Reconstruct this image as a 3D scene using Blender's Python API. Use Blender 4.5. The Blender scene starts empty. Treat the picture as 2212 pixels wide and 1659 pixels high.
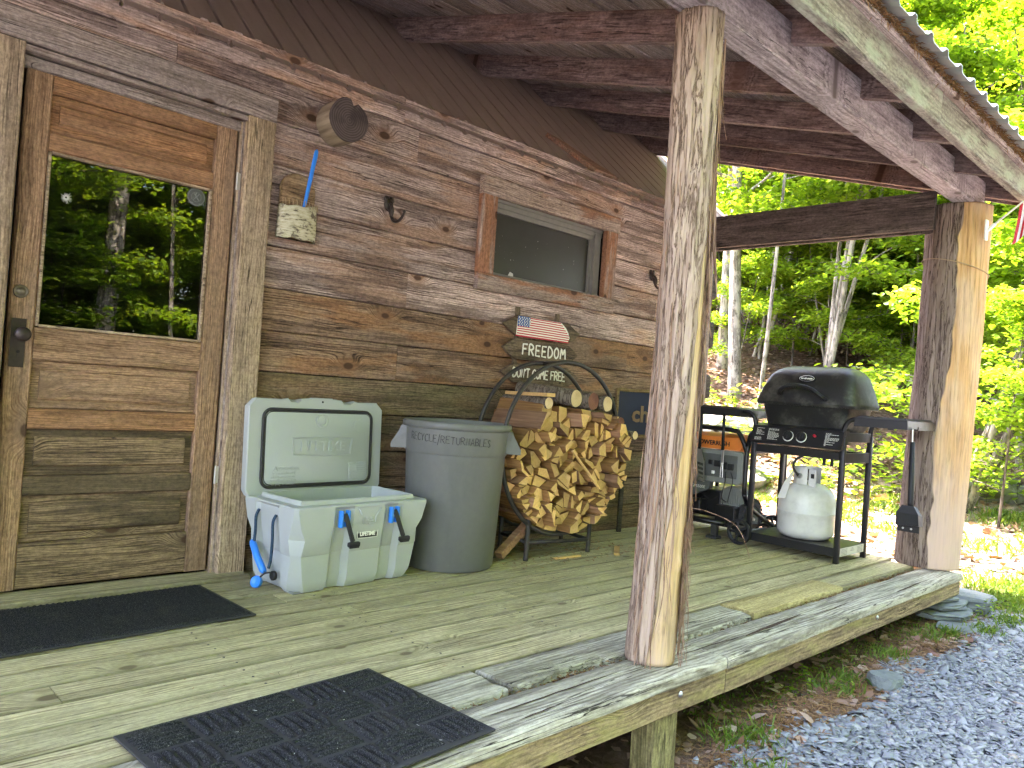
import bpy, bmesh, math, random
import numpy as np
from mathutils import Vector, Matrix, noise as mnoise

random.seed(7)
rng = np.random.default_rng(7)
S = bpy.context.scene
COL = S.collection
R_ = math.radians

# ------------------------------------------------------------------ camera
CAM_P = Vector((-1.522, -3.42, 0.92))
cX = Vector((0.7165, -0.6930, 0.0704)).normalized()      # image right in the world
cF = Vector((0.6940, 0.7198, 0.0120)).normalized()       # viewing direction
cX = (cX - cF * cX.dot(cF)).normalized()
cU = cX.cross(cF)
cam = bpy.data.objects.new('camera', bpy.data.cameras.new('camera'))
COL.objects.link(cam)
cam.data.sensor_width = 36.0
cam.data.lens = 36.0 * 1661.0 / 2212.0
cam.data.clip_start = 0.05
cam.data.clip_end = 600
m = Matrix((cX, cU, -cF)).transposed().to_4x4()
m.translation = CAM_P
cam.matrix_world = m
S.camera = cam

# ------------------------------------------------------------------ light
SUN_EL, SUN_DIR = 62.0, Vector((-0.16, 1.0, 0.0)).normalized()
w = bpy.data.worlds.new('World'); S.world = w; w.use_nodes = True
wn = w.node_tree
bg = wn.nodes['Background']
sky = wn.nodes.new('ShaderNodeTexSky'); sky.sky_type = 'NISHITA'; sky.sun_disc = False
sky.sun_elevation = R_(SUN_EL)
sky.sun_rotation = math.atan2(SUN_DIR.x, SUN_DIR.y)
sky.air_density = 1.0; sky.dust_density = 2.0; sky.ozone_density = 1.0
wn.links.new(sky.outputs[0], bg.inputs[0]); bg.inputs[1].default_value = 0.15
sun = bpy.data.objects.new('sun', bpy.data.lights.new('sun', 'SUN'))
COL.objects.link(sun)
sun.data.energy = 4.0; sun.data.angle = R_(0.53); sun.data.color = (1.0, 0.95, 0.86)
sd = Vector((SUN_DIR.x * math.cos(R_(SUN_EL)), SUN_DIR.y * math.cos(R_(SUN_EL)), math.sin(R_(SUN_EL))))
sun.rotation_euler = sd.to_track_quat('Z', 'Y').to_euler()
sun.location = (0, 20, 30)
S.view_settings.view_transform = 'Standard'; S.view_settings.look = 'None'
S.view_settings.gamma = 1.0; S.view_settings.use_curve_mapping = False
S.view_settings.exposure = 4.05
S.view_settings.use_white_balance = True; S.view_settings.white_balance_temperature = 7250; S.view_settings.white_balance_tint = 24
S.render.engine = 'CYCLES'
S.cycles.use_denoising = True
S.cycles.use_light_tree = False; S.cycles.adaptive_threshold = 0.03
S.cycles.max_bounces = 6; S.cycles.diffuse_bounces = 4; S.cycles.glossy_bounces = 3
S.cycles.transmission_bounces = 4; S.cycles.transparent_max_bounces = 6
S.cycles.sample_clamp_indirect = 6.0

# ================================================================== materials
class Mat:
    def __init__(s, name):
        s.m = bpy.data.materials.new(name); s.m.use_nodes = True
        s.nt = s.m.node_tree; s.b = s.nt.nodes['Principled BSDF']; s.o = s.nt.nodes['Material Output']
    def put(s, sock, v):
        if isinstance(v, bpy.types.NodeSocket): s.nt.links.new(v, sock)
        elif v is not None:
            if hasattr(sock.default_value, '__len__') and not hasattr(v, '__len__'): v = (v,) * len(sock.default_value)
            if sock.type == 'RGBA' and len(v) == 3: v = (*v, 1)
            sock.default_value = v
    def n(s, t, out=0, props=None, **kw):
        nd = s.nt.nodes.new('ShaderNode' + t)
        for k, v in (props or {}).items(): setattr(nd, k, v)
        for k, v in kw.items():
            key = int(k[1:]) if k[0] == 'i' and k[1:].isdigit() else k.replace('_', ' ')
            s.put(nd.inputs[key], v)
        return nd.outputs[out] if out is not None else nd
    def ma(s, op, a, b=None, c=None, clamp=False):
        nd = s.nt.nodes.new('ShaderNodeMath'); nd.operation = op; nd.use_clamp = clamp
        for i, v in enumerate((a, b, c)):
            if v is not None: s.put(nd.inputs[i], v)
        return nd.outputs[0]
    def vm(s, op, a, b):
        nd = s.nt.nodes.new('ShaderNodeVectorMath'); nd.operation = op
        s.put(nd.inputs[0], a); s.put(nd.inputs[1], b)
        return nd.outputs[0]
    def mix(s, f, a, b, blend='MIX'):
        nd = s.nt.nodes.new('ShaderNodeMix'); nd.data_type = 'RGBA'; nd.blend_type = blend
        s.put(nd.inputs[0], f); s.put(nd.inputs[6], a); s.put(nd.inputs[7], b)
        return nd.outputs[2]
    def ramp(s, f, stops, interp='LINEAR'):
        nd = s.nt.nodes.new('ShaderNodeValToRGB'); e = nd.color_ramp.elements
        nd.color_ramp.interpolation = interp
        while len(e) < len(stops): e.new(0.5)
        for el, (p, c) in zip(e, stops):
            el.position = p; el.color = (*c, 1) if hasattr(c, '__len__') else (c, c, c, 1)
        s.put(nd.inputs[0], f); return nd.outputs[0]
    def noise(s, vec, scale=1.0, detail=3.0, rough=0.55, dist=0.0):
        nd = s.nt.nodes.new('ShaderNodeTexNoise')
        s.put(nd.inputs['Vector'], vec); nd.inputs['Scale'].default_value = scale
        nd.inputs['Detail'].default_value = detail; nd.inputs['Roughness'].default_value = rough
        nd.inputs['Distortion'].default_value = dist
        return nd.outputs['Fac']
    def sm(s, v, lo, hi):
        nd = s.nt.nodes.new('ShaderNodeMapRange'); nd.interpolation_type = 'SMOOTHSTEP'
        s.put(nd.inputs[0], v); nd.inputs[1].default_value = lo; nd.inputs[2].default_value = hi
        return nd.outputs[0]
    def bump(s, h, strength, dist):
        return s.n('Bump', Height=h, Strength=strength, Distance=dist)
    def obj_coord(s, rand=True):
        tc = s.n('TexCoord', 3)
        if not rand: return tc, None
        r = s.n('ObjectInfo', 5)
        off = s.n('CombineXYZ', X=s.ma('MULTIPLY', r, 71.0), Y=s.ma('MULTIPLY', r, 37.0), Z=s.ma('MULTIPLY', r, 53.0))
        return s.vm('ADD', tc, off), r
    def fin(s, col, rough=0.8, normal=None, spec=0.3, **kw):
        s.put(s.b.inputs['Base Color'], col); s.put(s.b.inputs['Roughness'], rough)
        s.put(s.b.inputs['Specular IOR Level'], spec)
        if normal is not None: s.put(s.b.inputs['Normal'], normal)
        for k, v in kw.items(): s.put(s.b.inputs[k.replace('_', ' ')], v)
        return s.m

def wood(name, light, dark, stain, stain_amt=0.5, knots=0.4, knot_col=(0.06, 0.028, 0.015), grain=1.0,
         rough=0.82, bump=0.5, var=0.45, lichen=None, lichen_amt=0.0, saw=0.25, warm=None, warm_amt=0.0, crack=0.5, ring=0.2, dirt=0.4, mottle=0.75, edge=0.0):
    M = Mat(name)
    p, r = M.obj_coord()
    sep = M.n('SeparateXYZ', None, Vector=p)
    x, y, z = sep.outputs
    wob = M.ma('MULTIPLY', M.ma('SUBTRACT', M.noise(M.vm('MULTIPLY', p, (1.6, 5, 5)), 1, 2), 0.5), 0.05)
    kv = M.n('TexVoronoi', None, props=dict(voronoi_dimensions='2D'), Vector=M.vm('MULTIPLY', p, (2.7, 4.6, 1.0)), Scale=1.0)
    kd, kc = kv.outputs['Distance'], kv.outputs['Color']
    ksel = M.ma('GREATER_THAN', M.n('SeparateColor', 0, Color=kc), 1 - knots)
    kfall = M.ma('MULTIPLY', ksel, M.sm(kd, 0.36, 0.04))
    kcore = M.ma('MULTIPLY', ksel, M.sm(M.ma('ADD', kd, M.ma('MULTIPLY', wob, 2.0)), 0.095, 0.055))
    y2 = M.ma('ADD', M.ma('ADD', y, wob), M.ma('MULTIPLY', kfall, 0.055))
    gv = M.n('CombineXYZ', X=M.ma('MULTIPLY', x, 4.5), Y=M.ma('MULTIPLY', y2, 130.0 * grain), Z=M.ma('MULTIPLY', z, 130.0 * grain))
    fine = M.noise(gv, 1, 3, 0.65)
    wv = M.n('CombineXYZ', X=M.ma('MULTIPLY', x, 0.22), Y=y2, Z=z)
    rings = M.n('TexWave', 1, props=dict(bands_direction='Y'), Vector=wv, Scale=26.0 * grain, Distortion=7.0, Detail=2.5, Detail_Scale=1.2)
    val = M.ma('ADD', M.ma('MULTIPLY', fine, 1.0 - ring * .8), M.ma('MULTIPLY', rings, ring * .8))
    col = M.ramp(val, [(0.33, tuple(c * 0.8 for c in dark)), (0.47, tuple(0.5 * (a + b) for a, b in zip(light, dark))), (0.64, light)])
    st = M.sm(M.noise(M.vm('MULTIPLY', p, (1.3, 9, 9)), 1, 4, 0.6), 0.44, 0.6)
    col = M.mix(M.ma('MULTIPLY', st, stain_amt), col, stain)
    if warm is not None:
        wm = M.sm(M.noise(M.vm('MULTIPLY', M.vm('ADD', p, (13, 7, 3)), (1.4, 8, 8)), 1, 3, 0.62), 0.47, 0.60)
        col = M.mix(M.ma('MULTIPLY', wm, warm_amt), col, warm)
    if dirt:
        dm = M.sm(M.noise(M.vm('MULTIPLY', M.vm('ADD', p, (5, 17, 9)), (1.7, 16, 16)), 1, 3, 0.65), 0.47, 0.62)
        col = M.mix(M.ma('MULTIPLY', dm, dirt), col, tuple(c * 0.55 for c in dark))
    # fine cracks along the grain
    cr = M.noise(M.n('CombineXYZ', X=M.ma('MULTIPLY', x, 1.1), Y=M.ma('MULTIPLY', y2, 42), Z=M.ma('MULTIPLY', z, 42)), 1, 2, 0.5)
    cm = M.ma('MULTIPLY', M.sm(M.ma('ABSOLUTE', M.ma('SUBTRACT', cr, 0.5)), 0.016, 0.004), M.sm(M.noise(M.vm('MULTIPLY', p, (1.2, 7, 7)), 1, 2), 0.46, 0.58))
    col = M.mix(M.ma('MULTIPLY', cm, min(1.0, crack * 1.7)), col, tuple(c * 0.2 for c in dark))
    mo = M.noise(M.vm('MULTIPLY', p, (1.0, 2.2, 2.2)), 42, 5, 0.78)
    col = M.mix(mottle, col, M.ramp(mo, [(0.34, 0.42), (0.5, 0.92), (0.64, 1.35)]), 'MULTIPLY')
    if saw:
        sw = M.noise(M.vm('MULTIPLY', p, (170, 5, 5)), 1, 2, 0.5)
        col = M.mix(saw, col, M.ramp(sw, [(0.3, 0.55), (0.7, 1.0)]), 'MULTIPLY')
    halo = warm if warm is not None else stain
    col = M.mix(M.ma('MULTIPLY', M.ma('MULTIPLY', kfall, kfall), 0.75), col, tuple(0.25 * a + 0.55 * b for a, b in zip(dark, halo)))
    col = M.mix(M.ma('MULTIPLY', kcore, 0.88), col, knot_col)
    if lichen is not None:
        lm = M.sm(M.noise(M.vm('MULTIPLY', p, (3, 9, 9)), 1, 5, 0.7), 0.47, 0.62)
        col = M.mix(M.ma('MULTIPLY', lm, lichen_amt), col, lichen)
    if edge:      # dark band painted along the board edges, standing in for gap shade
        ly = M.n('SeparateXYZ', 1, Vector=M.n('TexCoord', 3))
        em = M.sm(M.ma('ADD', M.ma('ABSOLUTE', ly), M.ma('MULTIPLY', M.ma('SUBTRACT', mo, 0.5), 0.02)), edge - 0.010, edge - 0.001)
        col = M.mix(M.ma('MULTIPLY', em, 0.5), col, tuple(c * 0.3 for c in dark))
    br = M.ma('ADD', M.ma('MULTIPLY', M.ma('FRACT', M.ma('MULTIPLY', r, 7.31)), var), 1 - var * 0.5)
    col = M.mix(1.0, col, M.n('CombineColor', Red=br, Green=br, Blue=br), 'MULTIPLY')
    h = M.ma('SUBTRACT', M.ma('ADD', val, M.ma('MULTIPLY', kcore, -0.3)), M.ma('MULTIPLY', cm, 0.7))
    return M.fin(col, rough, M.bump(h, bump, 0.004), 0.25)

def plain(name, col, rough=0.5, metal=0.0, var=0.12, scale=30, bump=0.0, spec=0.4, dirt=None, dirt_amt=0.0, dirt_scale=6, coat=0.0, rvar=0.15):
    M = Mat(name); p, r = M.obj_coord()
    a = M.noise(p, scale, 4, 0.6)
    c = M.mix(M.ma('MULTIPLY', a, 1.0), tuple(x * (1 - var) for x in col), tuple(min(1, x * (1 + var)) for x in col))
    if dirt is not None:
        d = M.sm(M.noise(p, dirt_scale, 6, 0.68), 0.45, 0.7)
        c = M.mix(M.ma('MULTIPLY', d, dirt_amt), c, dirt)
    ro = M.ma('ADD', rough - rvar * 0.5, M.ma('MULTIPLY', M.noise(p, scale * 0.4, 3), rvar))
    return M.fin(c, ro, M.bump(a, bump, 0.002) if bump else None, spec, Metallic=metal, Coat_Weight=coat)

MT = {}
MT['wall'] = wood('weathered_siding', (0.70, 0.53, 0.46), (0.16, 0.092, 0.074), (0.38, 0.285, 0.255), 0.65, 0.28,
                  warm=(0.44, 0.23, 0.12), warm_amt=0.48, var=0.36, dirt=0.62)
MT['wall_low'] = wood('brown_siding', (0.47, 0.30, 0.19), (0.12, 0.06, 0.036), (0.25, 0.17, 0.125), 0.6, 0.42,
                      warm=(0.38, 0.18, 0.08), warm_amt=0.65, var=0.28, dirt=0.6)
MT['wall_mossy'] = wood('mossy_siding', (0.29, 0.20, 0.13), (0.08, 0.05, 0.033), (0.17, 0.15, 0.075), 0.6, 0.42, var=0.25,
                        warm=(0.26, 0.15, 0.07), warm_amt=0.4)
MT['trim'] = wood('casing_board', (0.52, 0.385, 0.25), (0.22, 0.145, 0.085), (0.34, 0.25, 0.175), 0.55, 0.3, var=0.12)
MT['trim_grey'] = wood('grey_casing_board', (0.40, 0.32, 0.28), (0.20, 0.145, 0.12), (0.29, 0.24, 0.22), 0.6, 0.3, var=0.15)
MT['winframe'] = wood('window_casing', (0.52, 0.40, 0.33), (0.27, 0.18, 0.14), (0.40, 0.30, 0.26), 0.4, 0.3, var=0.12,
                      warm=(0.33, 0.12, 0.045), warm_amt=0.8)
MT['door'] = wood('door_wood', (0.47, 0.29, 0.175), (0.22, 0.115, 0.06), (0.27, 0.175, 0.115), 0.7, 0.05, rough=0.6, var=0.22, saw=0.1, crack=0.3, grain=1.3)
MT['door_top'] = wood('door_wood_orange', (0.45, 0.235, 0.115), (0.23, 0.10, 0.043), (0.29, 0.16, 0.09), 0.65, 0.0, rough=0.55, var=0.15, saw=0.05, crack=0.2, grain=1.3)
MT['door_low'] = wood('door_wood_worn', (0.33, 0.225, 0.13), (0.085, 0.052, 0.03), (0.095, 0.068, 0.04), 0.9, 0.08, rough=0.7, var=0.28, saw=0.1, grain=1.3)
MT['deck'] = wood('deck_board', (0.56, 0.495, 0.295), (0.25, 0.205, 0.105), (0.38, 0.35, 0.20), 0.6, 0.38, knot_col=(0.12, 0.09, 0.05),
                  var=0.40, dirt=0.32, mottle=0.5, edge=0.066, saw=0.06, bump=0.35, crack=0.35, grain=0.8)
MT['deck_edge'] = wood('deck_board_bleached', (0.52, 0.495, 0.385), (0.19, 0.165, 0.115), (0.37, 0.355, 0.265), 0.55, 0.2, knot_col=(0.12, 0.10, 0.07), dirt=0.6, mottle=0.45,
                       var=0.14, saw=0.05, bump=0.8, crack=0.9, grain=0.7)
MT['deck_new'] = wood('deck_board_new', (0.52, 0.44, 0.20), (0.37, 0.29, 0.115), (0.46, 0.38, 0.17), 0.4, 0.1, var=0.1, saw=0.0, crack=0.1)
MT['rim'] = wood('rim_joist', (0.40, 0.30, 0.165), (0.15, 0.10, 0.055), (0.27, 0.20, 0.10), 0.55, 0.4, var=0.2, dirt=0.5, saw=0.05, grain=0.7,
                 lichen=(0.34, 0.32, 0.10), lichen_amt=0.4)
MT['rafter'] = wood('rafter_wood', (0.41, 0.30, 0.28), (0.125, 0.078, 0.072), (0.24, 0.165, 0.152), 0.6, 0.35, var=0.35,
                    warm=(0.27, 0.14, 0.095), warm_amt=0.3)
MT['header'] = wood('header_beam_wood', (0.52, 0.44, 0.445), (0.26, 0.20, 0.205), (0.40, 0.335, 0.34), 0.5, 0.5, knot_col=(0.12, 0.09, 0.085), var=0.05, grain=0.5, saw=0.3)
MT['fascia'] = wood('fascia_wood', (0.38, 0.345, 0.30), (0.19, 0.155, 0.135), (0.29, 0.245, 0.22), 0.5, 0.25, knot_col=(0.16, 0.12, 0.1), var=0.05, grain=0.5,
                    lichen=(0.38, 0.42, 0.33), lichen_amt=0.65)
MT['eavetrim'] = wood('eave_strip', (0.46, 0.22, 0.13), (0.25, 0.10, 0.06), (0.32, 0.25, 0.18), 0.5, 0.2, var=0.15)
MT['roofdeck'] = wood('roof_sheathing', (0.56, 0.46, 0.43), (0.28, 0.21, 0.20), (0.32, 0.22, 0.17), 0.5, 0.2, var=0.4)
MT['tie'] = wood('tie_beam_wood', (0.19, 0.145, 0.125), (0.07, 0.05, 0.043), (0.115, 0.085, 0.076), 0.5, 0.3, var=0.1)
MT['support'] = wood('support_post_wood', (0.40, 0.35, 0.16), (0.17, 0.14, 0.07), (0.28, 0.25, 0.12), 0.5, 0.2, var=0.1)
MT['sign'] = wood('sign_board', (0.22, 0.155, 0.095), (0.09, 0.06, 0.04), (0.15, 0.11, 0.07), 0.5, 0.1, var=0.2)
MT['holder'] = wood('holder_board', (0.44, 0.29, 0.16), (0.22, 0.13, 0.07), (0.30, 0.21, 0.13), 0.4, 0.1, var=0.1)
MT['frame_gold'] = wood('picture_frame_wood', (0.30, 0.20, 0.09), (0.17, 0.11, 0.045), (0.24, 0.16, 0.07), 0.3, 0.0, var=0.1)
MT['logend_dark'] = wood('log_end_wood', (0.10, 0.088, 0.08), (0.045, 0.036, 0.032), (0.07, 0.06, 0.055), 0.5, 0.1, var=0.1)
MT['black'] = plain('black_paint', (0.007, 0.007, 0.008), 0.4, 0, 0.3, 60, 0.1, 0.45, (0.03, 0.03, 0.027), 0.2, 5)
MT['blackmatte'] = plain('black_plastic', (0.010, 0.010, 0.011), 0.55, 0, 0.25, 80)
MT['grill'] = plain('grill_lid_paint', (0.016, 0.016, 0.016), 0.45, 0, 0.5, 90, 0.25, 0.5, (0.15, 0.15, 0.125), 0.55, 6)
MT['rubber'] = plain('rubber', (0.03, 0.03, 0.03), 0.8, 0, 0.2, 60, 0.2)
MT['cooler'] = plain('cooler_plastic', (0.375, 0.405, 0.385), 0.5, 0, 0.06, 350, 0.08, 0.4, (0.30, 0.33, 0.30), 0.25, 4)
MT['cooler_in'] = plain('cooler_liner', (0.375, 0.41, 0.395), 0.42, 0, 0.04, 200, 0.03)
MT['blue'] = plain('blue_plastic', (0.012, 0.22, 0.75), 0.4, 0, 0.1, 60)
MT['white'] = plain('white_paint', (0.82, 0.81, 0.76), 0.5, 0, 0.05, 40)
MT['cream'] = plain('cream_paint', (0.80, 0.77, 0.66), 0.55, 0, 0.06, 40)
MT['red'] = plain('red_paint', (0.55, 0.015, 0.035), 0.5, 0, 0.1, 40)
MT['navy'] = plain('navy_paint', (0.035, 0.10, 0.30), 0.5, 0, 0.15, 40)
MT['signnavy'] = plain('dark_navy_panel', (0.016, 0.022, 0.05), 0.5, 0, 0.2, 20)
MT['chalk'] = plain('slate_blue_panel', (0.06, 0.10, 0.13), 0.5, 0, 0.2, 20)
MT['gold'] = plain('gold_lettering', (0.22, 0.14, 0.075), 0.6)
MT['brass'] = plain('aged_metal', (0.16, 0.13, 0.10), 0.42, 0.7, 0.3, 40)
MT['darkiron'] = plain('dark_iron', (0.055, 0.042, 0.036), 0.45, 0.6, 0.3, 60, 0.2)
MT['steel'] = plain('bare_steel', (0.55, 0.55, 0.54), 0.32, 0.9, 0.1, 40)
MT['orange'] = plain('orange_plastic', (0.70, 0.20, 0.035), 0.42, 0, 0.08, 20, 0, 0.4, (0.3, 0.12, 0.05), 0.3, 6)
MT['gengrey'] = plain('grey_plastic', (0.085, 0.09, 0.085), 0.5, 0, 0.12, 60)
MT['gengrey2'] = plain('light_grey_plastic', (0.19, 0.20, 0.185), 0.5, 0, 0.12, 60)
MT['sash'] = plain('grey_sash_paint', (0.20, 0.185, 0.165), 0.6, 0, 0.2, 30)
MT['tank'] = plain('tank_paint', (0.60, 0.60, 0.56), 0.38, 0, 0.05, 30, 0.05, 0.5, (0.33, 0.32, 0.28), 0.35, 7)
MT['paper'] = plain('paper_tag', (0.62, 0.61, 0.57), 0.7, 0, 0.1, 60)
MT['marker'] = plain('black_marker_ink', (0.02, 0.02, 0.022), 0.6)
MT['hinge'] = plain('pale_metal', (0.55, 0.53, 0.48), 0.45, 0.4)
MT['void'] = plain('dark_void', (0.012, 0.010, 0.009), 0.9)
MT['debris'] = plain('rot_and_needles', (0.06, 0.035, 0.022), 0.95, 0, 0.7, 160, 0.9)
MT['rope'] = plain('blue_black_cord', (0.02, 0.05, 0.09), 0.8, 0, 0.9, 140, 0.6)
MT['twine'] = plain('twine', (0.36, 0.25, 0.15), 0.9, 0, 0.2, 80)
MT['greenroof'] = plain('green_metal', (0.20, 0.42, 0.22), 0.45, 0, 0.05, 20)
MT['rack'] = plain('rack_tube_paint', (0.035, 0.033, 0.031), 0.5, 0.2, 0.4, 60, 0.2, 0.5, (0.10, 0.07, 0.05), 0.4, 14)

def can_mat():
    M = Mat('grey_bin_plastic'); p, r = M.obj_coord(False)
    a = M.noise(p, 40, 3)
    c = M.mix(a, (0.115, 0.118, 0.108), (0.145, 0.147, 0.136))
    sc = M.noise(M.vm('MULTIPLY', p, (9, 9, 2.5)), 5, 5, 0.75, 1.5)
    scm = M.sm(sc, 0.66, 0.74)
    c = M.mix(M.ma('MULTIPLY', scm, 0.35), c, (0.34, 0.35, 0.34))
    st = M.sm(M.noise(M.vm('MULTIPLY', p, (5, 5, 1.2)), 2, 4), 0.45, 0.7)
    c = M.mix(M.ma('MULTIPLY', st, 0.35), c, (0.09, 0.10, 0.085))
    return M.fin(c, 0.45, M.bump(a, 0.05, 0.002), 0.4)
MT['bin'] = can_mat()

def roof_mat():
    M = Mat('brown_ribbed_roofing'); p, r = M.obj_coord(False)
    a = M.noise(M.vm('MULTIPLY', p, (8, 1, 1)), 3, 4, 0.6)
    c = M.mix(a, (0.28, 0.20, 0.165), (0.41, 0.31, 0.26))
    s = M.sm(M.noise(p, 40, 3), 0.62, 0.75)
    c = M.mix(M.ma('MULTIPLY', s, 0.3), c, (0.07, 0.045, 0.035))
    return M.fin(c, 0.6, M.bump(a, 0.15, 0.003), 0.35)
MT['mainroof'] = roof_mat()

def bark_mat(name, a1, a2, peelc=None, sc=1.0, moss=None):
    M = Mat(name); p, r = M.obj_coord()
    wv = M.vm('MULTIPLY', p, (34 * sc, 34 * sc, 2.7 * sc))
    n1 = M.noise(wv, 1, 5, 0.65, 0.6)
    n2 = M.noise(M.vm('MULTIPLY', p, (120 * sc, 120 * sc, 8 * sc)), 1, 4, 0.7)
    fis = M.sm(M.ma('ABSOLUTE', M.ma('SUBTRACT', n1, 0.5)), 0.0, 0.04)
    v = M.ma('ADD', M.ma('MULTIPLY', n1, 0.35), M.ma('MULTIPLY', n2, 0.4))
    v = M.ma('ADD', v, M.ma('MULTIPLY', fis, 0.22))
    c = M.ramp(v, [(0.34, tuple(x * 0.34 for x in a1)), (0.48, a1), (0.66, a2)])
    big = M.sm(M.noise(p, 3.0, 3), 0.5, 0.7)
    c = M.mix(M.ma('MULTIPLY', big, 0.2), c, tuple(0.5 * (x + y) * 1.15 for x, y in zip(a1, (0.34, 0.25, 0.19))))
    if sc < 0.5:
        c = M.mix(M.ma('MULTIPLY', M.sm(M.noise(M.vm('MULTIPLY', p, (7, 7, 3.5)), 1, 5, 0.7), 0.47, 0.58), 0.75), c, tuple(min(.6, x * 1.45) for x in a2))
    if moss: c = M.mix(M.ma('MULTIPLY', M.sm(M.noise(p, 4, 5, 0.7), 0.5, 0.62), 0.7), c, moss)
    h = v; rough = 0.92
    if peelc:
        at = M.n('Attribute', 2, props=dict(attribute_name='peel'))
        g = M.noise(M.vm('MULTIPLY', p, (45, 45, 2.0)), 1, 4, 0.6)
        pc = M.ramp(g, [(0.25, peelc[0]), (0.5, peelc[1]), (0.75, peelc[2])])
        pg = M.sm(M.noise(M.vm('MULTIPLY', p, (7, 7, 2.2)), 1, 3), 0.4, 0.64)
        pc = M.mix(M.ma('MULTIPLY', pg, 0.5), pc, peelc[3])
        pc = M.mix(0.8, pc, M.ramp(M.noise(M.vm('MULTIPLY', p, (75, 75, 5)), 1, 4, 0.7), [(0.33, 0.50), (0.47, 0.92), (0.66, 1.15)]), 'MULTIPLY')
        zz = M.n('SeparateXYZ', 2, Vector=M.n('TexCoord', 3))
        pc = M.mix(M.ma('MULTIPLY', M.sm(M.ma('ADD', zz, M.ma('MULTIPLY', g, 0.5)), peelc[5], peelc[6]), 0.8), pc, peelc[4])
        f = M.sm(at, 0.4, 0.6)
        c = M.mix(f, c, pc)
        h = M.ma('ADD', M.ma('MULTIPLY', v, M.ma('SUBTRACT', 1.0, M.ma('MULTIPLY', f, 0.9))), M.ma('MULTIPLY', g, M.ma('MULTIPLY', f, 0.12)))
    return M.fin(c, rough, M.bump(h, 0.9, 0.012), 0.15)
MT['cedar1'] = bark_mat('cedar_bark_grey', (0.30, 0.205, 0.15), (0.49, 0.375, 0.29),
                        ((0.42, 0.24, 0.10), (0.60, 0.40, 0.19), (0.66, 0.50, 0.30), (0.56, 0.42, 0.30), (0.60, 0.47, 0.37), 0.42, 0.05))
MT['cedar2'] = bark_mat('cedar_bark_brown', (0.17, 0.115, 0.09), (0.31, 0.235, 0.19),
                        ((0.38, 0.20, 0.085), (0.57, 0.335, 0.155), (0.62, 0.42, 0.23), (0.56, 0.42, 0.30), (0.56, 0.42, 0.35), 1.15, 0.35))
MT['strip'] = bark_mat('bark_strip', (0.27, 0.15, 0.095), (0.44, 0.29, 0.20))
MT['bark_grey'] = bark_mat('grey_tree_bark', (0.11, 0.10, 0.08), (0.27, 0.25, 0.21), None, 0.35, None)
MT['bark_dark'] = bark_mat('dark_tree_bark', (0.055, 0.045, 0.037), (0.15, 0.13, 0.105), None, 0.4, (0.06, 0.07, 0.03))
MT['bark_log'] = bark_mat('firewood_bark', (0.10, 0.075, 0.055), (0.24, 0.20, 0.155), None, 1.2)

def stub_mat():
    M = Mat('weathered_log'); p, r = M.obj_coord()
    c = M.ramp(M.noise(M.vm('MULTIPLY', p, (30, 3, 30)), 1, 4), [(0.3, (0.14, 0.10, 0.065)), (0.7, (0.36, 0.285, 0.20))])
    return M.fin(c, 0.85, None, 0.2)
MT['logside'] = stub_mat()
def endgrain(name, a, b, dark, rs=60):
    M = Mat(name); p, r = M.obj_coord(False)
    s = M.n('SeparateXYZ', None, Vector=p)
    d = M.n('VectorMath', 1, props=dict(operation='LENGTH'), i0=M.n('CombineXYZ', X=s.outputs[0], Z=s.outputs[2]))
    n = M.noise(p, 14, 4)
    ring = M.ma('SINE', M.ma('ADD', M.ma('MULTIPLY', d, rs * 9.0), M.ma('MULTIPLY', n, 7)))
    c = M.mix(M.sm(ring, -0.9, 0.9), a, b)
    c = M.mix(M.ma('MULTIPLY', M.sm(M.noise(p, 9, 4), 0.45, 0.65), 0.6), c, dark)
    return M.fin(c, 0.85, M.bump(ring, 0.2, 0.002), 0.2)
MT['stub_end'] = endgrain('weathered_log_end', (0.07, 0.052, 0.048), (0.12, 0.09, 0.085), (0.035, 0.025, 0.024))
MT['round_end'] = endgrain('cut_log_end', (0.62, 0.45, 0.24), (0.72, 0.56, 0.33), (0.50, 0.33, 0.17), 90)
MT['round_end_red'] = endgrain('cut_log_end_red', (0.20, 0.085, 0.06), (0.28, 0.13, 0.09), (0.12, 0.05, 0.04), 90)
def split_mat(name, light, dark, end):
    M = Mat(name); p, r = M.obj_coord()
    v = M.noise(M.vm('MULTIPLY', p, (70, 2.5, 70)), 1, 4, 0.6)
    c = M.ramp(v, [(0.28, dark), (0.7, light)])
    fl = M.sm(M.noise(p, 5, 4), 0.45, 0.7)
    c = M.mix(M.ma('MULTIPLY', fl, 0.45), c, tuple(x * 0.6 for x in dark))
    if end: c = M.mix(0.35, c, end)
    br = M.ma('ADD', 0.6, M.ma('MULTIPLY', r, 0.65))
    c = M.mix(1.0, c, M.n('CombineColor', Red=br, Green=br, Blue=br), 'MULTIPLY')
    return M.fin(c, 0.85, M.bump(v, 0.6, 0.004), 0.2)
MT['split_side'] = split_mat('split_wood_side', (0.48, 0.26, 0.10), (0.19, 0.09, 0.033), None)
MT['split_end'] = split_mat('split_wood_end', (0.78, 0.50, 0.21), (0.50, 0.28, 0.095), (0.74, 0.47, 0.19))
MT['split_old'] = split_mat('split_wood_red', (0.40, 0.23, 0.13), (0.20, 0.10, 0.055), None)

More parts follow.
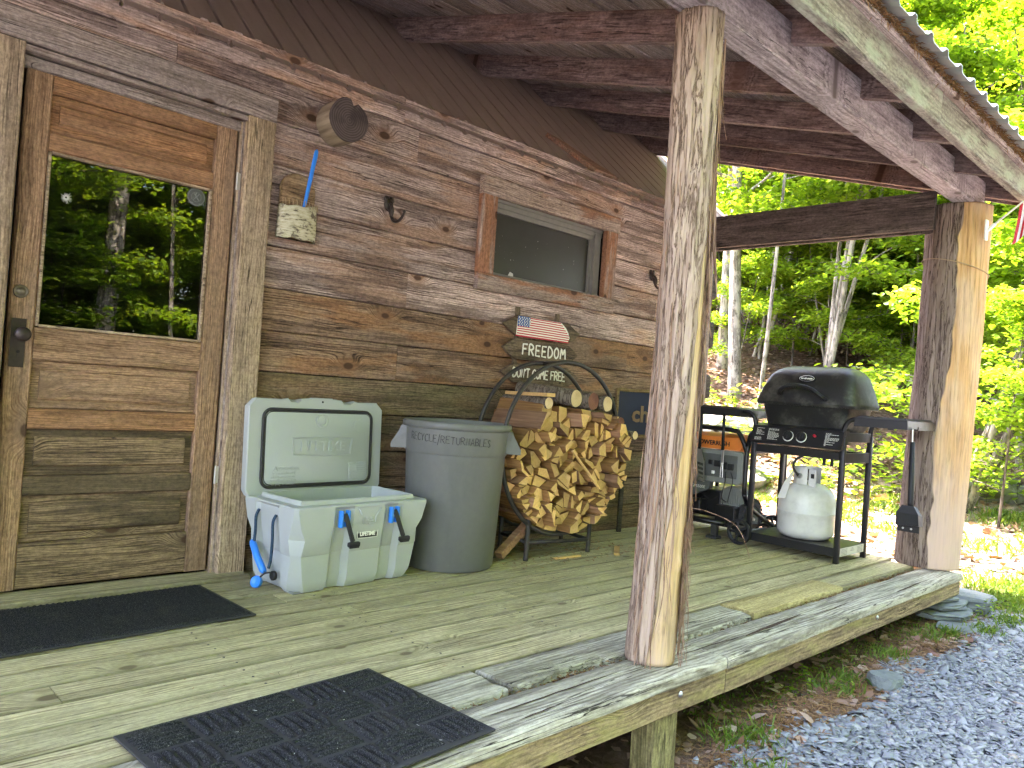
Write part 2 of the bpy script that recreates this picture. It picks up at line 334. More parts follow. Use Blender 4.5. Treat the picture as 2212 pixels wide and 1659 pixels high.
def birch_mat():
    M = Mat('birch_bark'); p, r = M.obj_coord()
    n = M.noise(M.vm('MULTIPLY', p, (22, 22, 90)), 1, 5, 0.7)
    c = M.ramp(n, [(0.36, (0.07, 0.055, 0.04)), (0.46, (0.44, 0.40, 0.26)), (0.7, (0.62, 0.58, 0.44))])
    d = M.sm(M.noise(p, 16, 4, 0.7), 0.56, 0.63)
    c = M.mix(M.ma('MULTIPLY', d, 0.85), c, (0.09, 0.065, 0.05))
    return M.fin(c, 0.8, M.bump(n, 0.5, 0.003), 0.2)
MT['birch'] = birch_mat()

def mat_mat(name, ribs):
    M = Mat(name); p, r = M.obj_coord(False)
    n = M.noise(p, 260, 3, 0.7); n2 = M.noise(p, 900, 2, 0.7)
    v = M.ma('ADD', M.ma('MULTIPLY', n, 0.6), M.ma('MULTIPLY', n2, 0.4))
    c = M.ramp(v, [(0.38, (0.010, 0.0105, 0.011)), (0.52, (0.030, 0.031, 0.033)), (0.62, (0.12, 0.12, 0.12))])
    d = M.sm(M.noise(p, 7, 5, 0.7), 0.5, 0.75)
    c = M.mix(M.ma('MULTIPLY', d, 0.25), c, (0.10, 0.09, 0.07))
    return M.fin(c, 0.95, M.bump(v, 1.0, 0.006), 0.1)
MT['carpet'] = mat_mat('charcoal_mat_fibre', 0)

def glass_mat():
    M = Mat('window_glass')
    g = M.nt.nodes.new('ShaderNodeBsdfGlossy'); g.inputs['Roughness'].default_value = 0.006; g.inputs['Color'].default_value = (1, 1, 1, 1)
    t = M.nt.nodes.new('ShaderNodeBsdfTransparent'); t.inputs[0].default_value = (0.75, 0.78, 0.76, 1)
    fr = M.n('Fresnel', IOR=1.85)
    mx = M.nt.nodes.new('ShaderNodeMixShader')
    M.put(mx.inputs[0], fr); M.nt.links.new(t.outputs[0], mx.inputs[1]); M.nt.links.new(g.outputs[0], mx.inputs[2])
    M.nt.links.new(mx.outputs[0], M.o.inputs[0])
    return M.m
MT['glass'] = glass_mat()
def screen_mat():
    M = Mat('insect_screen'); p, r = M.obj_coord(False)
    n = M.noise(p, 6, 5, 0.65)
    c = M.mix(n, (0.024, 0.023, 0.019), (0.045, 0.042, 0.036))
    sp = M.sm(M.noise(p, 45, 2), 0.72, 0.76)
    c = M.mix(M.ma('MULTIPLY', sp, 0.6), c, (0.4, 0.4, 0.38))
    return M.fin(c, 0.35, None, 0.4)
MT['screen'] = screen_mat()

def leaf_mat(name, cols, trans=0.45, rough=0.5):
    M = Mat(name)
    ri = M.n('NewGeometry', 'Random Per Island') if False else M.nt.nodes.new('ShaderNodeNewGeometry').outputs['Random Per Island']
    c = M.ramp(ri, [(i / (len(cols) - 1), cc) for i, cc in enumerate(cols)])
    M.put(M.b.inputs['Base Color'], c); M.b.inputs['Roughness'].default_value = rough
    M.b.inputs['Specular IOR Level'].default_value = 0.35
    t = M.nt.nodes.new('ShaderNodeBsdfTranslucent')
    M.put(t.inputs[0], M.mix(1.0, c, (1.7, 1.6, 0.5), 'MULTIPLY'))
    mx = M.nt.nodes.new('ShaderNodeMixShader'); mx.inputs[0].default_value = trans
    M.nt.links.new(M.b.outputs[0], mx.inputs[1]); M.nt.links.new(t.outputs[0], mx.inputs[2])
    M.nt.links.new(mx.outputs[0], M.o.inputs[0])
    return M.m
MT['leaf'] = leaf_mat('green_leaves', [(0.07, 0.15, 0.018), (0.13, 0.235, 0.026), (0.19, 0.315, 0.036), (0.28, 0.40, 0.055)], 0.6)
MT['leaf_dark'] = leaf_mat('dark_green_leaves', [(0.07, 0.15, 0.016), (0.11, 0.22, 0.02), (0.17, 0.30, 0.03)], 0.55)
MT['leaf_beech'] = leaf_mat('yellow_green_leaves', [(0.11, 0.21, 0.03), (0.18, 0.31, 0.04), (0.28, 0.41, 0.06)], 0.58)
MT['grass'] = leaf_mat('grass_blades', [(0.06, 0.13, 0.018), (0.11, 0.20, 0.03), (0.18, 0.24, 0.05)], 0.3)
MT['litter'] = leaf_mat('dry_leaves', [(0.14, 0.075, 0.05), (0.28, 0.175, 0.125), (0.42, 0.30, 0.235), (0.22, 0.11, 0.08), (0.5, 0.40, 0.30)], 0.1, 0.8)
MT['needle'] = leaf_mat('pine_needles', [(0.16, 0.075, 0.035), (0.26, 0.14, 0.06), (0.34, 0.20, 0.10)], 0.05, 0.8)

def chip_mat():
    M = Mat('slate_chips')
    ri = M.nt.nodes.new('ShaderNodeNewGeometry').outputs['Random Per Island']
    c = M.ramp(ri, [(0.0, (0.12, 0.135, 0.15)), (0.4, (0.21, 0.235, 0.26)), (0.8, (0.30, 0.325, 0.35)), (0.97, (0.36, 0.37, 0.38)), (1.0, (0.30, 0.20, 0.14))])
    p, r = M.obj_coord(False)
    c = M.mix(M.ma('MULTIPLY', M.noise(p, 60, 4), 0.5), c, (0.15, 0.165, 0.18))
    return M.fin(c, 0.55, None, 0.4)
MT['chips'] = chip_mat()
def stone_mat(name, a, b, moss=None, sc=6):
    M = Mat(name); p, r = M.obj_coord()
    n = M.noise(p, sc, 6, 0.65)
    c = M.ramp(n, [(0.3, a), (0.7, b)])
    if moss: c = M.mix(M.ma('MULTIPLY', M.sm(M.noise(p, 2.2, 5, 0.7), 0.48, 0.6), 0.85), c, moss)
    return M.fin(c, 0.85, M.bump(M.noise(p, sc * 4, 5, 0.7), 0.6, 0.02), 0.3)
MT['slate'] = stone_mat('slate_stone', (0.10, 0.12, 0.12), (0.22, 0.25, 0.245))
MT['boulder'] = stone_mat('mossy_boulder', (0.11, 0.115, 0.105), (0.26, 0.265, 0.24), (0.10, 0.13, 0.03), 3)

def ground_mat():
    M = Mat('ground_soil'); g = M.nt.nodes.new('ShaderNodeNewGeometry'); p = g.outputs['Position']
    sp = M.n('SeparateXYZ', None, Vector=p); x, y, z = sp.outputs
    n1 = M.noise(p, 1.2, 5, 0.65); n2 = M.noise(p, 14, 5, 0.7); n3 = M.noise(p, 60, 4, 0.7)
    soil = M.ramp(n2, [(0.3, (0.075, 0.05, 0.035)), (0.5, (0.17, 0.11, 0.075)), (0.7, (0.30, 0.21, 0.155))])
    vor = M.n('TexVoronoi', None, Vector=p, Scale=38.0)
    gcol = M.ramp(M.n('SeparateColor', 0, Color=vor.outputs['Color']), [(0, (0.09, 0.105, 0.125)), (0.6, (0.17, 0.195, 0.225)), (1, (0.25, 0.27, 0.30))])
    gcol = M.mix(M.sm(vor.outputs['Distance'], 0.35, 0.65), gcol, (0.05, 0.055, 0.06))
    # drive: gravel in front of the deck, clearing's gravel and litter painted pale as if sunlit
    wob = M.ma('MULTIPLY', M.ma('SUBTRACT', n1, 0.5), 0.9)
    drive = M.sm(M.ma('ADD', y, wob), -2.02, -2.30)
    pale = M.ramp(n3, [(0.3, (0.22, 0.17, 0.14)), (0.5, (0.36, 0.31, 0.27)), (0.72, (0.48, 0.44, 0.39))])
    clear = M.ma('MULTIPLY', M.sm(M.ma('ADD', x, wob), 4.4, 5.2), M.sm(M.ma('ADD', z, M.ma('MULTIPLY', wob, 0.25)), 0.15, -0.05))
    col = M.mix(drive, soil, gcol)
    col = M.mix(clear, col, pale)
    moss = M.ma('MULTIPLY', M.sm(M.noise(p, 2.0, 5, 0.7), 0.54, 0.64), 0.65)
    col = M.mix(M.ma('MULTIPLY', moss, M.ma('SUBTRACT', 1.0, drive)), col, (0.075, 0.095, 0.025))
    return M.fin(col, 0.95, M.bump(M.ma('ADD', n3, M.ma('MULTIPLY', n2, 2)), 0.8, 0.03), 0.1)
MT['ground'] = ground_mat()
def corr_mat():
    M = Mat('galvanised_roofing'); p, r = M.obj_coord(False)
    c = M.mix(M.noise(p, 12, 3), (0.34, 0.35, 0.36), (0.50, 0.51, 0.52))
    return M.fin(c, 0.35, None, 0.5, Metallic=0.6)
MT['galv'] = corr_mat()

# ================================================================== helpers
def wmat(o):
    mm = o.matrix_basis.copy()
    if o.parent: mm = wmat(o.parent) @ o.matrix_parent_inverse @ mm
    return mm
def link(o, parent=None):
    COL.objects.link(o)
    if parent is not None:
        o.parent = parent
        o.matrix_parent_inverse = wmat(parent).inverted()
    return o
def tag(o, label, cat, group=None):
    o['label'] = label; o['category'] = cat
    if group: o['group'] = group
    return o
def thing(name, label, cat, loc=(0, 0, 0), group=None):
    o = bpy.data.objects.new(name, None); o.empty_display_size = 0.1
    COL.objects.link(o); o.location = loc
    return tag(o, label, cat, group)
def meshdata(name, vs, fs, mats, smooth=False, mi=None):
    me = bpy.data.meshes.new(name)
    me.from_pydata([tuple(v) for v in vs], [], [tuple(f) for f in fs])
    for mm in (mats if isinstance(mats, (list, tuple)) else [mats]): me.materials.append(MT[mm] if isinstance(mm, str) else mm)
    if mi is not None: me.polygons.foreach_set('material_index', mi)
    if smooth: me.polygons.foreach_set('use_smooth', [True] * len(me.polygons))
    me.update(); return me
def mesh(name, vs, fs, mats, parent=None, smooth=False, mi=None, mat4=None):
    o = bpy.data.objects.new(name, meshdata(name, vs, fs, mats, smooth, mi))
    link(o, parent)
    if mat4 is not None: o.matrix_basis = mat4
    return o
class B:
    """collects shapes of one part"""
    def __init__(s): s.v = []; s.f = []; s.mi = []
    def add(s, vs, fs, mi=0, M=None):
        k = len(s.v)
        s.v += [(M @ Vector(v)) if M is not None else Vector(v) for v in vs]
        s.f += [tuple(i + k for i in f) for f in fs]; s.mi += [mi] * len(fs); return s
    def box(s, c, d, bev=0.0, mi=0, M=None):
        cx, cy, cz = c; a, b_, h = d[0] / 2, d[1] / 2, d[2] / 2
        if bev <= 0:
            vs = [(cx + i * a, cy + j * b_, cz + k * h) for i in (-1, 1) for j in (-1, 1) for k in (-1, 1)]
            fs = [(0, 1, 3, 2), (4, 6, 7, 5), (0, 4, 5, 1), (2, 3, 7, 6), (0, 2, 6, 4), (1, 5, 7, 3)]
            return s.add(vs, fs, mi, M)
        bev = min(bev, a * 0.9, b_ * 0.9, h * 0.9)
        bm = bmesh.new(); bmesh.ops.create_cube(bm, size=1.0)
        for v in bm.verts: v.co = Vector((v.co.x * d[0], v.co.y * d[1], v.co.z * d[2]))
        bmesh.ops.bevel(bm, geom=bm.edges[:], offset=bev, segments=2, affect='EDGES', profile=0.5)
        bm.verts.index_update()
        vs = [(v.co.x + cx, v.co.y + cy, v.co.z + cz) for v in bm.verts]; fs = [[v.index for v in f.verts] for f in bm.faces]
        bm.free(); return s.add(vs, fs, mi, M)
    def tube(s, pts, r, n=10, mi=0, closed=False, M=None, caps=True, squash=None):
        P = [Vector(p) for p in pts]; N = len(P)
        rr = r if hasattr(r, '__len__') else [r] * N
        T = []
        for i in range(N):
            a = P[(i - 1) % N] if (closed or i > 0) else P[i]
            b = P[(i + 1) % N] if (closed or i < N - 1) else P[i]
            t = (b - a); T.append(t.normalized() if t.length > 1e-9 else Vector((0, 0, 1)))
        up = Vector((0, 0, 1)) if abs(T[0].z) < 0.9 else Vector((1, 0, 0))
        u = (up - T[0] * up.dot(T[0])).normalized()
        vs = []
        for i in range(N):
            u = (u - T[i] * u.dot(T[i]))
            u = u.normalized() if u.length > 1e-6 else T[i].orthogonal().normalized()
            w_ = T[i].cross(u)
            for k in range(n):
                a = 2 * math.pi * k / n
                q = (u * math.cos(a) + w_ * math.sin(a)) * rr[i]
                if squash is not None: q = q - squash[0] * q.dot(squash[0]) * (1 - squash[1])
                vs.append(P[i] + q)
        fs = []
        for i in range(N if closed else N - 1):
            j = (i + 1) % N
            for k in range(n):
                k2 = (k + 1) % n
                fs.append((i * n + k, i * n + k2, j * n + k2, j * n + k))
        if caps and not closed:
            fs.append(tuple(range(n - 1, -1, -1))); fs.append(tuple((N - 1) * n + k for k in range(n)))
        return s.add(vs, fs, mi, M)
    def lathe(s, prof, n=32, mi=0, M=None, caps=True):
        vs = []; fs = []
        for (r, z) in prof:
            for k in range(n):
                a = 2 * math.pi * k / n; vs.append((r * math.cos(a), r * math.sin(a), z))
        for i in range(len(prof) - 1):
            for k in range(n):
                k2 = (k + 1) % n
                fs.append((i * n + k, i * n + k2, (i + 1) * n + k2, (i + 1) * n + k))
        if caps:
            if prof[0][0] > 1e-5: fs.append(tuple(range(n - 1, -1, -1)))
            if prof[-1][0] > 1e-5: fs.append(tuple((len(prof) - 1) * n + k for k in range(n)))
        return s.add(vs, fs, mi, M)
    def loft(s, loops, mi=0, M=None, cap0=True, cap1=True):
        n = len(loops[0]); vs = [p for L in loops for p in L]; fs = []
        for i in range(len(loops) - 1):
            for k in range(n):
                k2 = (k + 1) % n
                fs.append((i * n + k, i * n + k2, (i + 1) * n + k2, (i + 1) * n + k))
        if cap0: fs.append(tuple(range(n - 1, -1, -1)))
        if cap1: fs.append(tuple((len(loops) - 1) * n + k for k in range(n)))
        return s.add(vs, fs, mi, M)
    def prism(s, poly, axis_vec, mi=0, M=None):
        a = Vector(axis_vec); return s.loft([[Vector(p) for p in poly], [Vector(p) + a for p in poly]], mi, M)
    def out(s, name, mats, parent=None, smooth=False, mat4=None, auto=None):
        o = mesh(name, s.v, s.f, mats, parent, smooth or auto is not None, s.mi, mat4)
        bm = bmesh.new(); bm.from_mesh(o.data); bmesh.ops.recalc_face_normals(bm, faces=bm.faces[:])
        if auto is not None:
            for e in bm.edges:
                if len(e.link_faces) == 2 and e.calc_face_angle(0) > R_(auto): e.smooth = False
        bm.to_mesh(o.data); bm.free()
        return o
def frame(o, x, n):
    """matrix with local X along x, local Z along n"""
    X = Vector(x).normalized(); Z = Vector(n); Z = (Z - X * Z.dot(X)).normalized(); Y = Z.cross(X)
    mm = Matrix((X, Y, Z)).transposed().to_4x4(); mm.translation = Vector(o); return mm
def plank(name, p0, p1, width, thick, normal, mat, parent, bev=0.003, seg=3, jit=0.0015, warp=0.0):
    """a board: local X along its length, local Y its width, local Z outward; front face on p0-p1"""
    p0, p1 = Vector(p0), Vector(p1); L = (p1 - p0).length
    mm = frame((p0 + p1) / 2, p1 - p0, normal)
    a, t = width / 2, thick
    vs = []
    for i in range(seg + 1):
        x = -L / 2 + L * i / seg
        j = lambda: random.uniform(-jit, jit)
        e0, e1, wz = j(), j(), random.uniform(-warp, warp)
        for (yy, zz) in ((-a + e0, -t), (a + e1, -t), (a + e1, -bev + wz), (a - bev + e1, wz), (-a + bev + e0, wz), (-a + e0, -bev + wz)):
            vs.append((x, yy, zz))
    fs = []
    for i in range(seg):
        for k in range(6):
            k2 = (k + 1) % 6; fs.append((i * 6 + k, i * 6 + k2, i * 6 + 6 + k2, i * 6 + 6 + k))
    fs.append((5, 4, 3, 2, 1, 0)); fs.append(tuple(seg * 6 + k for k in range(6)))
    return mesh(name, vs, fs, mat, parent, mat4=mm)
def beam(name, p0, p1, w_, h_, up, mat, parent, bev=0.004, seg=2, jit=0.001):
    """square timber centred on p0-p1: w_ across, h_ along up"""
    p0, p1 = Vector(p0), Vector(p1); L = (p1 - p0).length
    mm = frame((p0 + p1) / 2, p1 - p0, up)
    a, h = w_ / 2, h_ / 2
    prof = [(-a, -h + bev), (-a + bev, -h), (a - bev, -h), (a, -h + bev), (a, h - bev), (a - bev, h), (-a + bev, h), (-a, h - bev)]
    vs = []; n = 8
    for i in range(seg + 1):
        j0, j1 = random.uniform(-jit, jit), random.uniform(-jit, jit)
        vs += [(-L / 2 + L * i / seg, y + j0, z + j1) for y, z in prof]
    fs = [(i * n + k, i * n + (k + 1) % n, i * n + n + (k + 1) % n, i * n + n + k) for i in range(seg) for k in range(n)]
    fs += [tuple(range(n - 1, -1, -1)), tuple(seg * n + k for k in range(n))]
    return mesh(name, vs, fs, mat, parent, mat4=mm)
def crom(pts, k=6):
    P = [Vector(p) for p in pts]; out = []
    for i in range(len(P) - 1):
        a, b, c, d = P[max(i - 1, 0)], P[i], P[i + 1], P[min(i + 2, len(P) - 1)]
        for j in range(k):
            t = j / k
            out.append(0.5 * ((2 * b) + (c - a) * t + (2 * a - 5 * b + 4 * c - d) * t * t + (3 * b - a - 3 * c + d) * t ** 3))
    return out + [P[-1]]
def text_verts(s, size, extrude=0.0, bold=0.0, shear=0.0, align='CENTER'):
    cu = bpy.data.curves.new('t', 'FONT'); cu.body = s; cu.size = size; cu.extrude = extrude; cu.offset = bold; cu.shear = shear
    cu.align_x = align; cu.align_y = 'CENTER'; cu.resolution_u = 2
    o = bpy.data.objects.new('t', cu); COL.objects.link(o)
    bpy.context.view_layer.update()
    me = o.evaluated_get(bpy.context.evaluated_depsgraph_get()).to_mesh()
    vs = [v.co.copy() for v in me.vertices]; fs = [tuple(p.vertices) for p in me.polygons]
    bpy.data.objects.remove(o); bpy.data.curves.remove(cu)
    return vs, fs
def text(name, s, size, M4, mat, parent, extrude=0.001, bold=0.0, sx=1.0):
    vs, fs = text_verts(s, size, extrude, bold)
    return mesh(name, [(v.x * sx, v.y, v.z) for v in vs], fs, mat, parent, mat4=M4)
GLY = {
 'F': [[(0, 0), (0.03, 1), (0.62, 1)], [(0, .55), (.48, .57)]], 'R': [[(0, 0), (0, 1), (.4, .98), (.55, .78), (.4, .56), (0, .52)], [(.2, .52), (.62, 0)]],
 'E': [[(.6, 0), (0, 0.02), (0.02, 1), (.6, 1)], [(0, .52), (.48, .52)]], 'D': [[(0, 0), (0, 1), (.35, .93), (.6, .6), (.55, .25), (.3, .03), (0, 0)]],
 'O': [[(.3, 1), (.08, .8), (0, .5), (.08, .18), (.3, 0), (.55, .18), (.63, .5), (.55, .82), (.3, 1)]], 'M': [[(0, 0), (.1, 1), (.36, .45), (.6, 1), (.75, 0)]],
 'N': [[(0, 0), (.05, 1), (.5, 0), (.55, 1)]], 'T': [[(0, 1), (.66, 1)], [(.33, 1), (.3, 0)]], 'C': [[(.58, .85), (.33, 1), (.07, .78), (0, .45), (.1, .12), (.34, 0), (.58, .12)]],
 "'": [[(.05, 1), (0, .75)]], 'Y': [[(0, 1), (.28, .5), (.56, 1)], [(.28, .5), (.22, 0)]], 'L': [[(0, 1), (0, 0), (.5, .02)]], '/': [[(0, -.3), (.35, 1.3)]],
 'U': [[(0, 1), (.03, .25), (.25, 0), (.5, .22), (.54, 1)]], 'A': [[(0, 0), (.3, 1), (.6, 0)], [(.1, .35), (.5, .35)]],
 'B': [[(0, 0), (0, 1), (.38, .93), (.45, .72), (.3, .53), (0, .52)], [(.3, .53), (.52, .35), (.45, .08), (0, 0)]], 'S': [[(.5, .88), (.25, 1), (.03, .8), (.2, .56), (.45, .4), (.48, .15), (.22, 0), (0, .12)]],
}
def strokes(s, h, sp=0.24, asp=1.0, jit=0.02):
    x = 0; out = []
    for ch in s:
        if ch == ' ': x += 0.4 * asp; continue
        g = GLY[ch]; wd = max(p[0] for st in g for p in st)
        dy = random.uniform(-jit, jit)
        for st in g:
            out.append([((x + p[0] * asp) * h, (p[1] + dy) * h) for p in (crom([(a, b, 0) for a, b in st], 4) if len(st) > 4 else st)])
        x += wd * asp + sp
    return out, (x - sp) * h
# pixel of the 2212 x 1659 picture -> point on a plane of the place
def ray(px, py): return (cX * (px - 1106) - cU * (py - 829.5) + cF * 1661).normalized()
def on(px, py, ax, val):
    r = ray(px, py); return CAM_P + r * ((val - CAM_P[ax]) / r[ax])

# ================================================================== terrain
def gz(x, y):
    z = -0.385 + 0.035 * min(max(x, 0.0), 5.0)
    d = 0.75 * (x + 1.52) + 0.66 * (y + 3.42) + 0.7 * mnoise.noise(Vector((x * 0.18, y * 0.18, 3.1)))
    if y > -7.5:
        t = max(0.0, d - 10.0)
        k = min(t, 3.0)
        z += 0.10 * k * k if t < 2.2 else 0.484 + 0.40 * (min(t, 9.0) - 2.2) + 0.22 * max(0.0, t - 9.0)
    z += 0.035 * mnoise.noise(Vector((x * 0.9, y * 0.9, 0.3))) + (0.06 if d > 9 else 0.01) * mnoise.noise(Vector((x * 2.2, y * 2.2, 1.3)))
    if x < 3.6 and y > -1.6: z -= 0.12
    return z
def axis(segs):
    out = []
    for a, b, st in segs: out += list(np.arange(a, b, st))
    return out + [segs[-1][1]]
gx = axis([(-60, -12, 4), (-12, -2, 0.8), (-2, 14, 0.16), (14, 30, 0.6), (30, 90, 4)])
gy = axis([(-70, -16, 4), (-16, -5, 0.8), (-5, 3, 0.16), (3, 22, 0.5), (22, 90, 4)])
gv = [(x, y, gz(x, y)) for y in gy for x in gx]
nx_ = len(gx)
gf = [(j * nx_ + i, j * nx_ + i + 1, (j + 1) * nx_ + i + 1, (j + 1) * nx_ + i) for j in range(len(gy) - 1) for i in range(nx_ - 1)]
gro = mesh('ground', gv, gf, 'ground', smooth=True); gro['kind'] = 'structure'

# ================================================================== cabin
cab = thing('cabin', 'rustic wooden cabin with plank siding, brown ribbed roof and covered porch', 'cabin', (1.4, 0, 0))

# ---- wall with its siding
WX0, WX1 = -2.6, 3.87
bk = B()
bk.box(((WX0 - 1.12) / 2, 0.075, 1.2), (-1.12 - WX0, 0.09, 2.4)).box(((-0.0 + 1.45) / 2, 0.075, 1.2), (1.45, 0.09, 2.4)).box(((2.61 + WX1) / 2, 0.075, 1.2), (WX1 - 2.61, 0.09, 2.4))
bk.box((2.03, 0.075, 0.78), (1.16, 0.09, 1.56)).box((2.03, 0.075, 2.26), (1.16, 0.09, 0.28)).box((-0.56, 0.075, 2.24), (1.12, 0.09, 0.32))
wall = bk.out('wall', 'void', cab)
wall['label'] = 'front wall of weathered horizontal plank siding'
rows = [(2.317, 2.458), (2.115, 2.317), (1.921, 2.115), (1.728, 1.921), (1.534, 1.728), (1.336, 1.534), (1.136, 1.336), (0.94, 1.136),
        (0.755, 0.94), (0.56, 0.755), (0.365, 0.56), (0.17, 0.365), (-0.02, 0.17)]
joints = {0: [0.84, 2.83], 1: [-0.35, 0.942], 2: [], 3: [], 4: [], 5: [0.935], 6: [2.9], 7: [0.904], 8: [2.35], 9: [0.70, 2.0], 10: [1.5], 11: [2.4], 12: [1.1]}
for i, (z0, z1) in enumerate(rows):
    left = WX0 if i < 1 else (WX0 if i == 1 else 0.06)
    cuts = [left] + [j for j in joints[i] if j > left] + [WX1]
    spans = list(zip(cuts[:-1], cuts[1:]))
    if i > 1: spans.append((WX0, -1.02))
    if i in (2, 3, 4):
        sp2 = []
        for a, b in spans:
            if a < 1.46 and b > 2.61: sp2 += [(a, 1.45), (2.615, b)]
            else: sp2.append((a, b))
        spans = sp2
    mat = 'wall' if i < 6 else ('wall_low' if i < 8 else 'wall_mossy')
    for a, b in spans:
        dy = random.uniform(-0.003, 0.003)
        g = random.uniform(0.0025, 0.0075)
        zz = (z0 + z1) / 2
        plank('plank', (a + 0.0012, dy, zz), (b - 0.0012, dy, zz), z1 - z0 - g, 0.028, (0, -1, 0), mat, wall, bev=0.0045, seg=max(2, int((b - a) / 0.3)), jit=0.0016)
# chipped splinters along the top edge of the siding
bb = B()
for k in range(46):
    x = -1.3 + k * 0.112 + random.uniform(-0.05, 0.05)
    bb.box((x, 0.006, 2.457), (random.uniform(0.008, 0.05), 0.012, random.uniform(0.003, 0.011)), 0)
o = bb.out('splinters', 'wall', wall); o['kind'] = 'stuff'
# corner log ends on the far corner of the cabin
for z0, z1 in ((1.80, 2.01), (1.40, 1.615), (0.99, 1.185)):
    beam('corner_log', (3.83, 0.06, (z0 + z1) / 2), (3.995, 0.06, (z0 + z1) / 2), 0.17, z1 - z0, (0, 0, 1), 'logend_dark', wall, bev=0.02)
beam('corner_post', (3.90, 0.03, 0.0), (3.90, 0.03, 2.35), 0.05, 0.12, (0, 1, 0), 'trim_grey', wall)
# side and back walls (real volume behind the front)
mesh('side_wall', [(WX1 - .03, 0.05, -0.4), (WX1 - .03, 5.6, -0.4), (WX1 - .03, 5.6, 2.4), (WX1 - .03, 2.85, 5.0), (WX1 - .03, 0.05, 2.4)], [(0, 1, 2, 3, 4)], 'wall_low', cab)
mesh('side_wall', [(-4.5, 0.05, -0.4), (-4.5, 5.6, -0.4), (-4.5, 5.6, 2.4), (-4.5, 2.85, 5.0), (-4.5, 0.05, 2.4)], [(0, 1, 2, 3, 4)], 'wall_low', cab)
mesh('back_wall', [(-4.5, 5.6, -0.4), (WX1 - .03, 5.6, -0.4), (WX1 - .03, 5.6, 2.4), (-4.5, 5.6, 2.4)], [(0, 1, 2, 3)], 'wall_low', cab)
mesh('front_wall_end', [(-4.5, 0.02, -0.4), (WX0, 0.02, -0.4), (WX0, 0.02, 2.43), (-4.5, 0.02, 2.43)], [(0, 1, 2, 3)], 'wall', cab)
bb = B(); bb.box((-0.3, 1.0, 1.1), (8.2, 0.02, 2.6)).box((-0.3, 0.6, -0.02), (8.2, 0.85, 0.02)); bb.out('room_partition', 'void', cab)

# ---- log stub poking out above the door
bm = B()
prof = []
n = 28
def stub_loop(y, s):
    return [(0.432 + s * 0.106 * math.cos(a) * (1 + 0.05 * math.sin(2 * a + 1)) , y, 2.19 + s * 0.108 * math.sin(a) * (1 + 0.04 * math.cos(3 * a)) - (0.035 * s if abs(a - 1.35) < 0.13 else 0)) for a in [2 * math.pi * k / n for k in range(n)]]
bm.loft([stub_loop(0.03, 1), stub_loop(-0.05, 1.0), stub_loop(-0.122, 0.99), stub_loop(-0.128, 0.96)], 0)
ls = bm.out('log_stub', ['logside', 'stub_end'], cab, auto=40)
ls['label'] = 'sawn round log end sticking out of the siding beside the door head'
for p in ls.data.polygons:
    if len(p.vertices) > 8 and p.center.y < -0.1: p.material_index = 1
ls.data.transform(Matrix.Translation((-0.432, 0.05, -2.19))); ls.location = (0.432 - 1.4 + 1.4, -0.05, 2.19)
for p in ls.data.polygons:
    if len(p.vertices) == 4 and p.center.y < -0.075: p.material_index = 1

# ---- window
win = B()
win.box((2.03, 0.055, 1.585), (1.10, 0.02, 0.03)); win.box((2.03, 0.055, 2.105), (1.10, 0.02, 0.03))
window = win.out('window', 'trim_grey', cab)
window['label'] = 'small screened window in a broad plain board frame'
plank('frame_board', (1.399, -0.042, 2.128), (2.676, -0.042, 2.134), 0.108, 0.04, (0, -1, 0), 'winframe', window, jit=0.001)
plank('frame_board', (1.405, -0.040, 1.563), (2.662, -0.040, 1.572), 0.100, 0.04, (0, -1, 0), 'winframe', window, jit=0.001)
plank('frame_board', (1.463, -0.038, 1.615), (1.461, -0.038, 2.074), 0.118, 0.038, (0, -1, 0), 'winframe', window, jit=0.001)
plank('frame_board', (2.603, -0.038, 1.622), (2.606, -0.038, 2.079), 0.116, 0.038, (0, -1, 0), 'winframe', window, jit=0.001)
sash = B()
for (a, b, zc, h_) in ((1.50, 2.56, 2.048, 0.03), (1.50, 2.56, 1.628, 0.022)): sash.box(((a + b) / 2, 0.035, zc), (b - a, 0.03, h_))
sash.box((1.512, 0.035, 1.84), (0.024, 0.03, 0.42)); sash.box((2.512, 0.03, 1.84), (0.06, 0.034, 0.42)); sash.box((2.47, 0.045, 1.84), (0.03, 0.02, 0.42))
sash.box((2.03, 0.02, 2.073), (1.06, 0.012, 0.018)); sash.box((2.0, 0.04, 2.02), (0.98, 0.02, 0.03))
sash.out('sash', 'sash', window)
mesh('screen', [(1.50, 0.05, 1.60), (2.56, 0.05, 1.60), (2.56, 0.05, 2.06), (1.50, 0.05, 2.06)], [(0, 1, 2, 3)], 'screen', window)
mesh('sticker', [(1.72, 0.0475, 1.645), (1.765, 0.0475, 1.642), (1.763, 0.0475, 1.662), (1.735, 0.0475, 1.670)], [(0, 1, 2, 3)], 'paper', window)

